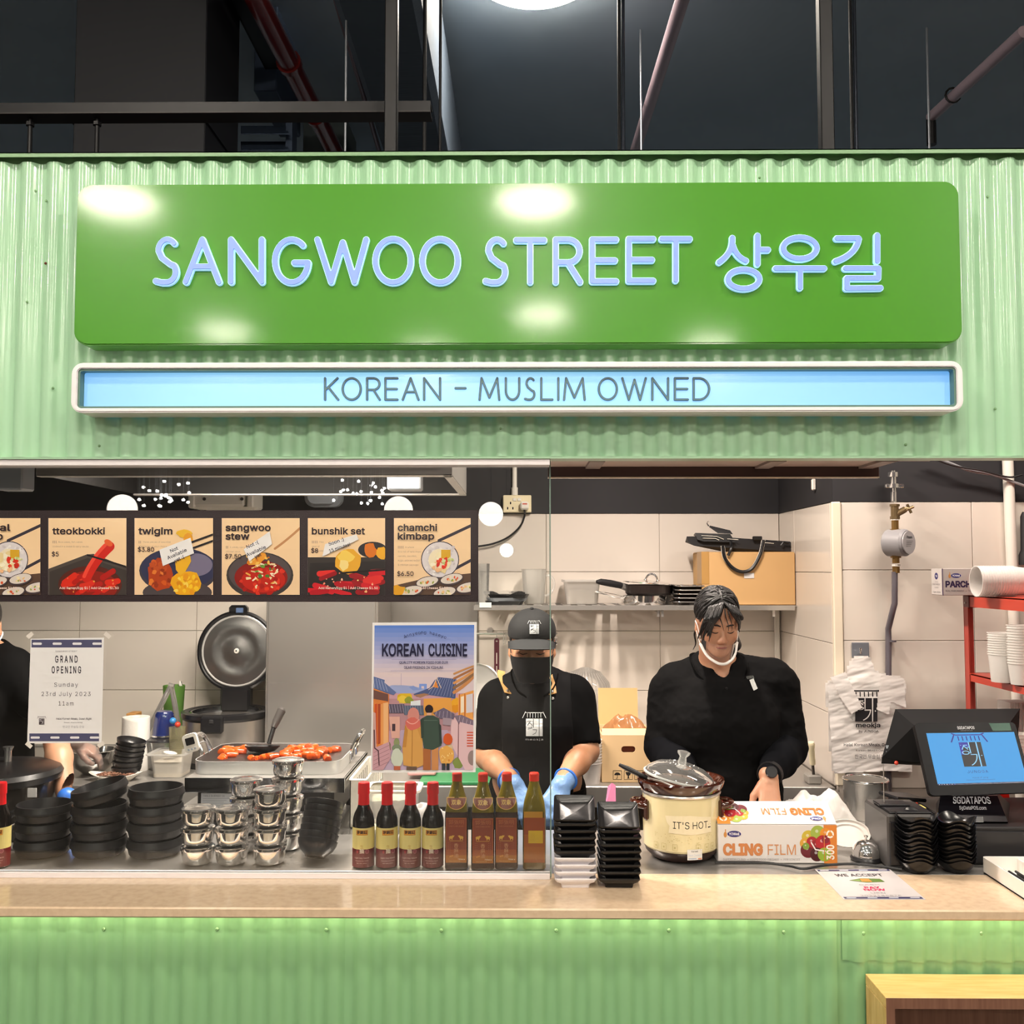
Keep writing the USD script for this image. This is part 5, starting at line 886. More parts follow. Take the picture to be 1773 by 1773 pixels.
q0, q1 = at(347, 1403, 3.49), at(400, 1374, 3.49); wpart(t, 'rating_plate', box(q0[0], q1[0], 3.494, 3.5, q0[2], q1[2]), M('plate_silver', '#b9bcc2', 0.3)); pr = Print(); W_ = q1[0] - q0[0]; H_ = q1[2] - q0[2]; pr.add(text('TABLE BURNER  CE', .006, H_ - .012, .006), '#4d5158')
for i in range(5): pr.add(sbox(.006, H_ - .019 - .006 * i, W_ - .006 - .01 * (i % 3), H_ - .0175 - .006 * i), '#8d9197')
for i in range(16): pr.add(sbox(.008 + .0055 * i, .004, .0115 + .0055 * i - .002 * (i % 2), .011), '#33353a')
put_print(t, 'rating_print', pr, PAPER, upright(q0[0], 3.4938, q0[2]), world=True)
tx0, tx1, ty0, ty1, tz0 = -1.157, -.638, 3.5, 3.87, zt; tcx, tcy, tw, td = (tx0 + tx1) / 2, (ty0 + ty1) / 2, tx1 - tx0, ty1 - ty0; hh = .046
t = thing('rice_cake_tray', 'big rectangular metal pan full of orange-red rice cakes on the burner stand', 'tray', (tcx, tcy, tz0)); tr_ = t
part(t, 'outer_wall', loft([ringrect(tw - .004, td - .004, .05, 0), ringrect(tw, td, .055, hh), ringrect(tw - .004, td - .004, .054, hh), ringrect(tw - .006, td - .006, .05, .002)]), M('aluminium_pan', '#d4d4d2', 0.3, 0.35, bump=(3, .05, (1, 1, 30)))); part(t, 'lining', loft([ringrect(tw - .0065, td - .0065, .05, hh - .001), ringrect(tw - .016, td - .016, .05, .006)]), M('lining_brown', '#1d110e', 0.4))
M('sauce_red', '#a92c0c', 0.15, coat_weight=0.6); M('rice_cake', '#cc561c', 0.22, coat_weight=0.6, vary=(20, '#b53a10'))
part(t, 'sauce', mv(extr(rrect(-tw / 2 + .008, -td / 2 + .008, tw / 2 - .008, td / 2 - .008, .045), .033), (0, 0, .005)), M('sauce_red'))
for i in range(78):
    x, y, a = R.uniform(-tw / 2 + .05, tw / 2 - .05), R.uniform(-td / 2 + .04, td / 2 - .12), R.uniform(0, PI)
    if -.125 < x < .02 and y > -.11: continue
    L_ = R.uniform(.014, .021); z = R.uniform(.040, .052) + (.006 if x > .05 else 0); d = np.array([math.cos(a), math.sin(a), R.uniform(-.25, .25)])
    part(t, 'rice_cake', tube([np.array([x, y, z]) + d * L_ * f for f in (-1.08, -1, -.4, .4, 1, 1.08)], [.006, .0125, .0145, .0145, .0125, .006], 9), M('rice_cake'), smooth=60)
for sx, px in ((-1, 350), (1, 620)):
    y = .09 if sx > 0 else -.0
    part(t, 'handle', tube(spline([(sx * (tw / 2 + .003), y + .05, .022), (sx * (tw / 2 + .006), y + .05, .05), (sx * (tw / 2 + .03), y + .04, .098), (sx * (tw / 2 + .036), y, .108), (sx * (tw / 2 + .03), y - .04, .098), (sx * (tw / 2 + .006), y - .05, .05), (sx * (tw / 2 + .003), y - .05, .022)]), .0085, 10), M('chrome'))
    part(t, 'handle_base', cat(*[box(sx * (tw / 2 - .002), sx * (tw / 2 + .008), y + o - .016, y + o + .016, .01, .04, .004) for o in (-.05, .05)]), M('chrome'))
l = thing('serving_ladle', 'black serving ladle standing in the rice cake tray', 'ladle', (tcx - .052, tcy - .03, tz0 + .042)); part(l, 'scoop', mv(lathe([(0, 0), (.045, .006), (.062, .022), (.063, .025), (.058, .024), (.042, .010), (0, .004)], 32), (0, 0, .006), rx=-.12), M('rubber_black')); part(l, 'neck', rod((.012, .05, .03), (.024, .07, .085), .0085, 10), M('rubber_black')); part(l, 'grip', tube([(.024, .07, .085), (.03, .08, .105), (.045, .10, .145), (.048, .104, .15)], [.011, .015, .017, .012], 12), M('grip_dark', '#5a5654', 0.3, 0.5))
q = at(331, 1286, 3.62); t = thing('digital_timer', 'small white digital timer with a black screen hanging on the tray handle', 'timer', tuple(q)); T_ = lambda m: mv(mv(m, (0, 0, 0), ry=-.28), q)
wpart(t, 'case', T_(plate(rrect(-.026, -.033, .026, .033, .012), .008, .016)), 'white_plastic'); wpart(t, 'screen', T_(plate(rrect(-.016, -.006, .016, .02, .002), -.008, .0012)), 'black_plastic'); [wpart(t, 'button', T_(plate(Point(x, -.022).buffer(.004), -.008, .0012)), 'lamp_box_grey') for x in (-.012, 0, .012)]; wpart(t, 'cable', tube(spline([q + [.02, .006, -.005], q + [.045, .02, .0], q + [.05, .05, -.05]]), .002, 6), 'cable_grey')
# rice cooker
q = at(391, 1230, 4.68); rc = (q[0], 4.68, ZB); hr = q[2] - ZB
t = thing('rice_cooker', 'large steel rice cooker with its round black-rimmed lid standing open', 'rice cooker', rc)
part(t, 'body', lathe([(0, 0), (.18, 0), (.19, .01), (.192, hr - .03), (.19, hr - .025), (0, hr - .025)], 56), M('cooker_steel', '#b5aea8', 0.25, 0.8)); part(t, 'top_ring', lathe([(.192, hr - .032), (.2, hr - .02), (.2, hr), (.185, hr + .006), (.165, hr), (.16, hr - .02), (.19, hr - .028)], 56), M('black_plastic')); part(t, 'inner_pot', lathe([(.164, hr - .002), (.158, hr + .002), (.15, hr), (.14, .06), (0, .05)], 48), M('steel_mirror'))
part(t, 'latch', box(-.052, .048, -.212, -.18, hr - .075, hr + .002, .008), M('black_plastic')); part(t, 'base_ring', lathe([(0, 0), (.195, 0), (.197, .02), (.19, .025), (0, .025)], 48), M('black_plastic')); part(t, 'latch_button', box(-.012, .008, -.215, -.21, hr - .03, hr - .012, .003), M('black_matte'))
lc = at(411, 1127, 4.86) - np.array(rc); F = lambda m: mv(m, lc, rx=PI / 2 - .08)
part(t, 'lid_shell', F(lathe([(0, -.05), (.15, -.05), (.19, -.03), (.196, -.004), (.196, .004), (.186, .008), (.18, .004), (0, .004)], 56)), M('black_plastic')); part(t, 'lid_plate', F(lathe([(0, .012), (.04, .013), (.06, .006), (.09, .006), (.1, .01), (.13, .011), (.145, .006), (.16, .008), (.176, .004), (.176, .002), (0, .002)], 56)), M('lid_grey', '#8f8d8c', 0.25, 0.9)); part(t, 'gasket', F(tube([(.168 * math.cos(a), .168 * math.sin(a), .007) for a in np.linspace(0, 2 * PI, 49)[:-1]], .005, 8, closed=True)), M('gasket_grey', '#b5b3b0', 0.4)); part(t, 'steam_valve', F(lathe([(0, .02), (.006, .02), (.012, .018), (.013, .012), (0, .012)], 20)), M('white_plastic'))
part(t, 'valve_hole', F(lathe([(0, .0205), (.004, .0205), (.004, .019), (0, .019)], 12)), M('black_matte')); part(t, 'hinge', box(-.07, .075, .13, .2, hr - .03, hr + .09, .012), M('black_plastic')); part(t, 'lid_grip', box(lc[0] - .045, lc[0] + .045, lc[1] - .01, lc[1] + .04, lc[2] + .18, lc[2] + .222, .012), M('black_plastic')); part(t, 'grip_clip', box(lc[0] - .006, lc[0] + .03, lc[1] - .02, lc[1] - .008, lc[2] + .185, lc[2] + .21, .003), M('clip_blue', '#5a6f94', 0.3))
# back bench, left
q = at(234, 1330, 4.5); t = thing('paper_towel_roll', 'white paper towel roll standing on the back bench', 'paper roll', (q[0], 4.5, ZB)); part(t, 'roll', lathe([(.02, 0), (.06, 0), (.061, .01), (.06, .232), (.058, .236), (.022, .236), (.019, .23), (.019, .02)], 40), M('tissue', '#ece8e2', 0.9, bump=(60, .1))); part(t, 'loose_end', grid_sheet(lambda u, v: np.stack([.061 * np.cos(-2.3 + 1.1 * u) + .012 * u * u, .061 * np.sin(-2.3 + 1.1 * u) - .012 * u, .005 + .228 * v - .01 * u], -1), 10, 4, .0006), M('tissue'))
q = at(232, 1238, 4.7); solo('wood_block', box(q[0] - .022, q[0] + .022, 4.66, 4.74, ZB, q[2] + .013, .003), M('wood_small', '#b98548', 0.6), 'small upright wooden block behind the paper towel roll', 'block')
q = at(279, 1330, 4.42); t = thing('food_blender', 'dark blue blender head upside down on a clear glass jar', 'blender', (q[0] - .03, 4.53, ZB)); part(t, 'jar', lathe([(0, 0), (.06, 0), (.068, .02), (.074, .125), (.07, .125), (.064, .02), (.056, .006), (0, .006)], 36), clear('clear_plastic')); part(t, 'jar_lid', lathe([(.05, .125), (.08, .126), (.078, .134), (.05, .142), (0, .142)], 36), M('lid_dark', '#2b2a2d', 0.15)); part(t, 'motor', lathe([(0, .142), (.05, .142), (.051, .15), (.047, .20), (.041, .245), (.034, .256), (.02, .26), (0, .26)], 36), M('blue_gloss', '#1c2a63', 0.1, coat_weight=1.0)); part(t, 'skirt_ring', lathe([(.049, .146), (.0535, .146), (.0535, .152), (.049, .153)], 36), M('chrome'))
a, b, c = at(295, 1186, 4.68), at(268, 1240, 4.68), at(307, 1252, 4.7); t = thing('steel_tongs', 'pair of steel tongs standing point-up behind the blender', 'tongs', tuple(a)); 
for e in (b, c): d = e - a; wpart(t, 'arm', cat(tube([a, a + d * .3, a + d * 1.6], [.008, .009, .011], 8), tube([a + [.012, 0, 0], a + d * .3 + [.014, 0, 0], a + d * 1.6 + [.01, 0, 0]], [.004, .004, .005], 6)), 'brushed')
wpart(t, 'bend', rod(a - [.008, 0, -.002], a + [.018, 0, -.004], .009, 10), 'brushed')
q = at(300, 1255, 4.85); t = thing('green_beaker', 'pale green translucent beaker behind the tongs', 'beaker', (q[0], 4.85, ZB)); part(t, 'beaker', lathe([(0, 0), (.035, 0), (.052, .335), (.048, .335), (.032, .005), (0, .005)], 28), clear('green_milky', (.75, .9, .7), .1, .6, C('#86b85e'))); part(t, 'napkin', hull([(.02, 0, .32), (.04, .01, .32), (.03, -.01, .36), (.035, .01, .35)]), M('tissue'))
q = at(304, 1270, 4.45); t = thing('pepper_tub', 'small tub with a red and blue lid piece beside the rice cooker', 'tub', (q[0], 4.47, ZB)); part(t, 'tub', lathe([(0, 0), (.028, 0), (.036, .195), (.033, .195), (0, .19)], 24), clear('yellow_milky', (.97, .96, .9), .1, .3, C('#c9c29a'))); part(t, 'red_ball', mv(trimesh.creation.icosphere(2, .013), (.005, -.01, .207)), M('red_paint')); part(t, 'blue_ball', mv(trimesh.creation.icosphere(2, .015), (-.02, .0, .222)), M('blue_cap', '#3a86c4', 0.3))
q = atz(286, 1349, ZB); t = thing('salt_tub', 'translucent square tub of white salt with a spoon on the back bench edge', 'tub', (q[0], q[1] + .08, ZB)); part(t, 'body', tub(.145, .15, .125, .13, .10, .002, .02), clear('milky')); part(t, 'rim', loft([ringrect(.142, .147, .02, .098), ringrect(.178, .185, .025, .1), ringrect(.178, .185, .025, .104), ringrect(.14, .145, .02, .104)], False), clear('milky')); part(t, 'salt', mv(extr(rrect(-.062, -.065, .062, .065, .02), .062), (0, 0, .004)), M('salt_white', '#e9dfce', 0.9, bump=(80, .3))); part(t, 'spoon', mv(lathe([(0, 0), (.02, .002), (.03, .008), (.028, .009), (.018, .004), (0, .003)], 20), (-.01, 0, .09), ry=.2), M('white_plastic'))
q = atz(195, 1354, ZB); t = thing('meat_dish', 'white boat-shaped dish of chopped meat in front of the black bowls', 'dish', (q[0], q[1] + .03, ZB)); boat = lambda s, z, e: [(s * .115 * math.copysign(abs(math.cos(a)) ** .9, math.cos(a)) , s * .06 * math.sin(a) * (1 - .25 * abs(math.cos(a))), z + e * math.cos(a) ** 2) for a in np.linspace(0, 2 * PI, 40, endpoint=False)]
part(t, 'dish', loft([boat(.55, 0, 0), boat(1, .022, .016), boat(.96, .023, .016), boat(.5, .005, 0)]), M('white_ceramic', '#efe9df', 0.15)); part(t, 'chopped_meat', cat(*[hull(np.array([(R.uniform(-.007, .007), R.uniform(-.005, .005), R.uniform(-.003, .004)) for _ in range(7)]) + [(x := R.uniform(-.075, .08)), R.uniform(-.032, .032) * (1 - (x / .1) ** 2), .024 + .012 * (1 - (x / .09) ** 2) * R.random()]) for _ in range(260)]), M('meat', '#a57a62', 0.6, vary=(25, '#7d5040')), kind='stuff', smooth=False)
q = at(157, 1340, 4.4); t = thing('mixing_bowl', 'shiny steel mixing bowl under the gloved hand at the left', 'bowl', (q[0], 4.42, ZB)); part(t, 'bowl', lathe([(0, 0), (.04, 0), (.075, .03), (.092, .07), (.097, .1), (.104, .102), (.104, .104), (.094, .104), (.072, .034), (.038, .004), (0, .004)], 48), M('chrome'), smooth=60)
q = at(2, 1290, 3.45); t = thing('stock_pot', 'big dark pot with a black rim and loose tag at the left edge', 'pot', (q[0], 3.44, ZC)); [part(t, 'foot', box(sx * .12 - .015, sx * .12 + .015, sy * .1 - .015, sy * .1 + .015, 0, .041), M('stand_dark')) for sx in (-1, 1) for sy in (-1, 1)]
part(t, 'body', lathe([(0, .04), (.16, .04), (.175, .06), (.178, .18), (0, .18)], 48), M('pot_dark', '#3a3632', 0.15, 0.6)); part(t, 'rim', lathe([(.176, .172), (.2, .18), (.205, .2), (.195, .215), (.16, .228), (.05, .24), (0, .24)], 48), M('pot_rim', '#0c0c0e', .35)); part(t, 'tag', box(.16, .19, -.12, -.118, .145, .175), M('paper')); part(t, 'loop_handle', tube(bez((.12, -.15, .05), (.1, -.2, .12), (.2, -.2, .13), (.26, -.14, .1)), .011, 10), M('rubber_black')); part(t, 'lid_knob', lathe([(0, .24), (.012, .24), (.012, .275), (.018, .29), (0, .292)], 16).apply_translation((.03, 0, 0)), M('chrome'))
# tubs, bag and boards behind the soy sauce
M('basket_white', '#dedad0', 0.4); q = (x1 + .035, 3.5)
t = thing('plastic_basket', 'white slotted plastic basket squeezed beside the burner stand', 'basket', (q[0], 3.72, ZC)); w_, d_, h_ = .055, .42, .165
for sx in (-1, 1):
    g = sbox(-d_ / 2, 0, d_ / 2, h_).difference(unary_union([sbox(a, b, a + .03, b + .05) for a in np.arange(-.18, .17, .045) for b in (.02, .095)])); m = extr(g, .003); m.vertices = np.stack([sx * w_ / 2 + m.vertices[:, 2], m.vertices[:, 0], m.vertices[:, 1]], 1); part(t, 'side', m, M('basket_white'), smooth=False)
part(t, 'floor', box(-w_ / 2, w_ / 2, -d_ / 2, d_ / 2, 0, .003), M('basket_white')); part(t, 'end', cat(box(-w_ / 2, w_ / 2, -d_ / 2, -d_ / 2 + .003, 0, h_), box(-w_ / 2, w_ / 2, d_ / 2 - .003, d_ / 2, 0, h_)), M('basket_white')); part(t, 'rim', tube([(x, y, h_) for x, y, _ in ringrect(w_ + .004, d_ + .004, .01, 0)], .004, 6, closed=True), M('basket_white'))
q = at(678, 1400, 3.38); t = thing('herb_tub', 'milky plastic tub with chopped herbs behind the soy sauce bottles', 'tub', (q[0], 3.44, ZC)); part(t, 'body', tub(.165, .13, .15, .12, .15, .002, .025), clear('milky')); part(t, 'rim', loft([ringrect(.16, .125, .025, .148), ringrect(.192, .158, .03, .15), ringrect(.192, .158, .03, .158), ringrect(.158, .123, .025, .158)], False), M('milky_solid')); part(t, 'chopped_herbs', mv(grid_sheet(lambda u, v: np.stack([(u - .5) * .145, (v - .5) * .112, .118 + .012 * meshkit.fbm(np.stack([u * 9, v * 7, u * 0], -1), 3)], -1), 30, 22)), M('herbs', '#c6c7b4', 0.8, vary=(60, '#7e8f4a', (1, 1, 1), .55, .68)), kind='stuff')
q = at(650, 1430, 3.2); t = thing('sauce_tub', 'low milky tub half hidden behind the first soy sauce bottles', 'tub', (q[0], 3.24, ZC)); part(t, 'body', tub(.11, .09, .1, .08, .085, .002, .02), clear('milky')); part(t, 'filling', mv(extr(rrect(-.048, -.038, .048, .038, .015), .07), (0, 0, .003)), M('herb_paste', '#b9b68e', 0.5))
def crumple(w, d, h, seed, nu=46, nv=40, amp=.025, fold=9):
    def fn(u, v):
        e = np.clip(np.minimum(np.minimum(u, 1 - u), np.minimum(v, 1 - v)) * 3.2, 0, 1) ** .6; P = np.stack([u * fold, v * fold, np.full_like(u, seed * 3.1)], -1); n = np.abs(meshkit.fbm(P, 4, seed) - .5) * 2
        return np.stack([(u - .5) * w + amp * (meshkit.noise(P * .8 + 5, seed) - .5), (v - .5) * d + amp * (meshkit.noise(P * .8 + 9, seed) - .5), np.maximum(0, h * e * (.62 + .55 * (meshkit.noise(P * .55, seed + 2) - .5) + .3 * (.5 - n)) )], -1)
    return grid_sheet(fn, nu, nv)
clear('bag_film', (.93, .93, .93), .15, .55, (.82, .81, .8))
q = at(733, 1420, 3.36); solo('plastic_bag', mv(crumple(.19, .14, .13, 3), (q[0] + .01, 3.33, ZC)), clear('bag_film'), 'crumpled clear plastic bag behind the right soy sauce bottles', 'bag', smooth=True)
q = atz(728, 1354, ZB); solo('chopping_board', box(q[0], at(870, 1150, 4.25)[0], 4.19, 4.48, ZB + .0005, ZB + .016, .004), M('board_green', '#1f7a45', 0.5), 'green chopping board on the back bench under the poster corner', 'chopping board'); q2 = at(738, 1344, 4.3); solo('chopping_board', box(q[0] - .06, q[0] + .06, 4.3, 4.46, ZB + .017, ZB + .034, .005), M('board_pink', '#d79a97', 0.5), 'pink chopping board lying on the green one', 'chopping board')
# ================================================================ THE OPEN HALF OF THE COUNTER
# square dip dishes in two piles
def dish(loc, lab, rot, m, grp):
    t = thing('dip_dish', lab, 'dish', loc, rot, grp); w = .118
    def ring(s, z, lift): return [(x * s, y * s, z + lift * (abs(x) * abs(y)) / (w / 2) ** 2 + lift * 1.2 * max(0, abs(y) / (w / 2) - .6) ) for x, y, _ in ringrect(w, w, .008, 0, n=5)]
    part(t, 'dish', loft([ring(.66, 0, 0), ring(.70, .011, 0), ring(.90, .014, .003), ring(1, .019, .006), ring(.985, .0225, .006), ring(.87, .0175, .003), ring(.66, .0125, 0)]), M(m), smooth=60); return t
M('dish_white', '#ece8ec', 0.25); M('dish_black', '#111113', 0.3, bump=(40, .03))
for px, n, nw, nm in ((995, 10, 4, 'left'), (1071, 9, 0, 'right')):
    b = put(px, 1540, .055); first = {}
    for k in range(n):
        c = 'dish_white' if k < nw else 'dish_black'; top = k == n - 1; loc = (b[0] + R.uniform(-.0015, .0015), b[1], ZC + .0192 * k); rot = (23, 0, -3) if top else (0, 0, R.uniform(-1.5, 1.5))
        if top: loc = (loc[0], loc[1] + .004, loc[2] + .016)
        w_ = ['bottom', 'second', 'third', 'fourth', 'fifth', 'sixth', 'seventh', 'eighth', 'ninth', 'tenth', 'top'][k]
        lab = '%s dip dish from below in the %s pile, %s' % (w_, nm, 'white' if nw and k < nw else 'black') if not top else 'black dip dish tilted up on top of the %s pile, its hollow showing' % nm
        g = 'dip dishes piled at the glass edge'
        if c not in first: first[c] = dish(loc, lab, rot, c, g)
        else: dup(first[c], loc, rot, lab)
# slow cooker
R_ = .122; cx, cy, cz = put(1180, 1500, .12); M('enamel', '#d9cca0', 0.12, coat_weight=0.6); M('brown_glaze', '#3c1a0f', 0.1, coat_weight=1.0); M('brown_base', '#2a1712', 0.25)
t = thing('slow_cooker', 'cream slow cooker with brown crock and a handwritten paper label on its front', 'slow cooker', (cx, cy, ZC))
part(t, 'base', lathe([(0, 0), (.085, 0), (.095, .004), (.112, .022), (.116, .034), (0, .034)], 56), M('brown_base')); part(t, 'housing', lathe([(.115, .034), (.119, .04), (.121, .19), (.119, .20), (0, .20)], 64), M('enamel')); part(t, 'band', lathe([(.1195, .198), (.124, .199), (.125, .203), (.1235, .207), (.119, .207)], 64), M('brushed'))
part(t, 'crock', lathe([(.118, .207), (.126, .211), (.134, .225), (.137, .237), (.135, .242), (.128, .241), (.116, .226), (.108, .21), (.1, .05), (0, .045)], 64), M('brown_glaze')); M('soup', '#4a2110', 0.1, coat_weight=1.0); part(t, 'soup', mv(lathe([(0, 0), (.109, 0), (.109, .004), (0, .004)], 48), (0, 0, .205)), M('soup'))
for s in (-1, 1): part(t, 'handle', cat(tube(bez((s * .115, -.05, .165), (s * .165, -.05, .17), (s * .165, .02, .17), (s * .115, .02, .165)), .012, 12), box(s * .116 - .008, s * .116 + .008, -.06, .03, .12, .185, .006)), M('brown_glaze'))
pr = Print(); W_ = lambda a: (a - 1180) / 566.0 * 1.0; Zy = lambda y: .034 + (1478 - y) / 574.0
pr.add(Polygon([(W_(a), Zy(b)) for a, b in ((1152, 1413), (1196, 1411), (1237, 1416), (1238, 1442), (1196, 1444), (1158, 1442), (1160, 1430), (1155, 1424))]), '#efe2c0', 2).add(text("IT'S HOT", W_(1166), Zy(1434), .021, w=.112), '#2b2622', 4).add(unary_union([sbox(W_(1230), Zy(1434), W_(1236), Zy(1432)), Point(W_(1231), Zy(1428)).buffer(.0009), Point(W_(1235), Zy(1428)).buffer(.0009)]), '#2b2622', 4)
for px in (1133, 1149, 1169, 1210, 1227, 1241): g = rrect(W_(px - 4.5), Zy(1472), W_(px + 4.5), Zy(1461), .002); pr.add(g.difference(g.buffer(-.0009)), '#b9aa6e', 1); pr.add(Point(W_(px), Zy(1467)).buffer(.0028), '#c4b67c', 1)
for i in range(40): pr.add(Point(W_(R.uniform(1125, 1245)), Zy(R.uniform(1445, 1460))).buffer(.0011), '#b9aa6e', 1)
pr.add(sbox(W_(1190), Zy(1487), W_(1217), Zy(1469)), '#e6e2dc', 2).add(text('Cornell', W_(1203), Zy(1473.5), .0045, 'c', bold=1), '#4a4a50', 3).add(text('Slow Cooker', W_(1203), Zy(1480), .005, 'c'), '#b7c0d4', 3).add(sbox(W_(1209), Zy(1486.5), W_(1216), Zy(1484)), '#d98a6a', 3).add(sbox(W_(1192), Zy(1485.5), W_(1206), Zy(1484)), '#9fb0cc', 3)
put_print(t, 'label', pr, LAB, wrap(.1212, 0, -PI / 2 - math.atan2(cx, cy)), strips=STR)
lid = thing('glass_lid', 'domed glass lid with glass knob lying tilted on the slow cooker', 'lid', (cx - .004, cy, ZC + .243), (0, 11, -8)); M('lid_glass', '#e8eeea', 0.02, transmission_weight=1.0, ior=1.12); G = clear('lid_pane', (.93, .95, .94), .03, .12, (.85, .85, .82))
part(lid, 'dome', lathe([(.108, .002), (.1, .014), (.075, .03), (.04, .04), (0, .043), (0, .046), (.042, .043), (.078, .033), (.104, .016), (.111, .003)], 64), G, smooth=60); part(lid, 'rim', lathe([(.106, -.003), (.114, -.002), (.115, .002), (.112, .005), (.107, .004), (.105, 0), (.106, -.003)], 64), clear('rim_glass', (.85, .9, .88), .05, .45, (.85, .88, .86))); part(lid, 'knob', lathe([(0, .045), (.014, .046), (.012, .058), (.011, .064), (.02, .074), (.021, .08), (.012, .083), (0, .081)], 28), G, smooth=60)
part(lid, 'droplets', cat(*[mv(trimesh.creation.icosphere(1, R.uniform(.0012, .003)), (r * math.cos(a), r * math.sin(a), .047 - r * r * 3.3)) for r, a in [(R.uniform(.03, .1), R.uniform(0, 6.3)) for _ in range(90)]]), M('droplet', '#f4f2ea', 0.1), kind='stuff')
a, b = at(1072, 1324, cy), at(1120, 1347, cy); l = thing('soup_ladle', 'black-handled ladle poking out left of the slow cooker lid', 'ladle', tuple(b)); wpart(l, 'grip', tube([a, a * .7 + b * .3, b], [.005, .0085, .007], 10), 'rubber_black'); wpart(l, 'stem', tube([b, b * .6 + np.array([cx, cy, ZC + .215]) * .4, (cx - .02, cy, ZC + .212)], .0035, 8), 'brushed')
q = [atz(x, y, ZC + .006) for x, y in ((1238, 1493), (1280, 1493), (1325, 1494), (1365, 1499), (1392, 1504), (1430, 1498), (1480, 1496), (1530, 1501), (1562, 1505))]; solo('power_cord', tube(spline(q), .0042, 8), M('rubber_black'), 'black power cord snaking from the slow cooker along the counter edge', 'cord')
# cling film box
fx0, fx1, fy = at(1243, 1450, 3.108)[0], at(1449, 1450, 3.108)[0], 3.108; fz = at(1300, 1428, 3.108)[2]; bk = np.array([0, .095, at(1300, 1388, 3.203)[2] - fz])
t = thing('cling_film_box', 'white and orange cling film carton lying behind the slow cooker with its flap raised', 'box', ((fx0 + fx1) / 2, fy, ZC)); L_ = fx1 - fx0
wpart(t, 'carton', box(fx0, fx1, fy, fy + .095, ZC, fz, .0015), M('carton_grey', '#cfcac8', 0.4)); m = hull([(x, fy + y, fz + z) for x in (fx0, fx1) for y, z in ((0.001, .001), (bk[1], bk[2]), (bk[1], bk[2] + .0015), (0.001, .0025))]); wpart(t, 'flap', m, M('carton_white', '#cfc8c4', 0.4)); wpart(t, 'flap_end', hull([(fx1 - .002, fy + .01, fz), (fx1 - .002, fy + .094, fz), (fx1 - .002, fy + .094, fz + bk[2]), (fx1, fy + .01, fz), (fx1, fy + .094, fz), (fx1, fy + .094, fz + bk[2])]), 'carton_white')
def brand(p, x, y, s): p.add(affinity.scale(Point(x + 1.05 * s, y).buffer(1, quad_segs=12), .75 * s, .34 * s), '#f4f0ee'); p.add(affinity.scale(Point(x + s, y).buffer(1, quad_segs=12), .75 * s, .34 * s), '#2c2a72'); p.add(text('YOWell', x + .42 * s, y - .14 * s, .28 * s, w=1.15 * s, bold=1), '#f2eef2'); p.add(unary_union([affinity.scale(Point(x + .02 * s, y - .08 * s).buffer(1), .17 * s, .3 * s), sbox(x, y + .1 * s, x + .1 * s, y + .5 * s)]), '#c98a48')
def fruit(p, cx, cy, s, seed):
    r = random.Random(seed)
    for dx, dy, rr, c in ((-.5, .5, .5, '#c9b23a'), (-.75, .05, .4, '#d9a03a'), (.2, .8, .55, '#9fb24a'), (.75, .75, .42, '#e0902a'), (-.55, -.45, .55, '#6a1a24'), (-.25, .15, .4, '#a8242c'), (.1, -.1, .4, '#8c1420'), (.55, .1, .55, '#b3202a'), (.1, -.75, .5, '#4a1418'), (.75, .35, .3, '#8a2030'), (.65, -.75, .5, '#94b03a'), (-.7, -.15, .25, '#7f9a3a')):
        p.add(Point(cx + dx * s, cy + dy * s).buffer(rr * s, quad_segs=6), c); p.add(Point(cx + (dx - .15 * rr) * s, cy + (dy + .25 * rr) * s).buffer(.22 * rr * s, quad_segs=3), blend(c, '#ffffff', 4)[1])
    p.add(LineString([(cx - .3 * s, cy + .1 * s), (cx, cy - .4 * s), (cx + .7 * s, cy - .5 * s)]).buffer(.05 * s), '#f0e8e6')
def recycle(p, x, y, r): a = Point(x, y).buffer(r).difference(Point(x, y).buffer(r * .55)); p.add(a.difference(unary_union([affinity.rotate(sbox(x - r * .1, y, x + r * .1, y + r * 1.2), k, origin=(x, y)) for k in (0, 120, 240)])), '#fbeee0')
H_ = fz - ZC; p = Print(); p.add(sbox(L_ - .04, 0, L_, H_), '#d98234'); fruit(p, L_ - .066, H_ * .5, H_ * .36, 1); p.add(sbox(L_ - .04, 0, L_ - .038, H_), '#d98234'); p.add(text('300', L_ - .010, .011, .022, w=.045, bold=3, rot=90), '#fbeee0'); recycle(p, L_ - .021, H_ * .76, .012); brand(p, .022, H_ * .76, .028)
p.add(text('CLING', .015, H_ * .22, .031, w=.122, bold=5), '#c97f4a'); p.add(text('FILM', .152, H_ * .22, .031, w=.086), '#cf8f60'); p.add(text('SUPERIOR CLING  •  KEEPS FOOD FRESHER  •  FOR LONGER', .015, H_ * .07, .0066, w=.235), '#b0a9a8'); put_print(t, 'front_print', p, LAB, upright(fx0, fy - .0002, ZC), world=True)
p = Print(); D_ = float(np.linalg.norm(bk)); e = bk / D_; p.add(sbox(L_ - .04, 0, L_, D_), '#e8923e'); fruit(p, L_ - .066, D_ * .5, D_ * .32, 2); p.add(text('300', L_ - .010, .011, .02, w=.045, bold=3, rot=90), '#fbeee0'); recycle(p, L_ - .021, D_ * .78, .012); brand(p, .03, D_ * .78, .026); p.add(text('CLING', .024, D_ * .34, .028, w=.105, bold=4), '#c46a22'); p.add(text('FILM', .142, D_ * .34, .028, w=.075), '#c97a38'); p.add(text('SUPERIOR CLING  •  KEEPS FOOD FRESHER  •  FOR LONGER', .02, D_ * .1, .006, w=.2), '#d9c4b8')
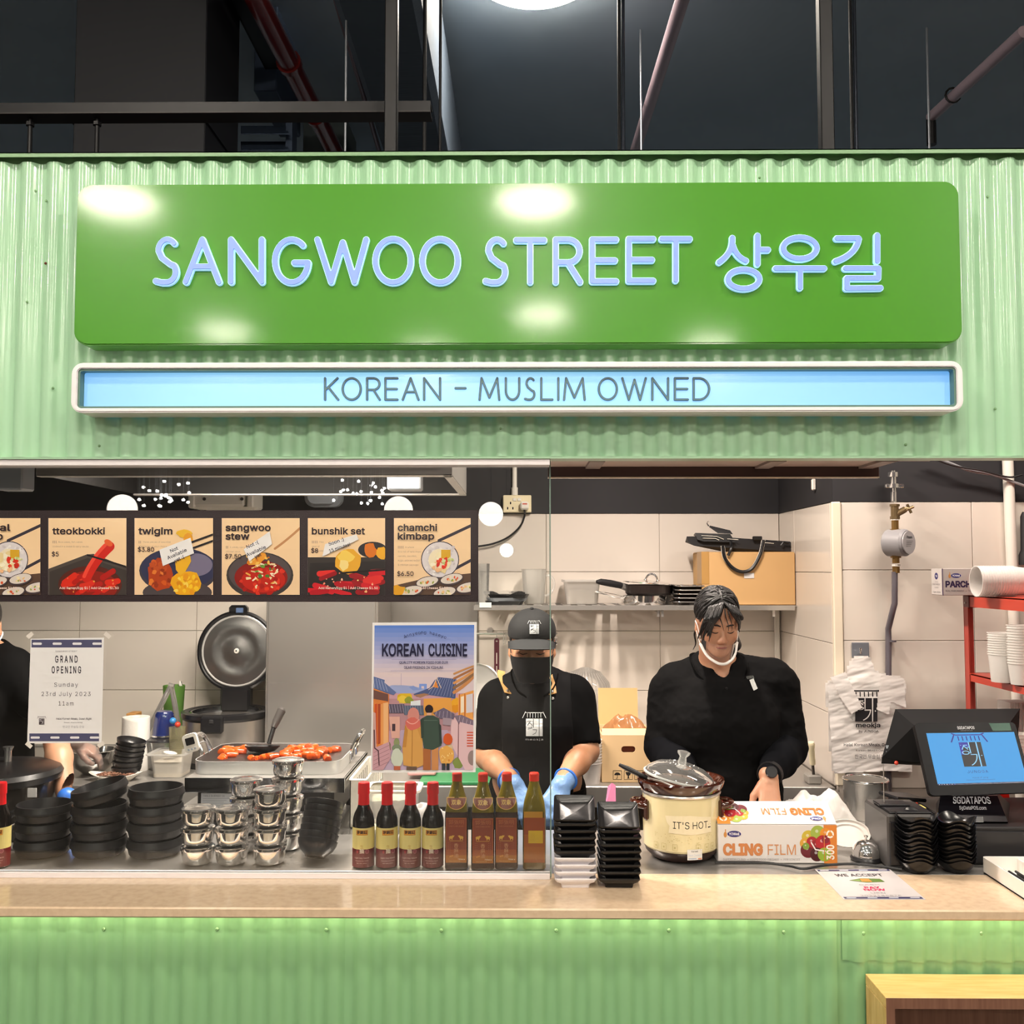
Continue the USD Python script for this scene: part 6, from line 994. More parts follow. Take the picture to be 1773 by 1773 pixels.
put_print(t, 'flap_print', p, LAB, lambda u, v, l: np.stack([fx1 - u, fy + e[1] * (D_ - v) - .0004 - l * e[2] * 0, fz + .003 + e[2] * (D_ - v) + l], 1), world=True)
# bag, plate, bell, printer
q = at(1400, 1440, 3.42); solo('plastic_bag', mv(crumple(.26, .22, .20, 8, amp=.03, fold=4), (q[0] + .03, 3.40, ZC - .002)), clear('bag_white', (.9, .9, .9), .2, .78, (.86, .84, .81)), 'crumpled white plastic bag heaped beside the woman behind the cling film box', 'bag', smooth=True)
q = atz(1468, 1478, ZC + .01); t = thing('food_box_lid', 'white oval takeaway lid leaning behind the cling film box', 'lid', (q[0] + .02, q[1] + .06, ZC + .05), (42, 0, -25)); part(t, 'lid', lathe([(0, 0), (.055, 0), (.06, .004), (.075, .004), (.08, .008), (.083, .014), (.08, .014), (.074, .008), (.06, .008), (.054, .004), (0, .004)], 48, .85, .62), M('lid_white', '#b8b1ab', 0.35))
b = put(1500, 1496, .047); t = thing('service_bell', 'chrome service bell on a black foot at the counter edge', 'bell', b); part(t, 'foot', lathe([(0, 0), (.046, 0), (.048, .006), (.043, .012), (0, .012)], 40), M('black_plastic')); part(t, 'dome', lathe([(.0425, .012), (.0425, .016), (.041, .03), (.034, .046), (.022, .056), (.008, .06), (0, .06)], 48), M('chrome'), smooth=60); part(t, 'button', lathe([(0, .06), (.003, .06), (.003, .068), (.0065, .069), (.0065, .073), (0, .075)], 20), M('chrome'))
x_ = at(1537, 1450, 3.05)[0]; zp = at(1560, 1411, 3.05)[2]; t = thing('receipt_printer', 'black box-shaped receipt printer behind the bell with a grey side', 'printer', (x_ + .075, 3.05, ZC))
wpart(t, 'body', box(x_, x_ + .15, 3.05, 3.255, ZC, zp, .006), M('printer_grey', '#3f3d3c', 0.35)); wpart(t, 'front_cover', box(x_ + .004, x_ + .146, 3.045, 3.052, ZC + .01, zp - .02, .003), 'black_plastic'); wpart(t, 'top_cover', box(x_ + .01, x_ + .14, 3.06, 3.2, zp, zp + .006, .003), 'black_plastic')
q = at(1531, 1404, 3.16); t = thing('receipt_spike', 'thin steel receipt spike standing on the receipt printer', 'spike', (q[0] + .02, 3.16, zp + .006)); part(t, 'plate', box(-.045, .05, -.03, .03, 0, .006, .002), M('black_plastic')); part(t, 'needle', rod((-.02, 0, .006), (-.02, 0, .125), .0013, 6), M('brushed'))
# wavy black bowls
def wavy(loc, lab, rot):
    t = thing('wavy_bowl', lab, 'bowl', loc, rot, 'wavy black bowls piled at the till'); n = 48; a = np.arange(n) * 2 * PI / n
    def ring(r, z, w): return np.stack([r * (1 + .07 * w * np.cos(4 * a)) * np.cos(a), r * (1 + .07 * w * np.cos(4 * a)) * np.sin(a), z + .0075 * w * np.cos(4 * a + .6)], 1)
    part(t, 'bowl', loft([ring(.034, 0, 0), ring(.036, .004, 0), ring(.05, .018, .3), ring(.0585, .034, 1), ring(.060, .036, 1), ring(.0575, .036, 1), ring(.048, .021, .3), ring(.03, .008, 0)]), M('melamine_black', '#0f0f11', 0.22), smooth=50); return t
w0 = None
for px, py, n, nm in ((1588, 1518, 12, 'left'), (1654, 1517, 11, 'right')):
    b = put(px, py, .058)
    for k in range(n):
        loc = (b[0] + R.uniform(-.002, .002), b[1], ZC + .0118 * k); rot = (R.uniform(-1.5, 1.5), R.uniform(-2, 2), 90 * k + R.uniform(-7, 7)); lab = '%s wavy black bowl of the %s pile at the till' % ('bottom second third fourth fifth sixth seventh eighth ninth tenth eleventh top'.split()[k] if k < n - 1 else 'top', nm)
        if w0 is None: w0 = wavy(loc, lab, rot)
        else: dup(w0, loc, rot, lab)
# payment notice on the counter
c4 = [atz(x, y, ZC) for x, y in ((1411, 1506), (1540, 1505), (1603, 1558), (1461, 1558))]; c4 = np.array(c4); t = thing('payment_notice', 'laminated payment notice reading WE ACCEPT lying on the stone counter', 'notice', tuple(c4.mean(0))); bil = lambda u, v: ((1 - u) * (1 - v))[:, None] * c4[3] + (u * (1 - v))[:, None] * c4[2] + (u * v)[:, None] * c4[1] + ((1 - u) * v)[:, None] * c4[0]
wpart(t, 'sheet', hull(np.vstack([c4 + [0, 0, .0004], c4 + [0, 0, .0012]])), M('notice_grey', '#bdb8b8', .3)); p = Print()
for y in (.015, .925):
    p.add(sbox(.02, y, .98, y + .06), '#3c3a5e'); [p.add(rrect(.05 + .26 * k, y + .02, .17 + .26 * k, y + .042, .01), '#d9d6da') for k in range(4)]
for s_, y, h, c, w_, bo in (('SANGWOO STREET', .865, .02, '#a8a4a8', .28, 0), ('WE ACCEPT', .74, .085, '#2f2a33', .62, 2), ('CASH', .44, .035, '#9a969a', .26, 0), ('PAY', .335, .06, '#c8285a', .2, 3), ('NOW', .265, .06, '#c8285a', .27, 3), ('UEN', .175, .035, '#8d898d', .18, 0), ('202218587E', .09, .04, '#8d898d', .5, 0)): p.add(text(s_, .5, y, h, 'c', w=w_, bold=bo), c)
p.add(Polygon([(.3, .6), (.5, .53), (.74, .55), (.72, .65), (.48, .67)]), '#5f7a38').add(Polygon([(.45, .56), (.58, .55), (.57, .65), (.46, .65)]), '#e08a3a').add(Polygon([(.33, .6), (.44, .57), (.44, .62)]), '#86a052')
put_print(t, 'print', p, LAB, lambda u, v, l: bil(u, v) + np.stack([u * 0, u * 0, .0014 + l], 1), world=True)
# chopstick tray
t = thing('chopstick_tray', 'white compartment tray with black chopsticks at the right counter end', 'tray', (1.50, 2.88, ZC)); M('tray_white', '#ece7e0', 0.3); X0_, X1_, D0, D1 = -.134, .17, -.145, .145
g = sbox(X0_, D0, X1_, D1).buffer(-.012).buffer(.012); m = cat(extr(g, .004), extr(g.difference(g.buffer(-.004)), .046), box(-.03, -.026, D0 + .003, D1 - .003, .003, .040), box(.07, .074, D0 + .003, D1 - .003, .003, .040)); part(t, 'tray', m, M('tray_white'))
for k in range(9): x = 1.50 - .112 + .008 * k; solo('chopstick', mv(tube([(0, .115, 0), (0, -.115, 0)], [.0036, .0028], 6), (x + R.uniform(-.002, .002), 2.872 + R.uniform(-.01, .01), ZC + .0085 + .006 * (k % 2)), rz=R.uniform(-.03, .03)), M('black_matte'), 'black chopstick in the white tray, %s' % ['nearest its left wall', 'second from its left wall', 'third from its left wall', 'fourth from its left wall', 'fifth from its left wall', 'sixth from its left wall', 'seventh from its left wall', 'eighth from its left wall', 'nearest the divider'][k], 'chopstick', 'chopsticks in the counter tray')
# till: drawer, stand, two screens
zd = at(1720, 1432, 3.1)[2]; t = thing('cash_drawer', 'wide black cash drawer under the till screen', 'cash drawer', (1.62, 3.1, ZC)); wpart(t, 'drawer', box(at(1662, 1450, 3.1)[0], 1.735, 3.1, 3.5, ZC, zd, .004), M('drawer_black', '#100e10', 0.45)); wpart(t, 'drawer_front', box(at(1665, 1450, 3.1)[0], 1.73, 3.095, 3.1, ZC + .008, zd - .012, .002), 'black_plastic'); wpart(t, 'lock', mv(lathe([(0, 0), (.008, 0), (.008, .004), (0, .004)], 14), (1.65, 3.095, zd - .04), rx=PI / 2), 'brushed')
t = thing('till_terminal', 'black till terminal with a lit blue customer screen showing an emblem', 'till', (1.5, 3.25, zd))
Yt = 3.2; c = lambda x, y, d=0.0: np.maximum(at(x, y, Yt + d), [-9, 0, zd + .0005])
wpart(t, 'stand', hull([c(1628, 1378, .03), c(1727, 1378, .03), c(1745, 1430, -.05), c(1622, 1428, -.05), c(1640, 1372, .1), c(1727, 1372, .1), c(1750, 1430, .2), c(1622, 1428, .2), c(1745, 1423, -.06), c(1622, 1421, -.06)]), M('till_black', '#08080d', 0.35, specular_ior_level=.2)); wpart(t, 'foot_slot', hull([c(1680, 1414, -.055), c(1702, 1414, -.055), c(1703, 1424, -.062), c(1679, 1424, -.062), c(1680, 1414, -.04), c(1703, 1424, -.04)]), 'black_plastic')
fr = np.array([c(1583, 1252, .05), c(1757, 1250, .05), c(1790, 1372, -.03), c(1611, 1378, -.03)]); nv = np.cross(fr[1] - fr[0], fr[3] - fr[0]); nv /= np.linalg.norm(nv); nv = nv if nv[1] < 0 else -nv
B_ = lambda u, v: ((1 - u) * (1 - v))[:, None] * fr[3] + (u * (1 - v))[:, None] * fr[2] + (u * v)[:, None] * fr[1] + ((1 - u) * v)[:, None] * fr[0]
def onscr(g, t0, t1): m = extr(g, 1.0); v = m.vertices.copy(); m.vertices = B_(v[:, 0], v[:, 1]) + nv * (t0 + (t1 - t0) * v[:, 2:3]); m.fix_normals(); return m
fp = wpart(t, 'customer_screen', onscr(rrect(0, 0, 1, 1, .05), -.022, 0), 'till_black'); sc = sbox(.095, .155, .965, .855)
M('screen_blue', '#05070c', 0.45, specular_ior_level=0.2, emit=('#5aaef0', 0.9)); wpart(fp, 'display', onscr(sc, 0, .0008), 'screen_blue', smooth=False); wpart(fp, 'task_bar', onscr(sbox(.095, .135, .965, .155), 0, .0009), M('task_bar', '#0b1530', 0.2, emit=('#101c50', .5)), smooth=False)
p = Print(); class_ = type('E', (), {'add': lambda s, g, col, layer=None: (p.add(affinity.affine_transform(g, [1, 0, 0, -1, 0, 1]), col, layer), s)[1]})(); jungga(class_, .33, .15, .34, .52, '#16161e', '#1c1c8c', '#7fc4f6', '#1c1c9c'); p.add(text('JUNGGA', .51, .29, .036, 'c', w=.20, gap=10), '#1c2c7c', 50); p.add(text('House of Jung', .52, .215, .022, 'c', w=.15), '#3a62a8', 50); p.add(sbox(.38, .195, .66, .199), '#3a62a8', 50)
for i, cc in enumerate(('#d9e4f4', '#8a9ab8', '#a9b9d4', '#dfe9fb', '#5a68c0', '#9fb2e8', '#4a62d8')): p.add(sbox(.105 + .025 * i, .14, .112 + .025 * i, .15), cc, 50)
V, F, T = p.mesh(step=.000006); P_ = B_(V[:, 0], V[:, 1]) + nv * (.0012 + V[:, 2:3]); part(fp, 'screen_print', trimesh.Trimesh(P_, F, process=False), tinted('print_lit', 0.4), world=True, tint=T)
p = Print().add(text('SGDATAPOS', .5, .905, .04, 'c', w=.17, bold=2), '#c9ccd0', 2).add(text('SgDataPOS.com', .5, .88, .012, 'c', w=.12), '#8d9096', 2).add(Polygon([(.76, .875), (.945, .875), (.945, .985), (.74, .985)]), '#0f4a38', 1); V, F, T = p.mesh(); part(fp, 'bezel_print', trimesh.Trimesh(B_(V[:, 0], V[:, 1]) + nv * (.0003 + V[:, 2:3]), F, process=False), LAB, world=True, tint=T)
sf = np.array([c(1628, 1378, .03), c(1727, 1378, .03), c(1745, 1423, -.06), c(1622, 1421, -.06)]); sn = np.cross(sf[1] - sf[0], sf[3] - sf[0]); sn /= np.linalg.norm(sn); sn = sn if sn[1] < 0 else -sn
S_ = lambda u, v: ((1 - u) * (1 - v))[:, None] * sf[3] + (u * (1 - v))[:, None] * sf[2] + (u * v)[:, None] * sf[1] + ((1 - u) * v)[:, None] * sf[0]
p = Print().add(text('SGDATAPOS', .53, .66, .27, 'c', w=.62, bold=2), '#b9bcc2').add(text('SgDataPOS.com', .53, .42, .14, 'c', w=.42, bold=1), '#a9acb2'); V, F, T = p.mesh(); part(t, 'stand_print', trimesh.Trimesh(S_(V[:, 0], V[:, 1]) + sn * (.0035 + V[:, 2:3]), F, process=False), LAB, world=True, tint=T)
bk_ = [at(1550, 1228, 3.42), at(1766, 1227, 3.42), at(1745, 1256, 3.33), at(1583, 1256, 3.33), at(1598, 1322, 3.33), at(1526, 1322, 3.42), at(1760, 1322, 3.42), at(1527, 1312, 3.40), at(1552, 1230, 3.46), at(1764, 1229, 3.46), at(1528, 1320, 3.46), at(1700, 1330, 3.38)]
wpart(t, 'cashier_screen', hull(bk_), M('till_back', '#0b0b0d', 0.6, specular_ior_level=.2)); wpart(t, 'neck', hull([c(1650, 1378, .1), c(1710, 1378, .1), c(1650, 1300, .16), c(1710, 1300, .16), c(1650, 1378, .14), c(1710, 1300, .2)]), 'till_black'); 
for py in (1293, 1303): q = at(1537, py, 3.392); wpart(t, 'port', hull([q + [dx, 0, dz] for dx in (-.005, .004) for dz in (-.006, .005)] + [q + [0, .02, 0]]), 'lamp_box_grey')
q = at(1552, 1321, 3.375); wpart(t, 'red_button', trimesh.creation.icosphere(2, .007).apply_translation(q), 'red_paint')
q = at(1735, 1395, 3.48); t = thing('red_basket', 'translucent red plastic piece behind the till stand', 'basket', (q[0], 3.52, zd)); part(t, 'body', tub(.06, .05, .07, .06, .085, .003, .01), clear('red_film', (.95, .3, .25), .1, .5, C('#d8301f')))
# desk organiser
q = at(1583, 1400, 3.36); t = thing('desk_organiser', 'black desk organiser with pens between the steel bin and the till', 'organiser', (q[0], 3.36, ZC)); part(t, 'body', cat(box(-.10, .025, -.06, .10, 0, .10, .006), box(-.10, -.02, -.06, .10, .1, .115, .004)), M('organiser_grey', '#34322f', 0.45)); part(t, 'lid', mv(box(-.06, .06, -.05, .05, 0, .012, .004), (-.02, .05, .128), ry=.12, rz=.3), M('black_plastic'))
for a, b, r, m, lab in (((-.085, -.01, .12), (.0, .0, .121), .005, 'pen_blue', 'blue pen lying on the desk organiser'), ((-.09, -.03, .121), (.01, .0, .123), .004, 'red_paint', 'red pen lying on the desk organiser')): M('pen_blue', '#2b3a8c', .3); solo('pen', rod(np.array(a) + [q[0], 3.36, ZC], np.array(b) + [q[0], 3.36, ZC], r, 8), M(m), lab, 'pen')
solo('sticky_notes', box(q[0] - .03, q[0] + .02, 3.31, 3.355, ZC + .1155, ZC + .121, .001), M('note_yellow', '#e8d67a', .6), 'yellow sticky note pad on the desk organiser', 'notes')
# steel bin, carry bags, hook, sharpening steel
b = put(1500, 1424, .08); t = thing('steel_bin', 'round steel bin lined with clear plastic behind the receipt printer', 'bin', b); hb = at(1500, 1350, b[1])[2] - ZC; part(t, 'wall', lathe([(0, 0), (.074, 0), (.076, .004), (.077, hb), (.074, hb), (.072, .006), (0, .006)], 48), M('brushed')); F_ = lambda u, v: np.stack([(.079 + .004 * np.sin(u * 50) * (1 - v) + .003 * np.sin(u * 23 + 2)) * np.cos(u * 2 * PI), (.079 + .004 * np.sin(u * 50) * (1 - v)) * np.sin(u * 2 * PI), hb + .003 - .07 * (1 - v) * (1 + .5 * np.sin(u * 13))], -1); part(t, 'liner', grid_sheet(F_, 90, 8), clear('clear_plastic'), smooth=True); part(t, 'rim', tube([(.078 * math.cos(a), .078 * math.sin(a), hb + .002) for a in np.linspace(0, 2 * PI, 49)[:-1]], .004, 8, closed=True), M('chrome'))
Yw = YR - .004; q = at(1489, 1125, Yw); t = thing('wall_hook', 'grey adhesive wall hook holding the white carrier bags', 'hook', tuple(q)); wpart(t, 'plate', box(at(1475, 1150, Yw)[0], at(1505, 1150, Yw)[0], Yw - .004, Yw, at(905, 1138, Yw)[2], at(905, 1112, Yw)[2], .0015), M('hook_grey', '#80868f', 0.3, 0.4)); wpart(t, 'peg', tube(bez(at(1490, 1130, Yw - .004), at(1490, 1134, Yw - .05), at(1490, 1122, Yw - .05)), .004, 8), 'chrome')
out = [(1431, 1183), (1464, 1168), (1476, 1141), (1489, 1136), (1505, 1138), (1513, 1160), (1525, 1167), (1563, 1174), (1567, 1186), (1565, 1228), (1577, 1322), (1577, 1335), (1530, 1334), (1450, 1338), (1442, 1335), (1436, 1260)]
g = PX(Polygon(out), Yw - .05); t = thing('carrier_bags', 'white printed carrier bags hanging from the hook on the right wall', 'bag', (at(1500, 1150, Yw)[0], Yw - .05, at(905, 1338, Yw - .05)[2]))
bb = g.bounds; v2, f2 = trimesh.creation.triangulate_polygon(g.segmentize(.02), engine='earcut')
from shapely import prepared
def sheet3d(g, y0, amp, seed, step=.008):
    b = g.bounds; xs, zs2 = np.arange(b[0], b[2] + step, step), np.arange(b[1], b[3] + step, step); X, Z = np.meshgrid(xs, zs2, indexing='ij'); ins = shapely.contains_xy(g.buffer(step * .5), X, Z)
    Y = y0 - amp * (meshkit.fbm(np.stack([X * 9 + Z * 6, Z * 34 - X * 8, X * 0], -1), 3, seed) - .5) * 2; nv_ = len(zs2); i, j = np.nonzero(ins[:-1, :-1] & ins[1:, :-1] & ins[:-1, 1:] & ins[1:, 1:]); P = np.stack([X, Y, Z], -1).reshape(-1, 3)
    k = i * nv_ + j; f = np.vstack([np.stack([k, k + nv_, k + nv_ + 1], 1), np.stack([k, k + nv_ + 1, k + 1], 1)]); m = trimesh.Trimesh(P, f, process=False); m.remove_unreferenced_vertices(); return m
M('bag_paper', '#e4dfdb', 0.45); wpart(t, 'front_sheet', sheet3d(g, Yw - .062, .0045, 4, .0035), 'bag_paper', smooth=True); wpart(t, 'back_sheet', sheet3d(g.buffer(.004), Yw - .046, .002, 9, .01), 'bag_paper', smooth=True)
for pts in (((1436, 1172), (1462, 1163), (1492, 1225), (1473, 1236), (1452, 1205)), ((1524, 1168), (1563, 1174), (1567, 1225), (1541, 1214), (1537, 1237), (1516, 1228), (1521, 1190))): wpart(t, 'folded_handle', sheet3d(PX(Polygon(pts), Yw - .075), Yw - .086, .003, 12, .003), 'bag_paper', smooth=True)
p = PPrint(Yw - .076)
jungga(p, 1470, 1193, 60, 62, '#16141a', '#16141a', '#e4dfdb')
for s_, x, y, h, w_, bo in (('meokja', 1503, 1259, 7, 42, 2), ('by JUNGGA', 1504, 1268, 4, 34, 1), ('Halal Korean Meals, Down', 1503, 1292, 5, 84, 1), ('Korean-Muslim Owned', 1510, 1301, 3.4, 56, 0)): p.add(ptext(s_, x, y, h, 'c', w=w_, bold=bo, size=72), '#1c1a20')
p.add(ptext('한국인 무슬림 운', 1506, 1313, 6, 'c', w=52, font='cjk', size=72), '#4a474c'); put_print(t, 'print', p, PAPER, lambda u, v, l: np.stack([u, Yw - .0762 - l, v], 1), world=True)
a, b = at(1404, 1285, 4.2), at(1409, 1345, 4.24); t = thing('sharpening_steel', 'sharpening steel with a cream handle leaning in the corner by the bag', 'sharpening steel', (b[0], b[1], ZB + .0)); d = (b - a) / np.linalg.norm(b - a); wpart(t, 'handle', tube([a, a + d * .012, a + d * .03, a + d * .09, a + d * .1], [.012, .016, .0125, .0125, .0115], 14), 'cream_plastic'); wpart(t, 'rod', rod(a + d * .1, b, .006, 10), M('steel_dark', '#5a5450', .4, .8)); wpart(t, 'holder', box(b[0] - .03, b[0] + .03, b[1] - .02, b[1] + .05, ZB, b[2] + .01, .006), M('block_grey', '#8b8781', .5))
# red rack with cups
rx, rz1, rz2, rYb, rYf = 1.742, 1.597, 1.294, 3.95, 3.15
t = thing('red_rack', 'red metal storage rack at the right holding plastic cups and tubs', 'rack', (2.0, rYb, 0))
for z, h, n in ((rz1, .045, 'top_shelf'), (rz2, .03, 'shelf'), (.99, .03, 'shelf')): wpart(t, n, cat(box(rx, 2.3, rYf, rYb, z - .006, z, .001), box(rx, rx + .004, rYf, rYb - .04, z - h, z), box(rx, 2.3, rYb - .004, rYb, z - h, z)), 'red_paint')
wpart(t, 'post', cat(box(rx - .002, rx + .002, rYb - .034, rYb + .002, 0, rz1 - .002), box(rx - .002, rx + .034, rYb, rYb + .004, 0, rz1 - .002)), M('red_post', '#b04034', 0.4)); wpart(t, 'post', box(rx - .002, rx + .034, rYf, rYf + .004, 0, rz1), 'red_post'); wpart(t, 'corner_cap', box(rx - .004, rx + .05, rYb - .05, rYb + .005, rz1 - .048, rz1 + .001, .004), 'red_dark'); wpart(t, 'bolt', trimesh.creation.icosphere(1, .004).apply_translation((rx - .005, rYb - .02, rz1 - .03)), 'brushed')
q = at(1632, 1030, 3.86); t = thing('parchment_box', 'grey parchment paper carton lying on top of the red rack', 'box', (q[0] + .15, 3.91, rz1)); ph = at(1632, 984, 3.86)[2] - rz1 - .001; wpart(t, 'carton', box(q[0], q[0] + .34, 3.86, 3.96, rz1 + .001, rz1 + ph, .0015), M('carton_taupe', '#ada4a0', 0.45)); wpart(t, 'end_flap', box(q[0] - .0015, q[0] + .0005, 3.862, 3.958, rz1 + .003, rz1 + ph - .002), 'carton_white')
p = Print(); brand(p, .028, ph * .74, .026); p.add(text('PARCHMENT', .012, ph * .32, .022, w=.185, bold=4), '#33264a'); p.add(text('REAL PARCHMENT  •  THICKER PAPER  •  NON', .012, ph * .15, .006, w=.18), '#6a5f66'); p.add(sbox(0, 0, .003, ph), '#43305c'); put_print(t, 'front_print', p, LAB, upright(q[0], 3.8597, rz1), world=True)
p = Print(); p.add(affinity.scale(Point(.05, ph * .72).buffer(1), .016, .013), '#2c2a72').add(text('YW', .05, ph * .68, .008, 'c', bold=1), '#eeeaf0'); [p.add(text(s_, .05, ph * y, h, 'c', w=w_), c_) for s_, y, h, w_, c_ in (('300mm', .48, .005, .03, '#a8a0a0'), ('PARCHMENT', .38, .007, .075, '#8d8488'), ('PAPER', .26, .006, .035, '#a8a0a0'), ('75M x 30CM', .09, .006, .07, '#6a6268'))]
put_print(t, 'end_print', p, LAB, lambda u, v, l: np.stack([q[0] - .0017 - l, 3.96 - u, rz1 + v], 1), world=True)
M('cup_plastic', '#f1ece8', 0.3, alpha=0.62); M('tub_plastic', '#f3efea', 0.35, alpha=0.7)
def cup(name, loc, rot, lab, grp, r0, r1, h, mat='cup_plastic'): t = thing(name, lab, 'cup', loc, rot, grp); part(t, 'cup', lathe([(0, .001), (r0, 0), (r1, h - .003), (r1 + .0025, h - .002), (r1 + .0025, h), (r1 - .001, h), (r0 - .001, .002), (0, .002)], 28), M(mat)); return t
q = at(1732, 1005, 3.70); qz = rz1 + .0575; c0 = cup('plastic_cup', (q[0], 3.70, qz), (0, -90, 0), 'first plastic cup of the stack lying on the red rack, showing its base', 'nested plastic cups lying on the red rack', .045, .055, .09)
for k in range(1, 15): dup(c0, (q[0] + .0095 * k, 3.70, qz), (0, -90, 0), 'one of the nested plastic cups lying in a row on top of the red rack')
_c = c0; 
M('tub_plastic')
for i, (px, n, h, nm) in enumerate(((1727, 10, .10, 'left'), (1758, 15, .075, 'right'))):
    f = None; q = at(px, 1160, 3.62 - .08 * i)
    for k in range(n):
        loc = (q[0] + .02, 3.62 - .08 * i, rz2 + .0005 + (.0085 if i == 0 else .0095) * k)
        lab = 'one of the nested clear tubs of the %s pile on the middle red shelf' % nm
        if f is None: f = cup('deli_tub', loc, (0, 0, 0), lab, 'nested clear tubs, %s pile on the red rack' % nm, .034 if i else .04, .042 if i else .048, h, 'tub_plastic')
        else: dup(f, loc, (0, 0, 0), lab)
f = None
for i, (px, pz, n) in enumerate(((1725, .0, 9), (1757, .0, 6))):
    q = at(px, 1235, 3.66)
    for k in range(n):
        loc = (q[0], 3.66 - .03 * i, .9905 + .0125 * k); lab = 'one of the nested square white food boxes, %s pile, lowest red shelf' % ['taller', 'shorter'][i]
        if f is None: f = thing('food_box', lab, 'box', loc, group='nested white food boxes, taller pile'); part(f, 'box', tub(.062, .062, .05, .05, .055, .0012, .008, .004), M('tub_plastic'))
        else: dup(f, loc, (0, 0, 0), lab, 'nested white food boxes, %s pile' % ['taller', 'shorter'][i])
f = None
for k in range(22):
    q = at(1742, 1205, 3.80); loc = (q[0] + .006 * k, 3.82, 1.06 + .09); lab = 'one of the clear lids standing in a row behind the lowest red shelf boxes'
    if f is None:
        f = thing('box_lid', lab, 'lid', (loc[0], loc[1], 1.13), group='clear lids standing in a row'); part(f, 'lid', box(-.0012, .0012, -.05, .05, -.135, .07, .0008), M('tub_plastic'))
    else: dup(f, (loc[0], loc[1], 1.13), (0, 0, 0), lab)
# things on the back bench between the cooks
x0, x1 = at(1042, 1350, 4.25)[0], at(1132, 1350, 4.25)[0]; zt_ = at(1090, 1273, 4.25)[2]
t = thing('cardboard_box', 'open cardboard carton with handling symbols and a plastic bag on the back bench', 'box', ((x0 + x1) / 2, 4.25, ZB)); g = sbox(x0, ZB + .002, x1, zt_).difference(PX(rrect(1076, 1292, 1100, 1303, 5), 4.25)); wpart(t, 'front_wall', plate(g, 4.256, .006), 'cardboard_pale'); [wpart(t, 'side_wall', box(a, a + .006, 4.256, 4.55, ZB + .002, zt_), 'cardboard_pale') for a in (x0, x1 - .006)]; wpart(t, 'rear_wall', box(x0, x1, 4.544, 4.55, ZB + .002, zt_), 'cardboard_pale'); wpart(t, 'bottom', box(x0, x1, 4.256, 4.544, ZB + .001, ZB + .005), 'cardboard'); wpart(t, 'flap', hull([(x0 + .002, 4.255, zt_), (x1 - .01, 4.255, zt_), (x0 + .002, 4.20 + .07, zt_ + .025), (x1 - .01, 4.27, zt_ + .025), (x0 + .002, 4.26, zt_)]), M('cardboard_light', '#e6cf9c', .85)); wpart(t, 'rear_flap', hull([(x0 + .01, 4.548, zt_), (x1 - .03, 4.548, zt_), (x0 + .01, 4.57, zt_ + .16), (x1 - .03, 4.57, zt_ + .16), (x0 + .01, 4.574, zt_ + .16), (x1 - .03, 4.552, zt_)]), 'cardboard')
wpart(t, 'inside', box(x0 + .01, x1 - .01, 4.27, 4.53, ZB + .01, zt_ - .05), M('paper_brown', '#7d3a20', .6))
p = PPrint(4.249)
for i, px in enumerate((1069, 1088, 1106, 1124)): g = sbox(px - 7.5, 1334, px + 7.5, 1350); p.add(g.difference(g.buffer(-.7)), '#3a2a1c', 1)
p.add(ell(1069, 1342, 5.2, 4.6).intersection(sbox(1060, 1335, 1080, 1342)), '#1c1410', 1).add(line([(1069, 1341), (1069, 1347), (1067, 1348)], .9), '#1c1410', 1); p.add([(1083, 1337), (1093, 1337), (1091, 1342), (1089, 1343), (1089, 1347), (1091, 1348), (1085, 1348), (1087, 1347), (1087, 1343), (1085, 1342)], '#1c1410', 1); p.add([(1106, 1336), (1112, 1342), (1108.5, 1342), (1108.5, 1349), (1103.5, 1349), (1103.5, 1342), (1100, 1342)], '#1c1410', 1); prt(t, p, 4.2495)
solo('plastic_bag', mv(crumple(x1 - x0 - .02, .26, .13, 21, amp=.03, fold=6), ((x0 + x1) / 2, 4.40, zt_ - .05)), clear('bag_amber', (.98, .9, .8), .1, .45, C('#e8b27c')), 'clear plastic bag bulging out of the open carton on the back bench', 'bag', smooth=True)
q = at(1022, 1352, 4.24); f = None
for k in range(9):
    lab = 'one of the nested clear cups left of the open carton on the back bench'
    if f is None: f = cup('clear_cup', (q[0] + .005, 4.25, ZB), (0, 0, 0), lab, 'nested clear cups beside the carton', .036, .044, .085)
    else: dup(f, (q[0] + .005, 4.25, ZB + .012 * k), (0, 0, 0), lab)
q = at(1022, 1215, 4.75); t = thing('food_cover', 'clear ribbed plastic dome behind the man\'s raised shoulder', 'cover', (q[0] - .02, 4.78, ZB)); part(t, 'dome', lathe([(.13, 0), (.13, .22), (.125, .3), (.11, .36), (.07, .41), (.02, .43), (0, .43)], 60), clear('dome_film', (.95, .95, .94), .1, .22, (.9, .87, .83))); [part(t, 'rib', tube([(.131 * s_ * math.cos(a), .131 * s_ * math.sin(a), z) for s_, z in ((1, .02), (1, .22), (.965, .3), (.85, .36), (.54, .41))], .002, 5), clear('dome_film')) for a in np.linspace(0, 2 * PI, 37)[:-1]]
q = at(1056, 1400, 3.12); t = thing('sauce_bottle', 'clear squeeze bottle with a pink cap wrapping behind the right pile of dishes', 'bottle', (q[0], 3.12, ZC)); part(t, 'bottle', lathe([(0, 0), (.03, 0), (.031, .14), (.02, .165), (.012, .175), (0, .175)], 24), clear('milky')); part(t, 'pink_wrap', hull([(-.014, -.01, .165), (.018, -.01, .163), (.016, .01, .163), (-.006, 0, .228), (.006, -.004, .240), (.018, 0, .232), (-.014, .01, .165)]), M('pink', '#ec8fbc', .5))
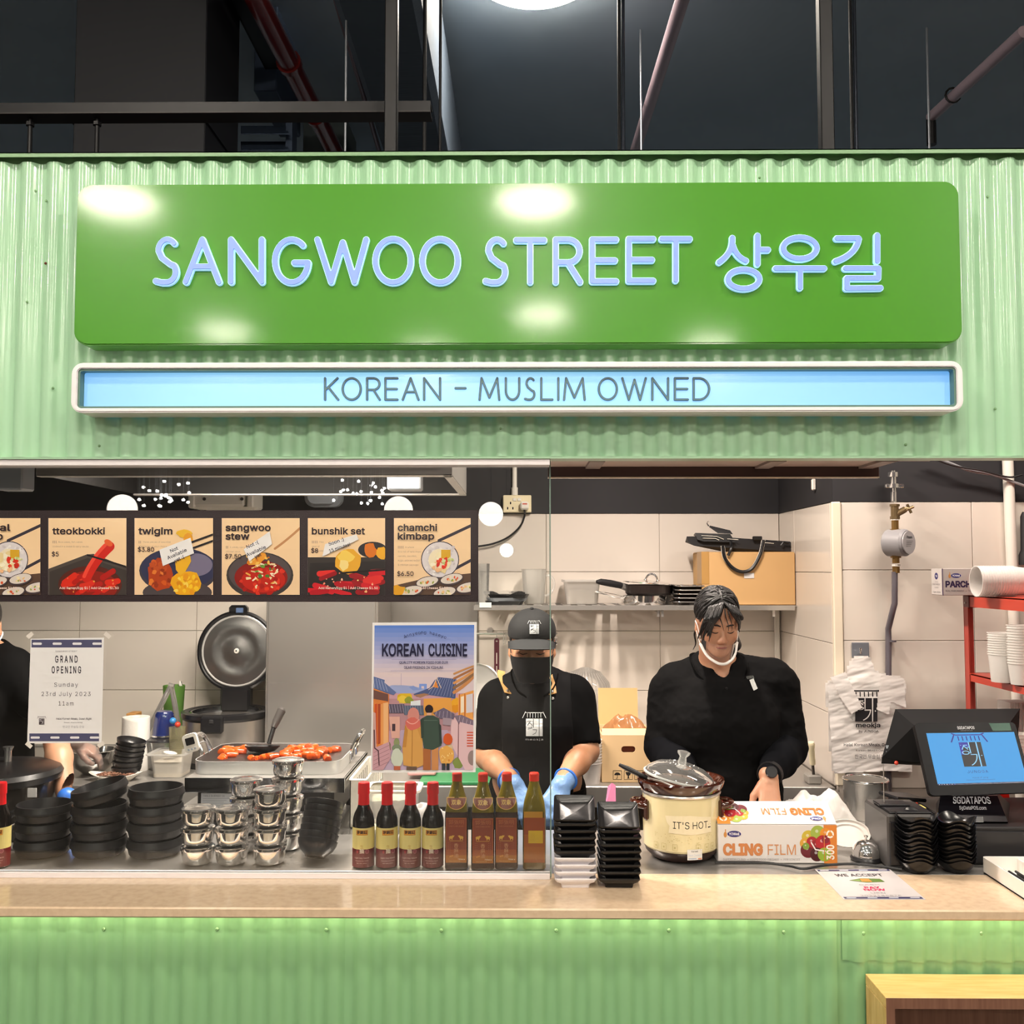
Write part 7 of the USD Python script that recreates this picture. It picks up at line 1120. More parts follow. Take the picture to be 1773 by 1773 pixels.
# wood cabinet in front of the counter
zc0 = .609; t = thing('wood_cabinet', 'light wood open cabinet standing against the counter at lower right', 'cabinet', (1.3, 2.606, 0)); M('wood_light', '#dcb67c', 0.45, vary=(9, '#d0a668', (1, 9, 9))); M('wood_brown', '#7a5644', 0.5, vary=(10, '#6b4838', (9, 9, .6)))
M('wood_side', '#d9b57e', 0.45, vary=(9, '#c79d62', (9, 9, .7))); xl = .925
wpart(t, 'top_panel', box(xl, 1.75, 2.608, 2.758, zc0 - .027, zc0, .001), 'wood_light'); wpart(t, 'side_panel', box(xl, xl + .022, 2.608, 2.758, 0.002, zc0 - .028, .001), 'wood_side'); wpart(t, 'side_panel', box(1.728, 1.75, 2.608, 2.758, 0.002, zc0 - .028, .001), 'wood_side')
wpart(t, 'front_edging', cat(box(xl + .0008, 1.749, 2.606, 2.6085, zc0 - .027, zc0 - .0008), box(xl + .0008, xl + .0225, 2.606, 2.6085, 0.002, zc0 - .027)), 'wood_brown'); wpart(t, 'back_panel', box(xl + .022, 1.728, 2.745, 2.755, 0.002, zc0 - .028), 'wood_brown')
# ================================================================ PEOPLE
class Field:
    """distance field on a grid, built from round cones and ellipsoids; meshed with surface nets"""
    def __init__(s, lo, hi, h): s.lo = np.array(lo, float); s.h = h; s.n = np.ceil((np.array(hi) - s.lo) / h).astype(int) + 1; s.v = np.full(s.n, .05, np.float32)
    def _win(s, lo, hi):
        a = np.clip(np.floor((lo - s.lo) / s.h).astype(int), 0, s.n); b = np.clip(np.ceil((hi - s.lo) / s.h).astype(int) + 1, 0, s.n)
        if (b <= a).any(): return None, None
        ax = [s.lo[i] + s.h * np.arange(a[i], b[i]) for i in range(3)]; return tuple(slice(a[i], b[i]) for i in range(3)), np.stack(np.meshgrid(*ax, indexing='ij'), -1)
    def _mix(s, w, d, k, op):
        v = s.v[w]
        if op == 'sub': d = -d; h = np.clip(.5 - .5 * (d - v) / k, 0, 1); s.v[w] = v + (d - v) * (1 - h) * 1.0 * 0 + np.maximum(v, d) * 1.0 - v + k * h * (1 - h) * 0
        else: h = np.clip(.5 + .5 * (v - d) / k, 0, 1); s.v[w] = v + (d - v) * h - k * h * (1 - h)
    def cone(s, a, b, ra, rb, k=.02, op='add'):
        a, b = np.array(a, float), np.array(b, float); m = max(ra, rb) + .05; w, P = s._win(np.minimum(a, b) - m, np.maximum(a, b) + m)
        if w is None: return s
        ab = b - a; t = np.clip(((P - a) @ ab) / (ab @ ab + 1e-12), 0, 1); s._mix(w, (np.linalg.norm(P - a - t[..., None] * ab, axis=-1) - (ra + (rb - ra) * t)).astype(np.float32), k, op); return s
    def ell(s, c, r, k=.02, M3=None, op='add'):
        c, r = np.array(c, float), np.array(r, float); m = r.max() + .05; w, P = s._win(c - m, c + m)
        if w is None: return s
        q = P - c
        if M3 is not None: q = q @ M3
        k0 = np.linalg.norm(q / r, axis=-1); k1 = np.linalg.norm(q / (r * r), axis=-1); s._mix(w, (k0 * (k0 - 1) / np.maximum(k1, 1e-9)).astype(np.float32), k, op); return s
    def half(s, c, n):
        """keeps what lies behind the plane through c with outward normal n"""
        n = np.array(n, float); n /= np.linalg.norm(n); G = [s.lo[i] + s.h * np.arange(s.n[i]) for i in range(3)]
        d = (G[0][:, None, None] - c[0]) * n[0] + (G[1][None, :, None] - c[1]) * n[1] + (G[2][None, None, :] - c[2]) * n[2]; s.v = np.maximum(s.v, d.astype(np.float32)); return s
    def mesh(s):
        v = s.v; ins = v < 0; n = np.array(v.shape) - 1; cs = np.zeros(n, np.int8)
        cor = [(i, j, k) for i in (0, 1) for j in (0, 1) for k in (0, 1)]; sl = lambda c: tuple(slice(c[i], c[i] + n[i]) for i in range(3))
        for c in cor: cs += ins[sl(c)]
        cell = np.argwhere((cs > 0) & (cs < 8)); idx = np.full(n, -1, np.int64); idx[tuple(cell.T)] = np.arange(len(cell)); acc = np.zeros((len(cell), 3)); cnt = np.zeros(len(cell))
        for a in cor:
            for ax in range(3):
                if a[ax]: continue
                b = list(a); b[ax] = 1; va, vb = v[tuple((cell + a).T)], v[tuple((cell + b).T)]; x = (va < 0) != (vb < 0); t = va[x] / (va[x] - vb[x]); p = np.tile(np.array(a, float), (x.sum(), 1)); p[:, ax] += t; acc[x] += p; cnt[x] += 1
        V = s.lo + (cell + acc / cnt[:, None]) * s.h; F = []
        for ax in range(3):
            u, w = (ax + 1) % 3, (ax + 2) % 3; A = [slice(None)] * 3; Bq = [slice(None)] * 3; A[ax] = slice(0, -1); Bq[ax] = slice(1, None); e = np.argwhere(ins[tuple(A)] != ins[tuple(Bq)]); e = e[(e[:, u] > 0) & (e[:, w] > 0) & (e[:, u] < n[u]) & (e[:, w] < n[w])]
            if not len(e): continue
            q = []
            for du, dw in ((1, 1), (0, 1), (0, 0), (1, 0)): c = e.copy(); c[:, u] -= du; c[:, w] -= dw; q.append(idx[tuple(c.T)])
            q = np.stack(q, 1); fl = ins[tuple(e.T)]; q[~fl] = q[~fl][:, ::-1]; q = q[(q >= 0).all(1)]; F.append(q)
        q = np.vstack(F); m = trimesh.Trimesh(V, np.vstack([q[:, [0, 1, 2]], q[:, [0, 2, 3]]]), process=False); return m
def rotx(a): c, s = math.cos(a), math.sin(a); return np.array([[1, 0, 0], [0, c, -s], [0, s, c]])
def rotz(a): c, s = math.cos(a), math.sin(a); return np.array([[c, -s, 0], [s, c, 0], [0, 0, 1]])
def head(f, c, B, s=1.0, face=True):
    """skull, jaw, nose, lips, lids and ears; B turns the head's own axes (x across, -y to the face, z up) into the scene's"""
    L = lambda *p: c + B @ (np.array(p) * s); e = lambda p, r, k=.02, op='add': f.ell(L(*p), np.array(r) * s, k * s, B, op); k_ = lambda a, b, ra, rb, k=.02: f.cone(L(*a), L(*b), ra * s, rb * s, k * s)
    e((0, .012, .03), (.076, .094, .092)); e((0, -.03, -.01), (.067, .06, .085)); e((0, -.045, -.05), (.052, .045, .055), .03)
    for x in (-1, 1):
        k_((x * .052, .0, -.045), (x * .018, -.066, -.098), .030, .022, .03); e((x * .038, -.062, -.03), (.028, .025, .028), .025); e((x * .078, .012, -.012), (.010, .02, .031), .008); e((x * .082, .004, -.034), (.008, .011, .012), .006); e((x * .026, -.083, .022), (.022, .012, .008), .015)
    e((0, -.078, -.1), (.02, .016, .016), .02)
    if face:
        for x in (-1, 1): e((x * .031, -.1, .002), (.017, .014, .009), .012, 'sub') if False else None; e((x * .031, -.0835, -.001), (.0165, .010, .0095), .006); e((x * .0115, -.099, -.043), (.009, .010, .008), .007)
        k_((0, -.086, .008), (0, -.108, -.036), .0075, .0115, .012); e((0, -.0935, -.0665), (.022, .0075, .0055), .006); e((0, -.0915, -.0755), (.018, .008, .006), .005)
    return L
def hand(f, wrist, d, up, side, curl=(.5, .5, .5, .5), size=1.0, grow=0.0, thumb=.5):
    """palm, four fingers and a thumb; d towards the fingertips, up out of the back of the hand, side = +1 if the thumb lies towards d x up"""
    d = np.array(d, float); d /= np.linalg.norm(d); up = np.array(up, float); up -= d * (up @ d); up /= np.linalg.norm(up); x = np.cross(d, up) * side; w = np.array(wrist, float); g = grow; Z = size
    for i, (o, l) in enumerate(((.027, .088), (.009, .092), (-.010, .087), (-.027, .078))):
        k = w + (d * l + x * o) * Z; f.cone(w + (d * .015 + x * o * .6) * Z, k, .0165 * Z + g, .0125 * Z + g, .012); a, p, dd = 0.0, k, d; c = curl[i]
        for j, (sl, r0, r1) in enumerate(((.042, .0105, .0095), (.027, .0095, .0088), (.022, .0088, .0072))):
            a += c * (.8, 1.0, .7)[j]; dd = d * math.cos(a) - up * math.sin(a) + x * o * 1.4 * (1 if j == 0 else .3); dd /= np.linalg.norm(dd); n = p + dd * sl * Z * (1, 1.06, 1, .82)[i]; f.cone(p, n, r0 * Z + g, r1 * Z + g, .004); p = n
    t0 = w + (d * .022 + x * .026 - up * .006) * Z; t1 = t0 + (d * .034 + x * .03 * (1 - .5 * thumb) - up * .014) * Z; t2 = t1 + (d * .032 + x * .006 - up * .016 * thumb) * Z; t3 = t2 + (d * .024 - x * .006 - up * .01 * thumb) * Z
    f.cone(t0, t1, .0165 * Z + g, .0125 * Z + g, .012); f.cone(t1, t2, .012 * Z + g, .0105 * Z + g, .004); f.cone(t2, t3, .0105 * Z + g, .008 * Z + g, .004)
M('skin', '#bd8d70', 0.45, vary=(14, '#b17e62'), subsurface_weight=0.12, subsurface_scale=0.008); M('skin_tan', '#b8896a', 0.45, vary=(14, '#ac7b5b'), subsurface_weight=0.12, subsurface_scale=0.008); M('black_cloth', '#060607', 0.85, bump=(300, .05), specular_ior_level=0.12); M('black_knit', '#05060a', 0.9, bump=(400, .06), specular_ior_level=0.1); M('hair_black', '#0d0b0c', 0.32, bump=(60, .35, (6, 6, .7)), specular_ior_level=.6)
M('glove_blue', '#6b8fc0', 0.42, bump=(120, .1), coat_weight=.2); M('glove_cuff', '#2f6cc8', 0.4); M('tan_leather', '#b58a52', 0.55); M('mask_black', '#0a0b10', 0.75, bump=(200, .08)); M('shoe_black', '#141313', .5); M('lash', '#17100e', .6); M('lip', '#8e4a42', .4)
def folds(m, amp, seed, sc=(10, 10, 6)): m = m.copy(); n = m.vertex_normals; P = m.vertices * sc; m.vertices = m.vertices + n * (amp * (np.abs(meshkit.fbm(P + seed, 3, seed) - .5) * -4 + .6))[:, None]; return m
def legs(t, hips, sep, zc, top):
    f = Field((hips[0] - .32, hips[1] - .25, .02), (hips[0] + .32, hips[1] + .25, top + .08), .014)
    f.ell((hips[0], hips[1], top - .08), (.19, .13, .14), .04)
    for s in (-1, 1): f.cone((hips[0] + s * sep, hips[1], top - .12), (hips[0] + s * sep, hips[1] + .01, .46), .098, .07, .03); f.cone((hips[0] + s * sep, hips[1] + .01, .46), (hips[0] + s * sep, hips[1] + .02, .07), .07, .055, .03)
    part(t, 'trousers', folds(f.mesh(), .003, 5), M('black_cloth'), smooth=True, world=True)
    for s in (-1, 1): part(t, 'shoe', loft([[(hips[0] + s * sep + a * .047 * w, hips[1] + .02 + b * .135 * w - .04, z) for a, b in [(math.cos(u), math.sin(u)) for u in np.linspace(0, 2 * PI, 20, endpoint=False)]] for z, w in ((0, .95), (.02, 1), (.05, .85), (.085, .5))]), M('shoe_black'), world=True)
def logo(t, Y, x, y, w, h, word, ink, bg):
    p = PPrint(Y); s = w / 100; p.add(sbox(x + 16 * s, y + .26 * h, x + 84 * s, y + .9 * h), bg); [p.add(line([(x + u * s, y + a * h), (x + v * s, y + b * h)], 2.6 * s), bg) for u, a, v, b in ((2, .24, 14, .02), (12, .05, 88, .05), (98, .24, 86, .02))]; [p.add(line([(x + (22 + k * 11) * s, y + .08 * h), (x + (22 + k * 11) * s, y + .22 * h)], 2.4 * s), bg) for k in range(6)]
    for l in (((22, .36), (44, .36)), ((33, .36), (22, .5)), ((33, .42), (44, .52)), ((46, .28), (46, .58)), ((44, .66), (60, .66), (56, .78), (44, .84)), ((70, .26), (70, .9)), ((24, .64), (40, .6), (40, .56), (24, .6))): p.add(line([(x + a * s, y + b * h) for a, b in l], 2 * s), ink)
    if word: p.add(ptext(word, x + w / 2, y + h * 1.06, h * .07, 'c', w=w * .72, gap=8, size=72), bg)
    return p
def drape(m):
    """returns a function that lays a print on the front of a mesh: depth looked up by rays along y"""
    tree = trimesh.proximity.cKDTree(m.vertices[:, [0, 2]][m.vertex_normals[:, 1] < -.2]) if False else None
    from scipy.spatial import cKDTree
    s = m.vertex_normals[:, 1] < -.15; V = m.vertices[s]; k = cKDTree(V[:, [0, 2]])
    def fn(u, v, l): d, i = k.query(np.stack([u, v], 1), k=4); return np.stack([u, V[i, 1].min(1) - .0016 - l, v], 1)
    return fn
JP = lambda *a: at(*a)
# ---------------------------------------------------------------- the woman at the slow cooker
Yw_ = 3.72; t = thing('person', 'person in a black polo shirt and clear mouth shield looking down at the counter', 'person', (at(1245, 1300, Yw_)[0], Yw_, 0)); wom = t
hc = JP(1242, 1077, 3.60); Bh = rotz(.06) @ rotx(.36); S = .88
shl, shr = JP(1165, 1197, 3.76), JP(1342, 1190, 3.76); ell_, elr = JP(1150, 1292, 3.72), JP(1362, 1296, 3.70); wrl, wrr = JP(1203, 1366, 3.42), JP(1332, 1342, 3.46); nb = JP(1243, 1165, 3.74); chest = JP(1247, 1245, 3.70); belly = JP(1245, 1350, 3.70)
lo, hi = np.array([belly[0] - .36, 3.25, .76]), np.array([belly[0] + .36, 3.98, 1.68])
def torso(f, g=0.0, arms=True, fore=True, k=.04):
    f.cone(nb + [0, .01, -.02], chest + [0, .03, 0], .10 + g, .155 + g, k); f.ell(chest, (.205 + g, .135 + g, .17 + g), k); f.ell(belly + [0, .0, -.03], (.215 + g, .155 + g, .24 + g), k); f.cone(shl + [.03, 0, .0], shr + [-.03, 0, .0], .085 + g, .085 + g, k); f.cone(nb + [0, .02, -.005], shl + [.02, 0, .028], .062 + g, .058 + g, k); f.cone(nb + [0, .02, -.005], shr + [-.02, 0, .028], .062 + g, .058 + g, k)
    for s in (-1, 1): f.ell(chest + [s * .08, -.075, -.035], (.085 + g, .06 + g, .075 + g), .07)
    if arms:
        for a, b, w in ((shl, ell_, wrl), (shr, elr, wrr)):
            f.cone(a, b, .074 + g, .062 + g, .03)
            if fore: f.cone(b, b * .55 + w * .45, .062 + g, .056 + g, .02); f.cone(b * .55 + w * .45, w, .056 + g, .036 + g, .02)
    return f
f = Field(lo, hi, .0042); torso(f); L = head(f, hc, Bh, S); f.cone(L(0, .035, -.05), nb + [0, .0, -.01], .058, .066, .03)
hd = (0.0, -.55, -.62); hand(f, wrr + [-.004, -.014, -.014], (-.1, -.45, -.75), (.1, -.8, .5), 1, (.75, .8, .85, .9), 1.0); hand(f, wrl + [.02, -.03, -.01], (.55, -.6, -.5), (.2, -.5, .8), -1, (.5, .55, .6, .6), 1.0)
body = f.mesh(); part(t, 'body', body, M('skin'), smooth=True, world=True)
f = Field(lo, hi, .0055); torso(f, .012, True, False)
for a, b in ((shl, ell_), (shr, elr)): f.half(b + (b - a) * .22, b - a) if False else None
f.cone(nb + [0, -.02, .05], nb + [0, -.03, .16], .066, .085, .005, 'sub'); f.cone(nb + [0, -.09, .0], nb + [0, -.10, .06], .02, .05, .005, 'sub'); shirt = folds(folds(f.mesh(), .006, 3, (7, 5, 9)), .003, 13, (22, 12, 16)); part(t, 'polo_shirt', shirt, M('black_cloth'), smooth=True, world=True)
for a, b, w, s in ((shl, ell_, wrl, -1), (shr, elr, wrr, 1)):
    f = Field(np.minimum(np.minimum(a, b), w) - .1, np.maximum(np.maximum(a, b), w) + .1, .005); f.cone(a * .55 + b * .45, b, .076, .070, .02); f.cone(b, b * .55 + w * .45, .070, .062, .02); f.cone(b * .55 + w * .45, w * .96 + b * .04, .062, .041, .02); part(t, 'long_sleeve', folds(f.mesh(), .003, 8), M('black_knit'), smooth=True, world=True)
# collar, placket, button, emblem
def ribbon(pts, ups, w, th): P = np.array(pts); U = np.array(ups, float); U /= np.linalg.norm(U, axis=1, keepdims=True); T = np.gradient(P, axis=0); N = np.cross(T, U); N /= np.linalg.norm(N, axis=1, keepdims=True); return loft([[p + u * w / 2 + n * th, p - u * w / 2 + n * th, p - u * w / 2, p + u * w / 2] for p, u, n in zip(P, U, N)])
for s in (-1, 1):
    pts = [nb + [s * x, y, z] for x, y, z in ((.0, .09, .045), (.05, .075, .05), (.085, .02, .048), (.088, -.04, .02), (.07, -.092, -.02), (.03, -.122, -.05))]; part(t, 'collar', ribbon(spline(pts, 5), [np.array([s * .55, -.25, .75])] * 26, .052, .004), M('black_cloth'), smooth=True, world=True)
q = JP(1261, 1194, 3.55); fd = drape(shirt); bp = fd(np.array([q[0]]), np.array([q[2]]), np.array([.002]))[0]; part(t, 'button', mv(lathe([(0, .003), (.004, .003), (.005, 0), (0, 0)], 12), bp, rx=PI / 2), M('black_plastic'), world=True)
p = PPrint(3.58); p.add(Polygon([(1303, 1180), (1312, 1178), (1316, 1194), (1307, 1197)]), '#d4d8d6'); [p.add(line([(1299 + 2.6 * k, 1174), (1300 + 2.6 * k, 1178)], .8), '#8f9391') for k in range(6)]; put_print(t, 'emblem', p, PAPER, fd, world=True, cells=.006)
# hair
f = Field(hc - [.17, .15, .24], hc + [.17, .24, .16], .0038)
hb = lambda p, r, k=.02: f.ell(hc + Bh @ (np.array(p) * S), np.array(r) * S, k, Bh); hcn = lambda a, b, ra, rb, k=.012: f.cone(hc + Bh @ (np.array(a) * S), hc + Bh @ (np.array(b) * S), ra * S, rb * S, k)
hb((0, .026, .045), (.088, .098, .094)); hcn((.03, .10, -.02), (.105, .08, -.14), .05, .028, .03); hcn((0, .1, .02), (0, .12, -.05), .06, .05, .03)
w_, P = f._win(hc - .3, hc + .3); q = (P - hc) @ Bh / S
cut = np.minimum(-(q[..., 1] + .045), .074 + .012 * np.sin(q[..., 0] * 60) - q[..., 2]); f.v[w_] = np.maximum(f.v[w_], cut.astype(np.float32))
hair = f.mesh(); part(t, 'hair', folds(hair, .0012, 4, (70, 70, 12)), M('hair_black'), smooth=True, world=True)
rr = random.Random(5)
def lock(pts, r0): return tube(spline([hc + Bh @ (np.array(p) * S) for p in pts], 5), list(np.interp(np.linspace(0, 1, 5 * (len(pts) - 1) + 1), [0, .3, 1], [r0 * .8, r0, r0 * .25])), 7)
bangs = []
for i in range(13): j = rr.uniform(-.003, .003); bangs.append(lock(((-.003 - .004 * i, -.068 + .0012 * i, .112 - .0018 * i), (-.024 - .004 * i + j, -.0985 + .001 * i, .072 - .002 * i), (-.045 - .0028 * i, -.0975 + .0022 * i, .025 + j * 3), (-.051 - .0027 * i + j, -.083 + .0036 * i, -.028 - rr.uniform(-.012, .03))), rr.uniform(.006, .009)))
for i in range(13): j = rr.uniform(-.003, .003); bangs.append(lock(((.003 + .004 * i, -.068 + .0012 * i, .112 - .0018 * i), (.032 + .0035 * i + j, -.094 + .001 * i, .078 - .002 * i), (.060 + .0018 * i, -.078 + .0026 * i, .038 + j * 3), (.075 + .001 * i + j, -.056 + .0030 * i, -.002 - rr.uniform(-.012, .02))), rr.uniform(.006, .009)))
for x0 in (.002, .012, -.014): bangs.append(lock(((x0, -.07, .108), (x0 * 1.5, -.1, .07), (x0 * 1.5 + .012, -.106, .035), (x0 * 1.2 + .018, -.102, .006)), .0022))
for i in range(90):   # strands combed back from the parting
    s_ = 1 if i % 2 else -1; a0, a1 = rr.uniform(-.75, .75), rr.uniform(-.5, 1.0); d0 = np.array([s_ * .06, a0, .9]); d1 = np.array([s_ * .9, a1, rr.uniform(-.75, -.1)]); d0 /= np.linalg.norm(d0); d1 /= np.linalg.norm(d1); P_ = []
    for v in np.linspace(0, 1, 6): d = d0 * (1 - v) + d1 * v; d /= np.linalg.norm(d); P_.append(np.array((0, .026, .045)) + d * np.array((.088, .098, .094)) * 1.012)
    P_ = [p for p in P_ if not (p[1] < -.045 and p[2] < .07)]
    if len(P_) > 2: bangs.append(lock(P_, rr.uniform(.003, .006)))
bangs += [lock(((-.072, .02, -.02), (-.085, .02, -.06), (-.08, .01, -.1), (-.092, .0, -.125)), .004)]
part(t, 'fringe', cat(*bangs), M('hair_black'), smooth=True, world=True)
for s in (-1, 1):
    part(t, 'eyebrow', tube([L(s * x, y, z) for x, y, z in ((.012, -.0945, .0215), (.026, -.0965, .0275), (.04, -.089, .025), (.047, -.08, .020))], [.0022, .0032, .0028, .0012], 7), M('lash'), world=True); part(t, 'eyelash', tube([L(s * x, y, z) for x, y, z in ((.016, -.0905, -.0035), (.024, -.0945, -.0065), (.032, -.0955, -.0075), (.04, -.092, -.0055), (.047, -.086, -.0025))], [.0008, .0014, .0016, .0015, .0008], 6), M('lash'), world=True)
part(t, 'lips', cat(mv(trimesh.creation.icosphere(3, 1), s=1.0) if False else tube([L(x, y, z) for x, y, z in ((-.022, -.094, -.0705), (-.012, -.1005, -.0685), (0, -.102, -.0695), (.012, -.1005, -.0685), (.022, -.094, -.0705))], [.0015, .0032, .0036, .0032, .0015], 8)), M('lip'), world=True)
# mouth shield: white chin bar, clear pane, ear loops
cb = [L(x, y, z) for x, y, z in ((-.076, -.045, -.075), (-.056, -.092, -.106), (-.025, -.122, -.122), (0, -.130, -.126), (.025, -.122, -.122), (.056, -.092, -.106), (.076, -.045, -.07))]; m_ = part(t, 'mouth_shield', tube(spline(cb, 6), .0052, 8), M('shield_white', '#eeece8', .3), world=True)
U_ = spline([(-.074, -.058, -.05), (-.05, -.108, -.045), (-.02, -.128, -.042), (.02, -.128, -.042), (.05, -.108, -.045), (.074, -.058, -.05)], 6); D_ = spline([(-.074, -.05, -.078), (-.055, -.094, -.105), (-.02, -.126, -.122), (.02, -.126, -.122), (.055, -.094, -.105), (.074, -.05, -.078)], 6)
pn = grid_sheet(lambda u, v: np.array([[L(*(U_[i] * (1 - b) + D_[i] * b)) for b in np.linspace(0, 1, 6)] for i in range(len(U_))]), len(U_), 6); part(m_, 'shield_pane', pn, clear('shield', (.98, .97, .97), .05, .05, (.9, .88, .88), 1.2), smooth=True, world=True)
for s in (-1, 1): part(m_, 'ear_loop', cat(tube(spline([L(s * .076, -.045, -.075), L(s * .083, -.015, -.045), L(s * .087, .01, -.02)], 5), .0018, 6), tube(spline([L(s * .074, -.05, -.06), L(s * .085, -.015, -.01), L(s * .088, .015, .0)], 5), .0016, 6)), M('shield_white'), world=True)
d = (wrr - elr) / np.linalg.norm(wrr - elr); wp = wrr - d * .012; part(t, 'watch', cat(rod(wp - d * .011, wp + d * .011, .0435, 24)), M('rubber_black'), world=True); part(t, 'watch_face', mv(lathe([(0, 0), (.02, 0), (.021, .004), (.018, .009), (0, .009)], 24), wp + [-.006, -.040, .014], rx=1.25), M('black_plastic'), world=True)
legs(t, (belly[0], 3.72), .09, 0, .92)
# ---------------------------------------------------------------- the man with cap, mask and apron
Ym = 3.95; t = thing('person', 'person in a black cap, black mask and apron with tan straps wearing blue gloves', 'person', (at(930, 1300, Ym)[0], Ym, 0))
hc = JP(921, 1117, 3.80); Bh = rotz(-.02) @ rotx(.22); nb = JP(926, 1186, 3.93); shl, shr = JP(862, 1216, 3.97), JP(997, 1210, 3.97); el1, el2 = JP(846, 1310, 3.92), JP(1014, 1300, 3.90); w1, w2 = JP(884, 1348, 3.70), JP(974, 1352, 3.68); chest = JP(928, 1262, 3.92); belly = JP(930, 1350, 3.92)
lo, hi = np.array([belly[0] - .32, 3.40, .76]), np.array([belly[0] + .32, 4.2, 1.62])
def torso2(f, g=0.0, k=.04, arms=True):
    f.cone(nb + [0, .02, -.02], chest, .085 + g, .13 + g, k); f.ell(chest, (.175 + g, .115 + g, .17 + g), k); f.ell(belly, (.175 + g, .125 + g, .22 + g), k); f.cone(shl + [.03, 0, 0], shr + [-.03, 0, 0], .072 + g, .072 + g, k); f.cone(nb + [0, .02, .0], shl + [.02, 0, .03], .055 + g, .048 + g, k); f.cone(nb + [0, .02, 0], shr + [-.02, 0, .03], .055 + g, .048 + g, k)
    if arms:
        for a, b in ((shl, el1), (shr, el2)): f.cone(a, b, .066 + g, .050 + g, .03)
    return f
f = Field(lo, hi, .0045); torso2(f); L = head(f, hc, Bh, 1.02); f.cone(L(0, .035, -.05), nb + [0, .02, -.01], .056, .062, .03)
G1 = (w1 + [.012, -.02, -.02], (.45, -.55, -.65), (-.1, -.6, .7), 1); G2 = (w2 + [-.006, -.015, -.015], (-.45, -.55, -.62), (.0, -.65, .7), -1)
for (b, w), g_ in (((el1, w1), G1), ((el2, w2), G2)): f.cone(b, b * .6 + w * .4, .050, .047, .02); f.cone(b * .6 + w * .4, w, .047, .030, .02); hand(f, *g_, (.6, .65, .7, .75), .95)
part(t, 'body', f.mesh(), M('skin_tan'), smooth=True, world=True)
f = Field(lo, hi, .0055); torso2(f, .012); f.cone(nb + [0, .0, .045], nb + [0, -.01, .15], .062, .08, .005, 'sub'); f.cone(nb + [0, -.075, .0], nb + [0, -.085, .06], .018, .05, .005, 'sub')
for a, b in ((shl, el1), (shr, el2)):   # sleeves end above the elbow
    d = (b - a) / np.linalg.norm(b - a); c = b - d * .02; w_, P = f._win(c - .16, c + .16); q = P - c; h_ = q @ d; rad = np.linalg.norm(q - h_[..., None] * d, axis=-1); f.v[w_] = np.where((h_ > 0) & (rad < .085), np.maximum(f.v[w_], h_), f.v[w_]).astype(np.float32)
shirt = folds(f.mesh(), .004, 6); part(t, 'polo_shirt', shirt, M('black_cloth'), smooth=True, world=True)
for s in (-1, 1):
    pts = [nb + [s * x, y, z] for x, y, z in ((0, .09, .04), (.05, .07, .045), (.078, .015, .042), (.078, -.04, .015), (.06, -.085, -.02), (.025, -.108, -.045))]; part(t, 'collar', ribbon(spline(pts, 5), [np.array([s * .5, -.25, .8])] * 26, .045, .004), M('black_cloth'), smooth=True, world=True)
f = Field(lo, hi, .006); torso2(f, .020, arms=False); f.half(chest + [0, .03, 0], (0, 1, 0)); bx = .135; zt_ = JP(900, 1203, 3.8)[2]; f.half((belly[0] - bx, 0, 0), (-1, 0, .0)); f.half((belly[0] + bx, 0, 0), (1, 0, 0)); f.half((0, 0, zt_), (0, -.1, 1)); apron = folds(f.mesh(), .003, 11, (12, 6, 4)); ap = part(t, 'apron', apron, M('apron_black', '#060608', .75, bump=(250, .05), specular_ior_level=.15), smooth=True, world=True)
fd = drape(apron)
for s, (p0, p1, p2) in ((-1, ((880, 1201), (873, 1187), (867, 1175))), (1, ((957, 1201), (955, 1186), (951, 1174)))):
    fs = drape(shirt); A = [fs(np.array([JP(*p, 3.83)[0]]), np.array([JP(*p, 3.83)[2]]), np.array([.004]))[0] for p in (p0, p1, p2)]; A.append(A[2] + [-s * .0, .05, .014]); A[0] = A[0] - [0, .012, 0]
    part(ap, 'strap', ribbon(spline(A, 5), [np.array([1, 0, s * .25])] * 16, .030, .004), M('tan_leather'), smooth=True, world=True); part(ap, 'rivet', trimesh.creation.icosphere(2, .006).apply_translation(A[0] * .75 + A[1] * .25 - [0, .006, 0]), M('chrome'), world=True); part(ap, 'rivet', trimesh.creation.icosphere(2, .0075).apply_translation(A[0] - [-.0, .004, .018]), M('chrome'), world=True)
put_print(ap, 'emblem', logo(t, 3.78, 904, 1232, 42, 46, 'meokja', '#101014', '#d8dadb'), PAPER, fd, world=True, cells=.006)
# cap, mask, gloves
f = Field(hc - [.16, .22, .06], hc + [.16, .16, .16], .004); f.ell(hc + Bh @ np.array((0, .012, .05)), (.092, .108, .088), .02, Bh); f.half(hc + Bh @ np.array((0, 0, .034)), -(Bh @ np.array((0, .12, 1)))); cap = f.mesh(); cp = part(t, 'cap', cap, M('cap_black', '#0d0e10', .8, bump=(260, .08)), smooth=40, world=True)
V_ = lambda u, v: np.array([[L(.083 * math.sin(a), -.062 - .0 - (.03 + .062 * b) * math.cos(a) ** .8 if abs(a) < 1.5 else -.062, .048 - .020 * b - .018 * (1 - math.cos(a))) for b in np.linspace(0, 1, 7)] for a in np.linspace(-1.45, 1.45, 25)]); part(cp, 'brim', grid_sheet(V_, 25, 7, .004), M('cap_brim', '#1d1f21', .8), smooth=True, world=True); part(cp, 'button', trimesh.creation.icosphere(2, .008).apply_translation(hc + Bh @ np.array((0, .012, .138))), M('cap_black'), world=True)
put_print(cp, 'emblem', logo(t, 3.70, 913, 1074, 24, 26, None, '#22242a', '#c9cccd'), PAPER, drape(cap), world=True, cells=.005)
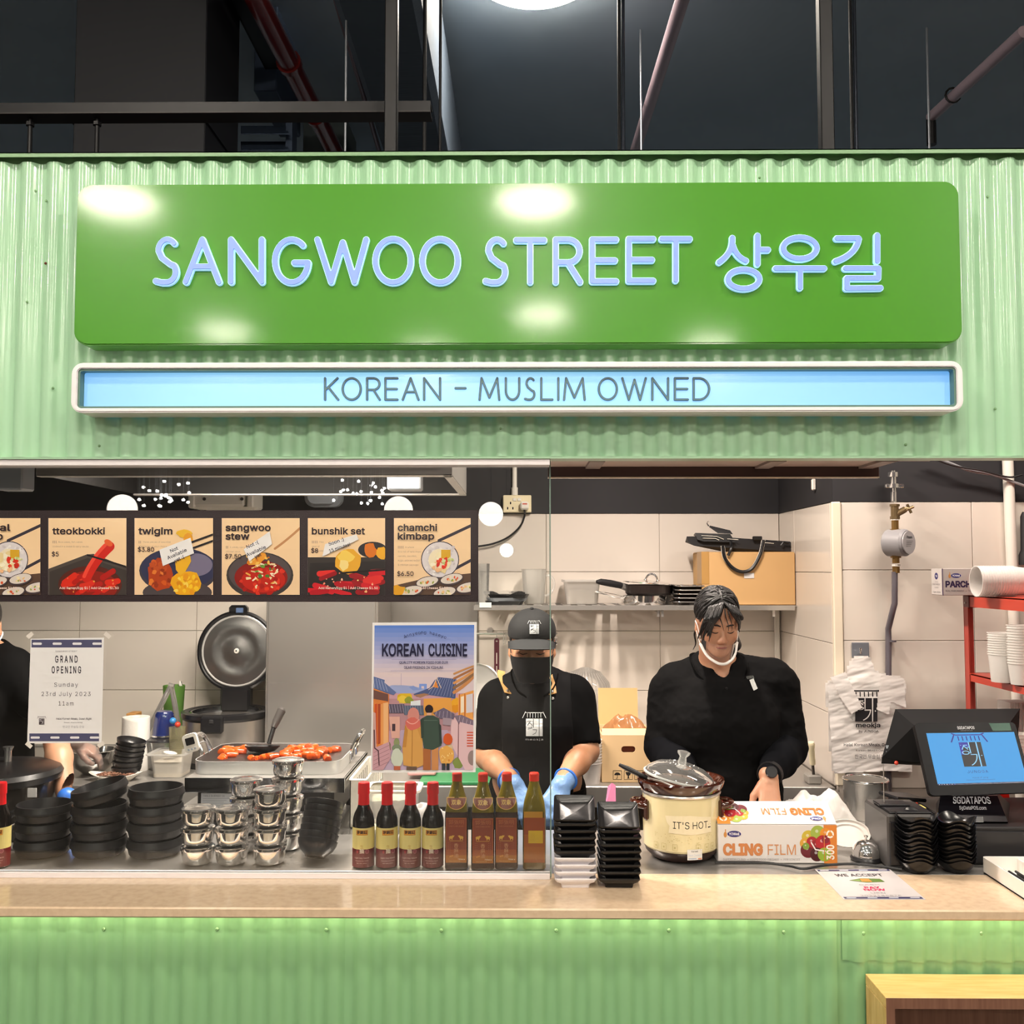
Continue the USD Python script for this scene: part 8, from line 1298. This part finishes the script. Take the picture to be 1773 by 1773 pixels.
mk = lambda u, v: np.array([[L(.079 * math.sin(a) * (1 - .32 * b ** 2), -.112 * math.cos(a) ** .7 - .006 + .012 * b * b if abs(a) < 1.5 else -.012, -.016 - .102 * b + .006 * math.cos(2 * a)) for b in np.linspace(0, 1, 14)] for a in np.linspace(-1.42, 1.42, 33)]); ms = part(t, 'face_mask', grid_sheet(mk, 33, 14, .002), M('mask_black'), smooth=True, world=True)
for s in (-1, 1): part(ms, 'ear_loop', tube(spline([L(s * .077, -.03, -.022), L(s * .083, .0, .0), L(s * .088, .02, .008), L(s * .086, .022, -.03), L(s * .07, -.03, -.085)], 5), .0016, 6), M('mask_black'), world=True); part(t, 'eyebrow', tube([L(s * x, y, z) for x, y, z in ((.012, -.096, .0185), (.028, -.098, .0235), (.046, -.083, .019))], [.0025, .0035, .0012], 7), M('lash'), world=True); part(t, 'eyelash', tube([L(s * x, y, z) for x, y, z in ((.016, -.0925, -.003), (.032, -.0975, -.006), (.048, -.087, -.002))], [.001, .0018, .001], 6), M('lash'), world=True)
f = Field(hc - [.14, .05, .12], hc + [.14, .15, .1], .005); f.ell(hc + Bh @ np.array((0, .03, .02)), (.087, .098, .09), .02, Bh); f.half(hc + Bh @ np.array((0, -.01, 0)), -(Bh @ np.array((0, 1, 0)))); f.half(hc + Bh @ np.array((0, 0, .045)), Bh @ np.array((0, 0, 1.))); part(t, 'hair', f.mesh(), M('hair_black'), smooth=True, world=True)
for g_, b in ((G1, el1), (G2, el2)):
    w = np.array(g_[0]); f = Field(w - .2, w + .2, .0036); d0 = (b - w) / np.linalg.norm(b - w); f.cone(w + d0 * .05, w, .039, .037, .01); hand(f, *g_, (.6, .65, .7, .75), .95, .003); gl = part(t, 'glove', folds(f.mesh(), .0008, 2, (60, 60, 60)), M('glove_blue'), smooth=True, world=True); part(gl, 'cuff', tube([w + d0 * .05 + .041 * (np.cross(d0, [0, 0, 1.]) / np.linalg.norm(np.cross(d0, [0, 0, 1.])) * math.cos(a) + np.cross(d0, np.cross(d0, [0, 0, 1.])) / np.linalg.norm(np.cross(d0, [0, 0, 1.])) * math.sin(a)) for a in np.linspace(0, 2 * PI, 25)[:-1]], .005, 7, closed=True), M('glove_cuff'), smooth=True, world=True)
legs(t, (belly[0], 3.95), .085, 0, .92)
q = JP(1003, 1393, 3.66); solo('fried_roll', tube([q + [-.05, 0, -.01], q + [-.045, 0, -.008], q + [.0, 0, 0], q + [.004, 0, 0]], [.006, .014, .014, .006], 12), M('batter', '#d9a040', .6, bump=(80, .4)), 'small golden fried roll end in the right blue glove', 'food')
# ---------------------------------------------------------------- the cook at the left edge, cut off by the frame
t = thing('person', 'person in black cut off by the left edge, reaching down with a bare arm', 'person', (at(-10, 1300, 3.8)[0], 3.8, 0))
hc = JP(-42, 1082, 3.75); Bh = rotz(.5) @ rotx(.25); nb = JP(-22, 1140, 3.84); shl, shr = JP(-85, 1175, 3.86), JP(22, 1165, 3.82); chest = JP(-25, 1215, 3.82); belly = JP(-25, 1310, 3.84); e1, w1 = JP(92, 1255, 3.74), JP(116, 1388, 3.46); e2, w2 = JP(70, 1225, 4.02), JP(134, 1288, 4.30)
lo, hi = np.array([belly[0] - .33, 3.22, .78]), np.array([belly[0] + .47, 4.5, 1.66])
f = Field(lo, hi, .005)
def torso3(f, g, k=.04): f.cone(nb + [0, .02, -.02], chest, .085 + g, .13 + g, k); f.ell(chest, (.165 + g, .125 + g, .17 + g), k); f.ell(belly, (.165 + g, .13 + g, .22 + g), k); f.cone(shl, shr, .07 + g, .07 + g, k); f.cone(nb + [0, .02, 0], shr + [-.01, 0, .03], .055 + g, .045 + g, k); f.cone(shr, shr * .45 + e1 * .55, .068 + g, .056 + g, .03); f.cone(shr + [0, .06, -.01], shr * .5 + e2 * .5 + [0, .03, 0], .062 + g, .054 + g, .03); f.cone(shl, shl + [-.03, -.02, -.25], .065 + g, .055 + g, .03); return f
torso3(f, 0); L = head(f, hc, Bh, 1.0); f.cone(L(0, .035, -.05), nb, .056, .062, .03)
f.cone(shr, e1, .06, .046, .02); f.cone(e1, e1 * .55 + w1 * .45, .046, .044, .02); f.cone(e1 * .55 + w1 * .45, w1, .044, .029, .02); hand(f, w1, (.1, -.3, -.9), (.6, -.6, .1), 1, (.4, .45, .5, .5)); f.cone(shr + [0, .06, 0], e2, .056, .044, .02); f.cone(e2, w2, .044, .028, .02); hand(f, w2, (.55, .25, -.35), (.2, -.3, .9), 1, (.4, .45, .5, .55), .85)
part(t, 'body', f.mesh(), M('skin'), smooth=True, world=True); f = Field(lo, hi, .0065); torso3(f, .012); f.cone(nb + [0, 0, .05], nb + [0, -.01, .15], .06, .08, .005, 'sub'); part(t, 'shirt', folds(f.mesh(), .004, 9), M('black_cloth'), smooth=True, world=True)
f = Field(hc - .15, hc + .16, .005); f.ell(hc + Bh @ np.array((0, .02, .035)), (.088, .103, .096), .02, Bh); w_, P = f._win(hc - .2, hc + .2); q = (P - hc) @ Bh; f.v[w_] = np.maximum(f.v[w_], np.minimum(-(q[..., 1] + .03), .06 - q[..., 2])).astype(np.float32); part(t, 'hair', f.mesh(), M('hair_black'), smooth=True, world=True)
part(t, 'mask_strap', tube(spline([L(.06, -.09, -.06), L(.085, -.02, -.05), L(.09, .03, -.04), L(.06, .095, -.05)], 6), .003, 6), M('shield_white'), world=True)
f = Field(w1 - .18, w1 + .18, .004); f.cone(w1 + [0, .0, .014], w1, .034, .033, .01); hand(f, w1, (.1, -.3, -.9), (.6, -.6, .1), 1, (.4, .45, .5, .5), 1, .003); part(t, 'glove', f.mesh(), M('glove_cuff'), smooth=True, world=True)
f = Field(w2 - .2, w2 + .2, .004); d0 = (e2 - w2) / np.linalg.norm(e2 - w2); f.cone(w2 + d0 * .05, w2, .04, .036, .01); hand(f, w2, (.55, .25, -.35), (.2, -.3, .9), 1, (.4, .45, .5, .55), .85, .003); part(t, 'clear_glove', folds(f.mesh(), .002, 3, (50, 50, 50)), clear('glove_film', (.95, .93, .92), .15, .35, (.85, .8, .78)), smooth=True, world=True)
legs(t, (belly[0], 3.84), .085, 0, .92)
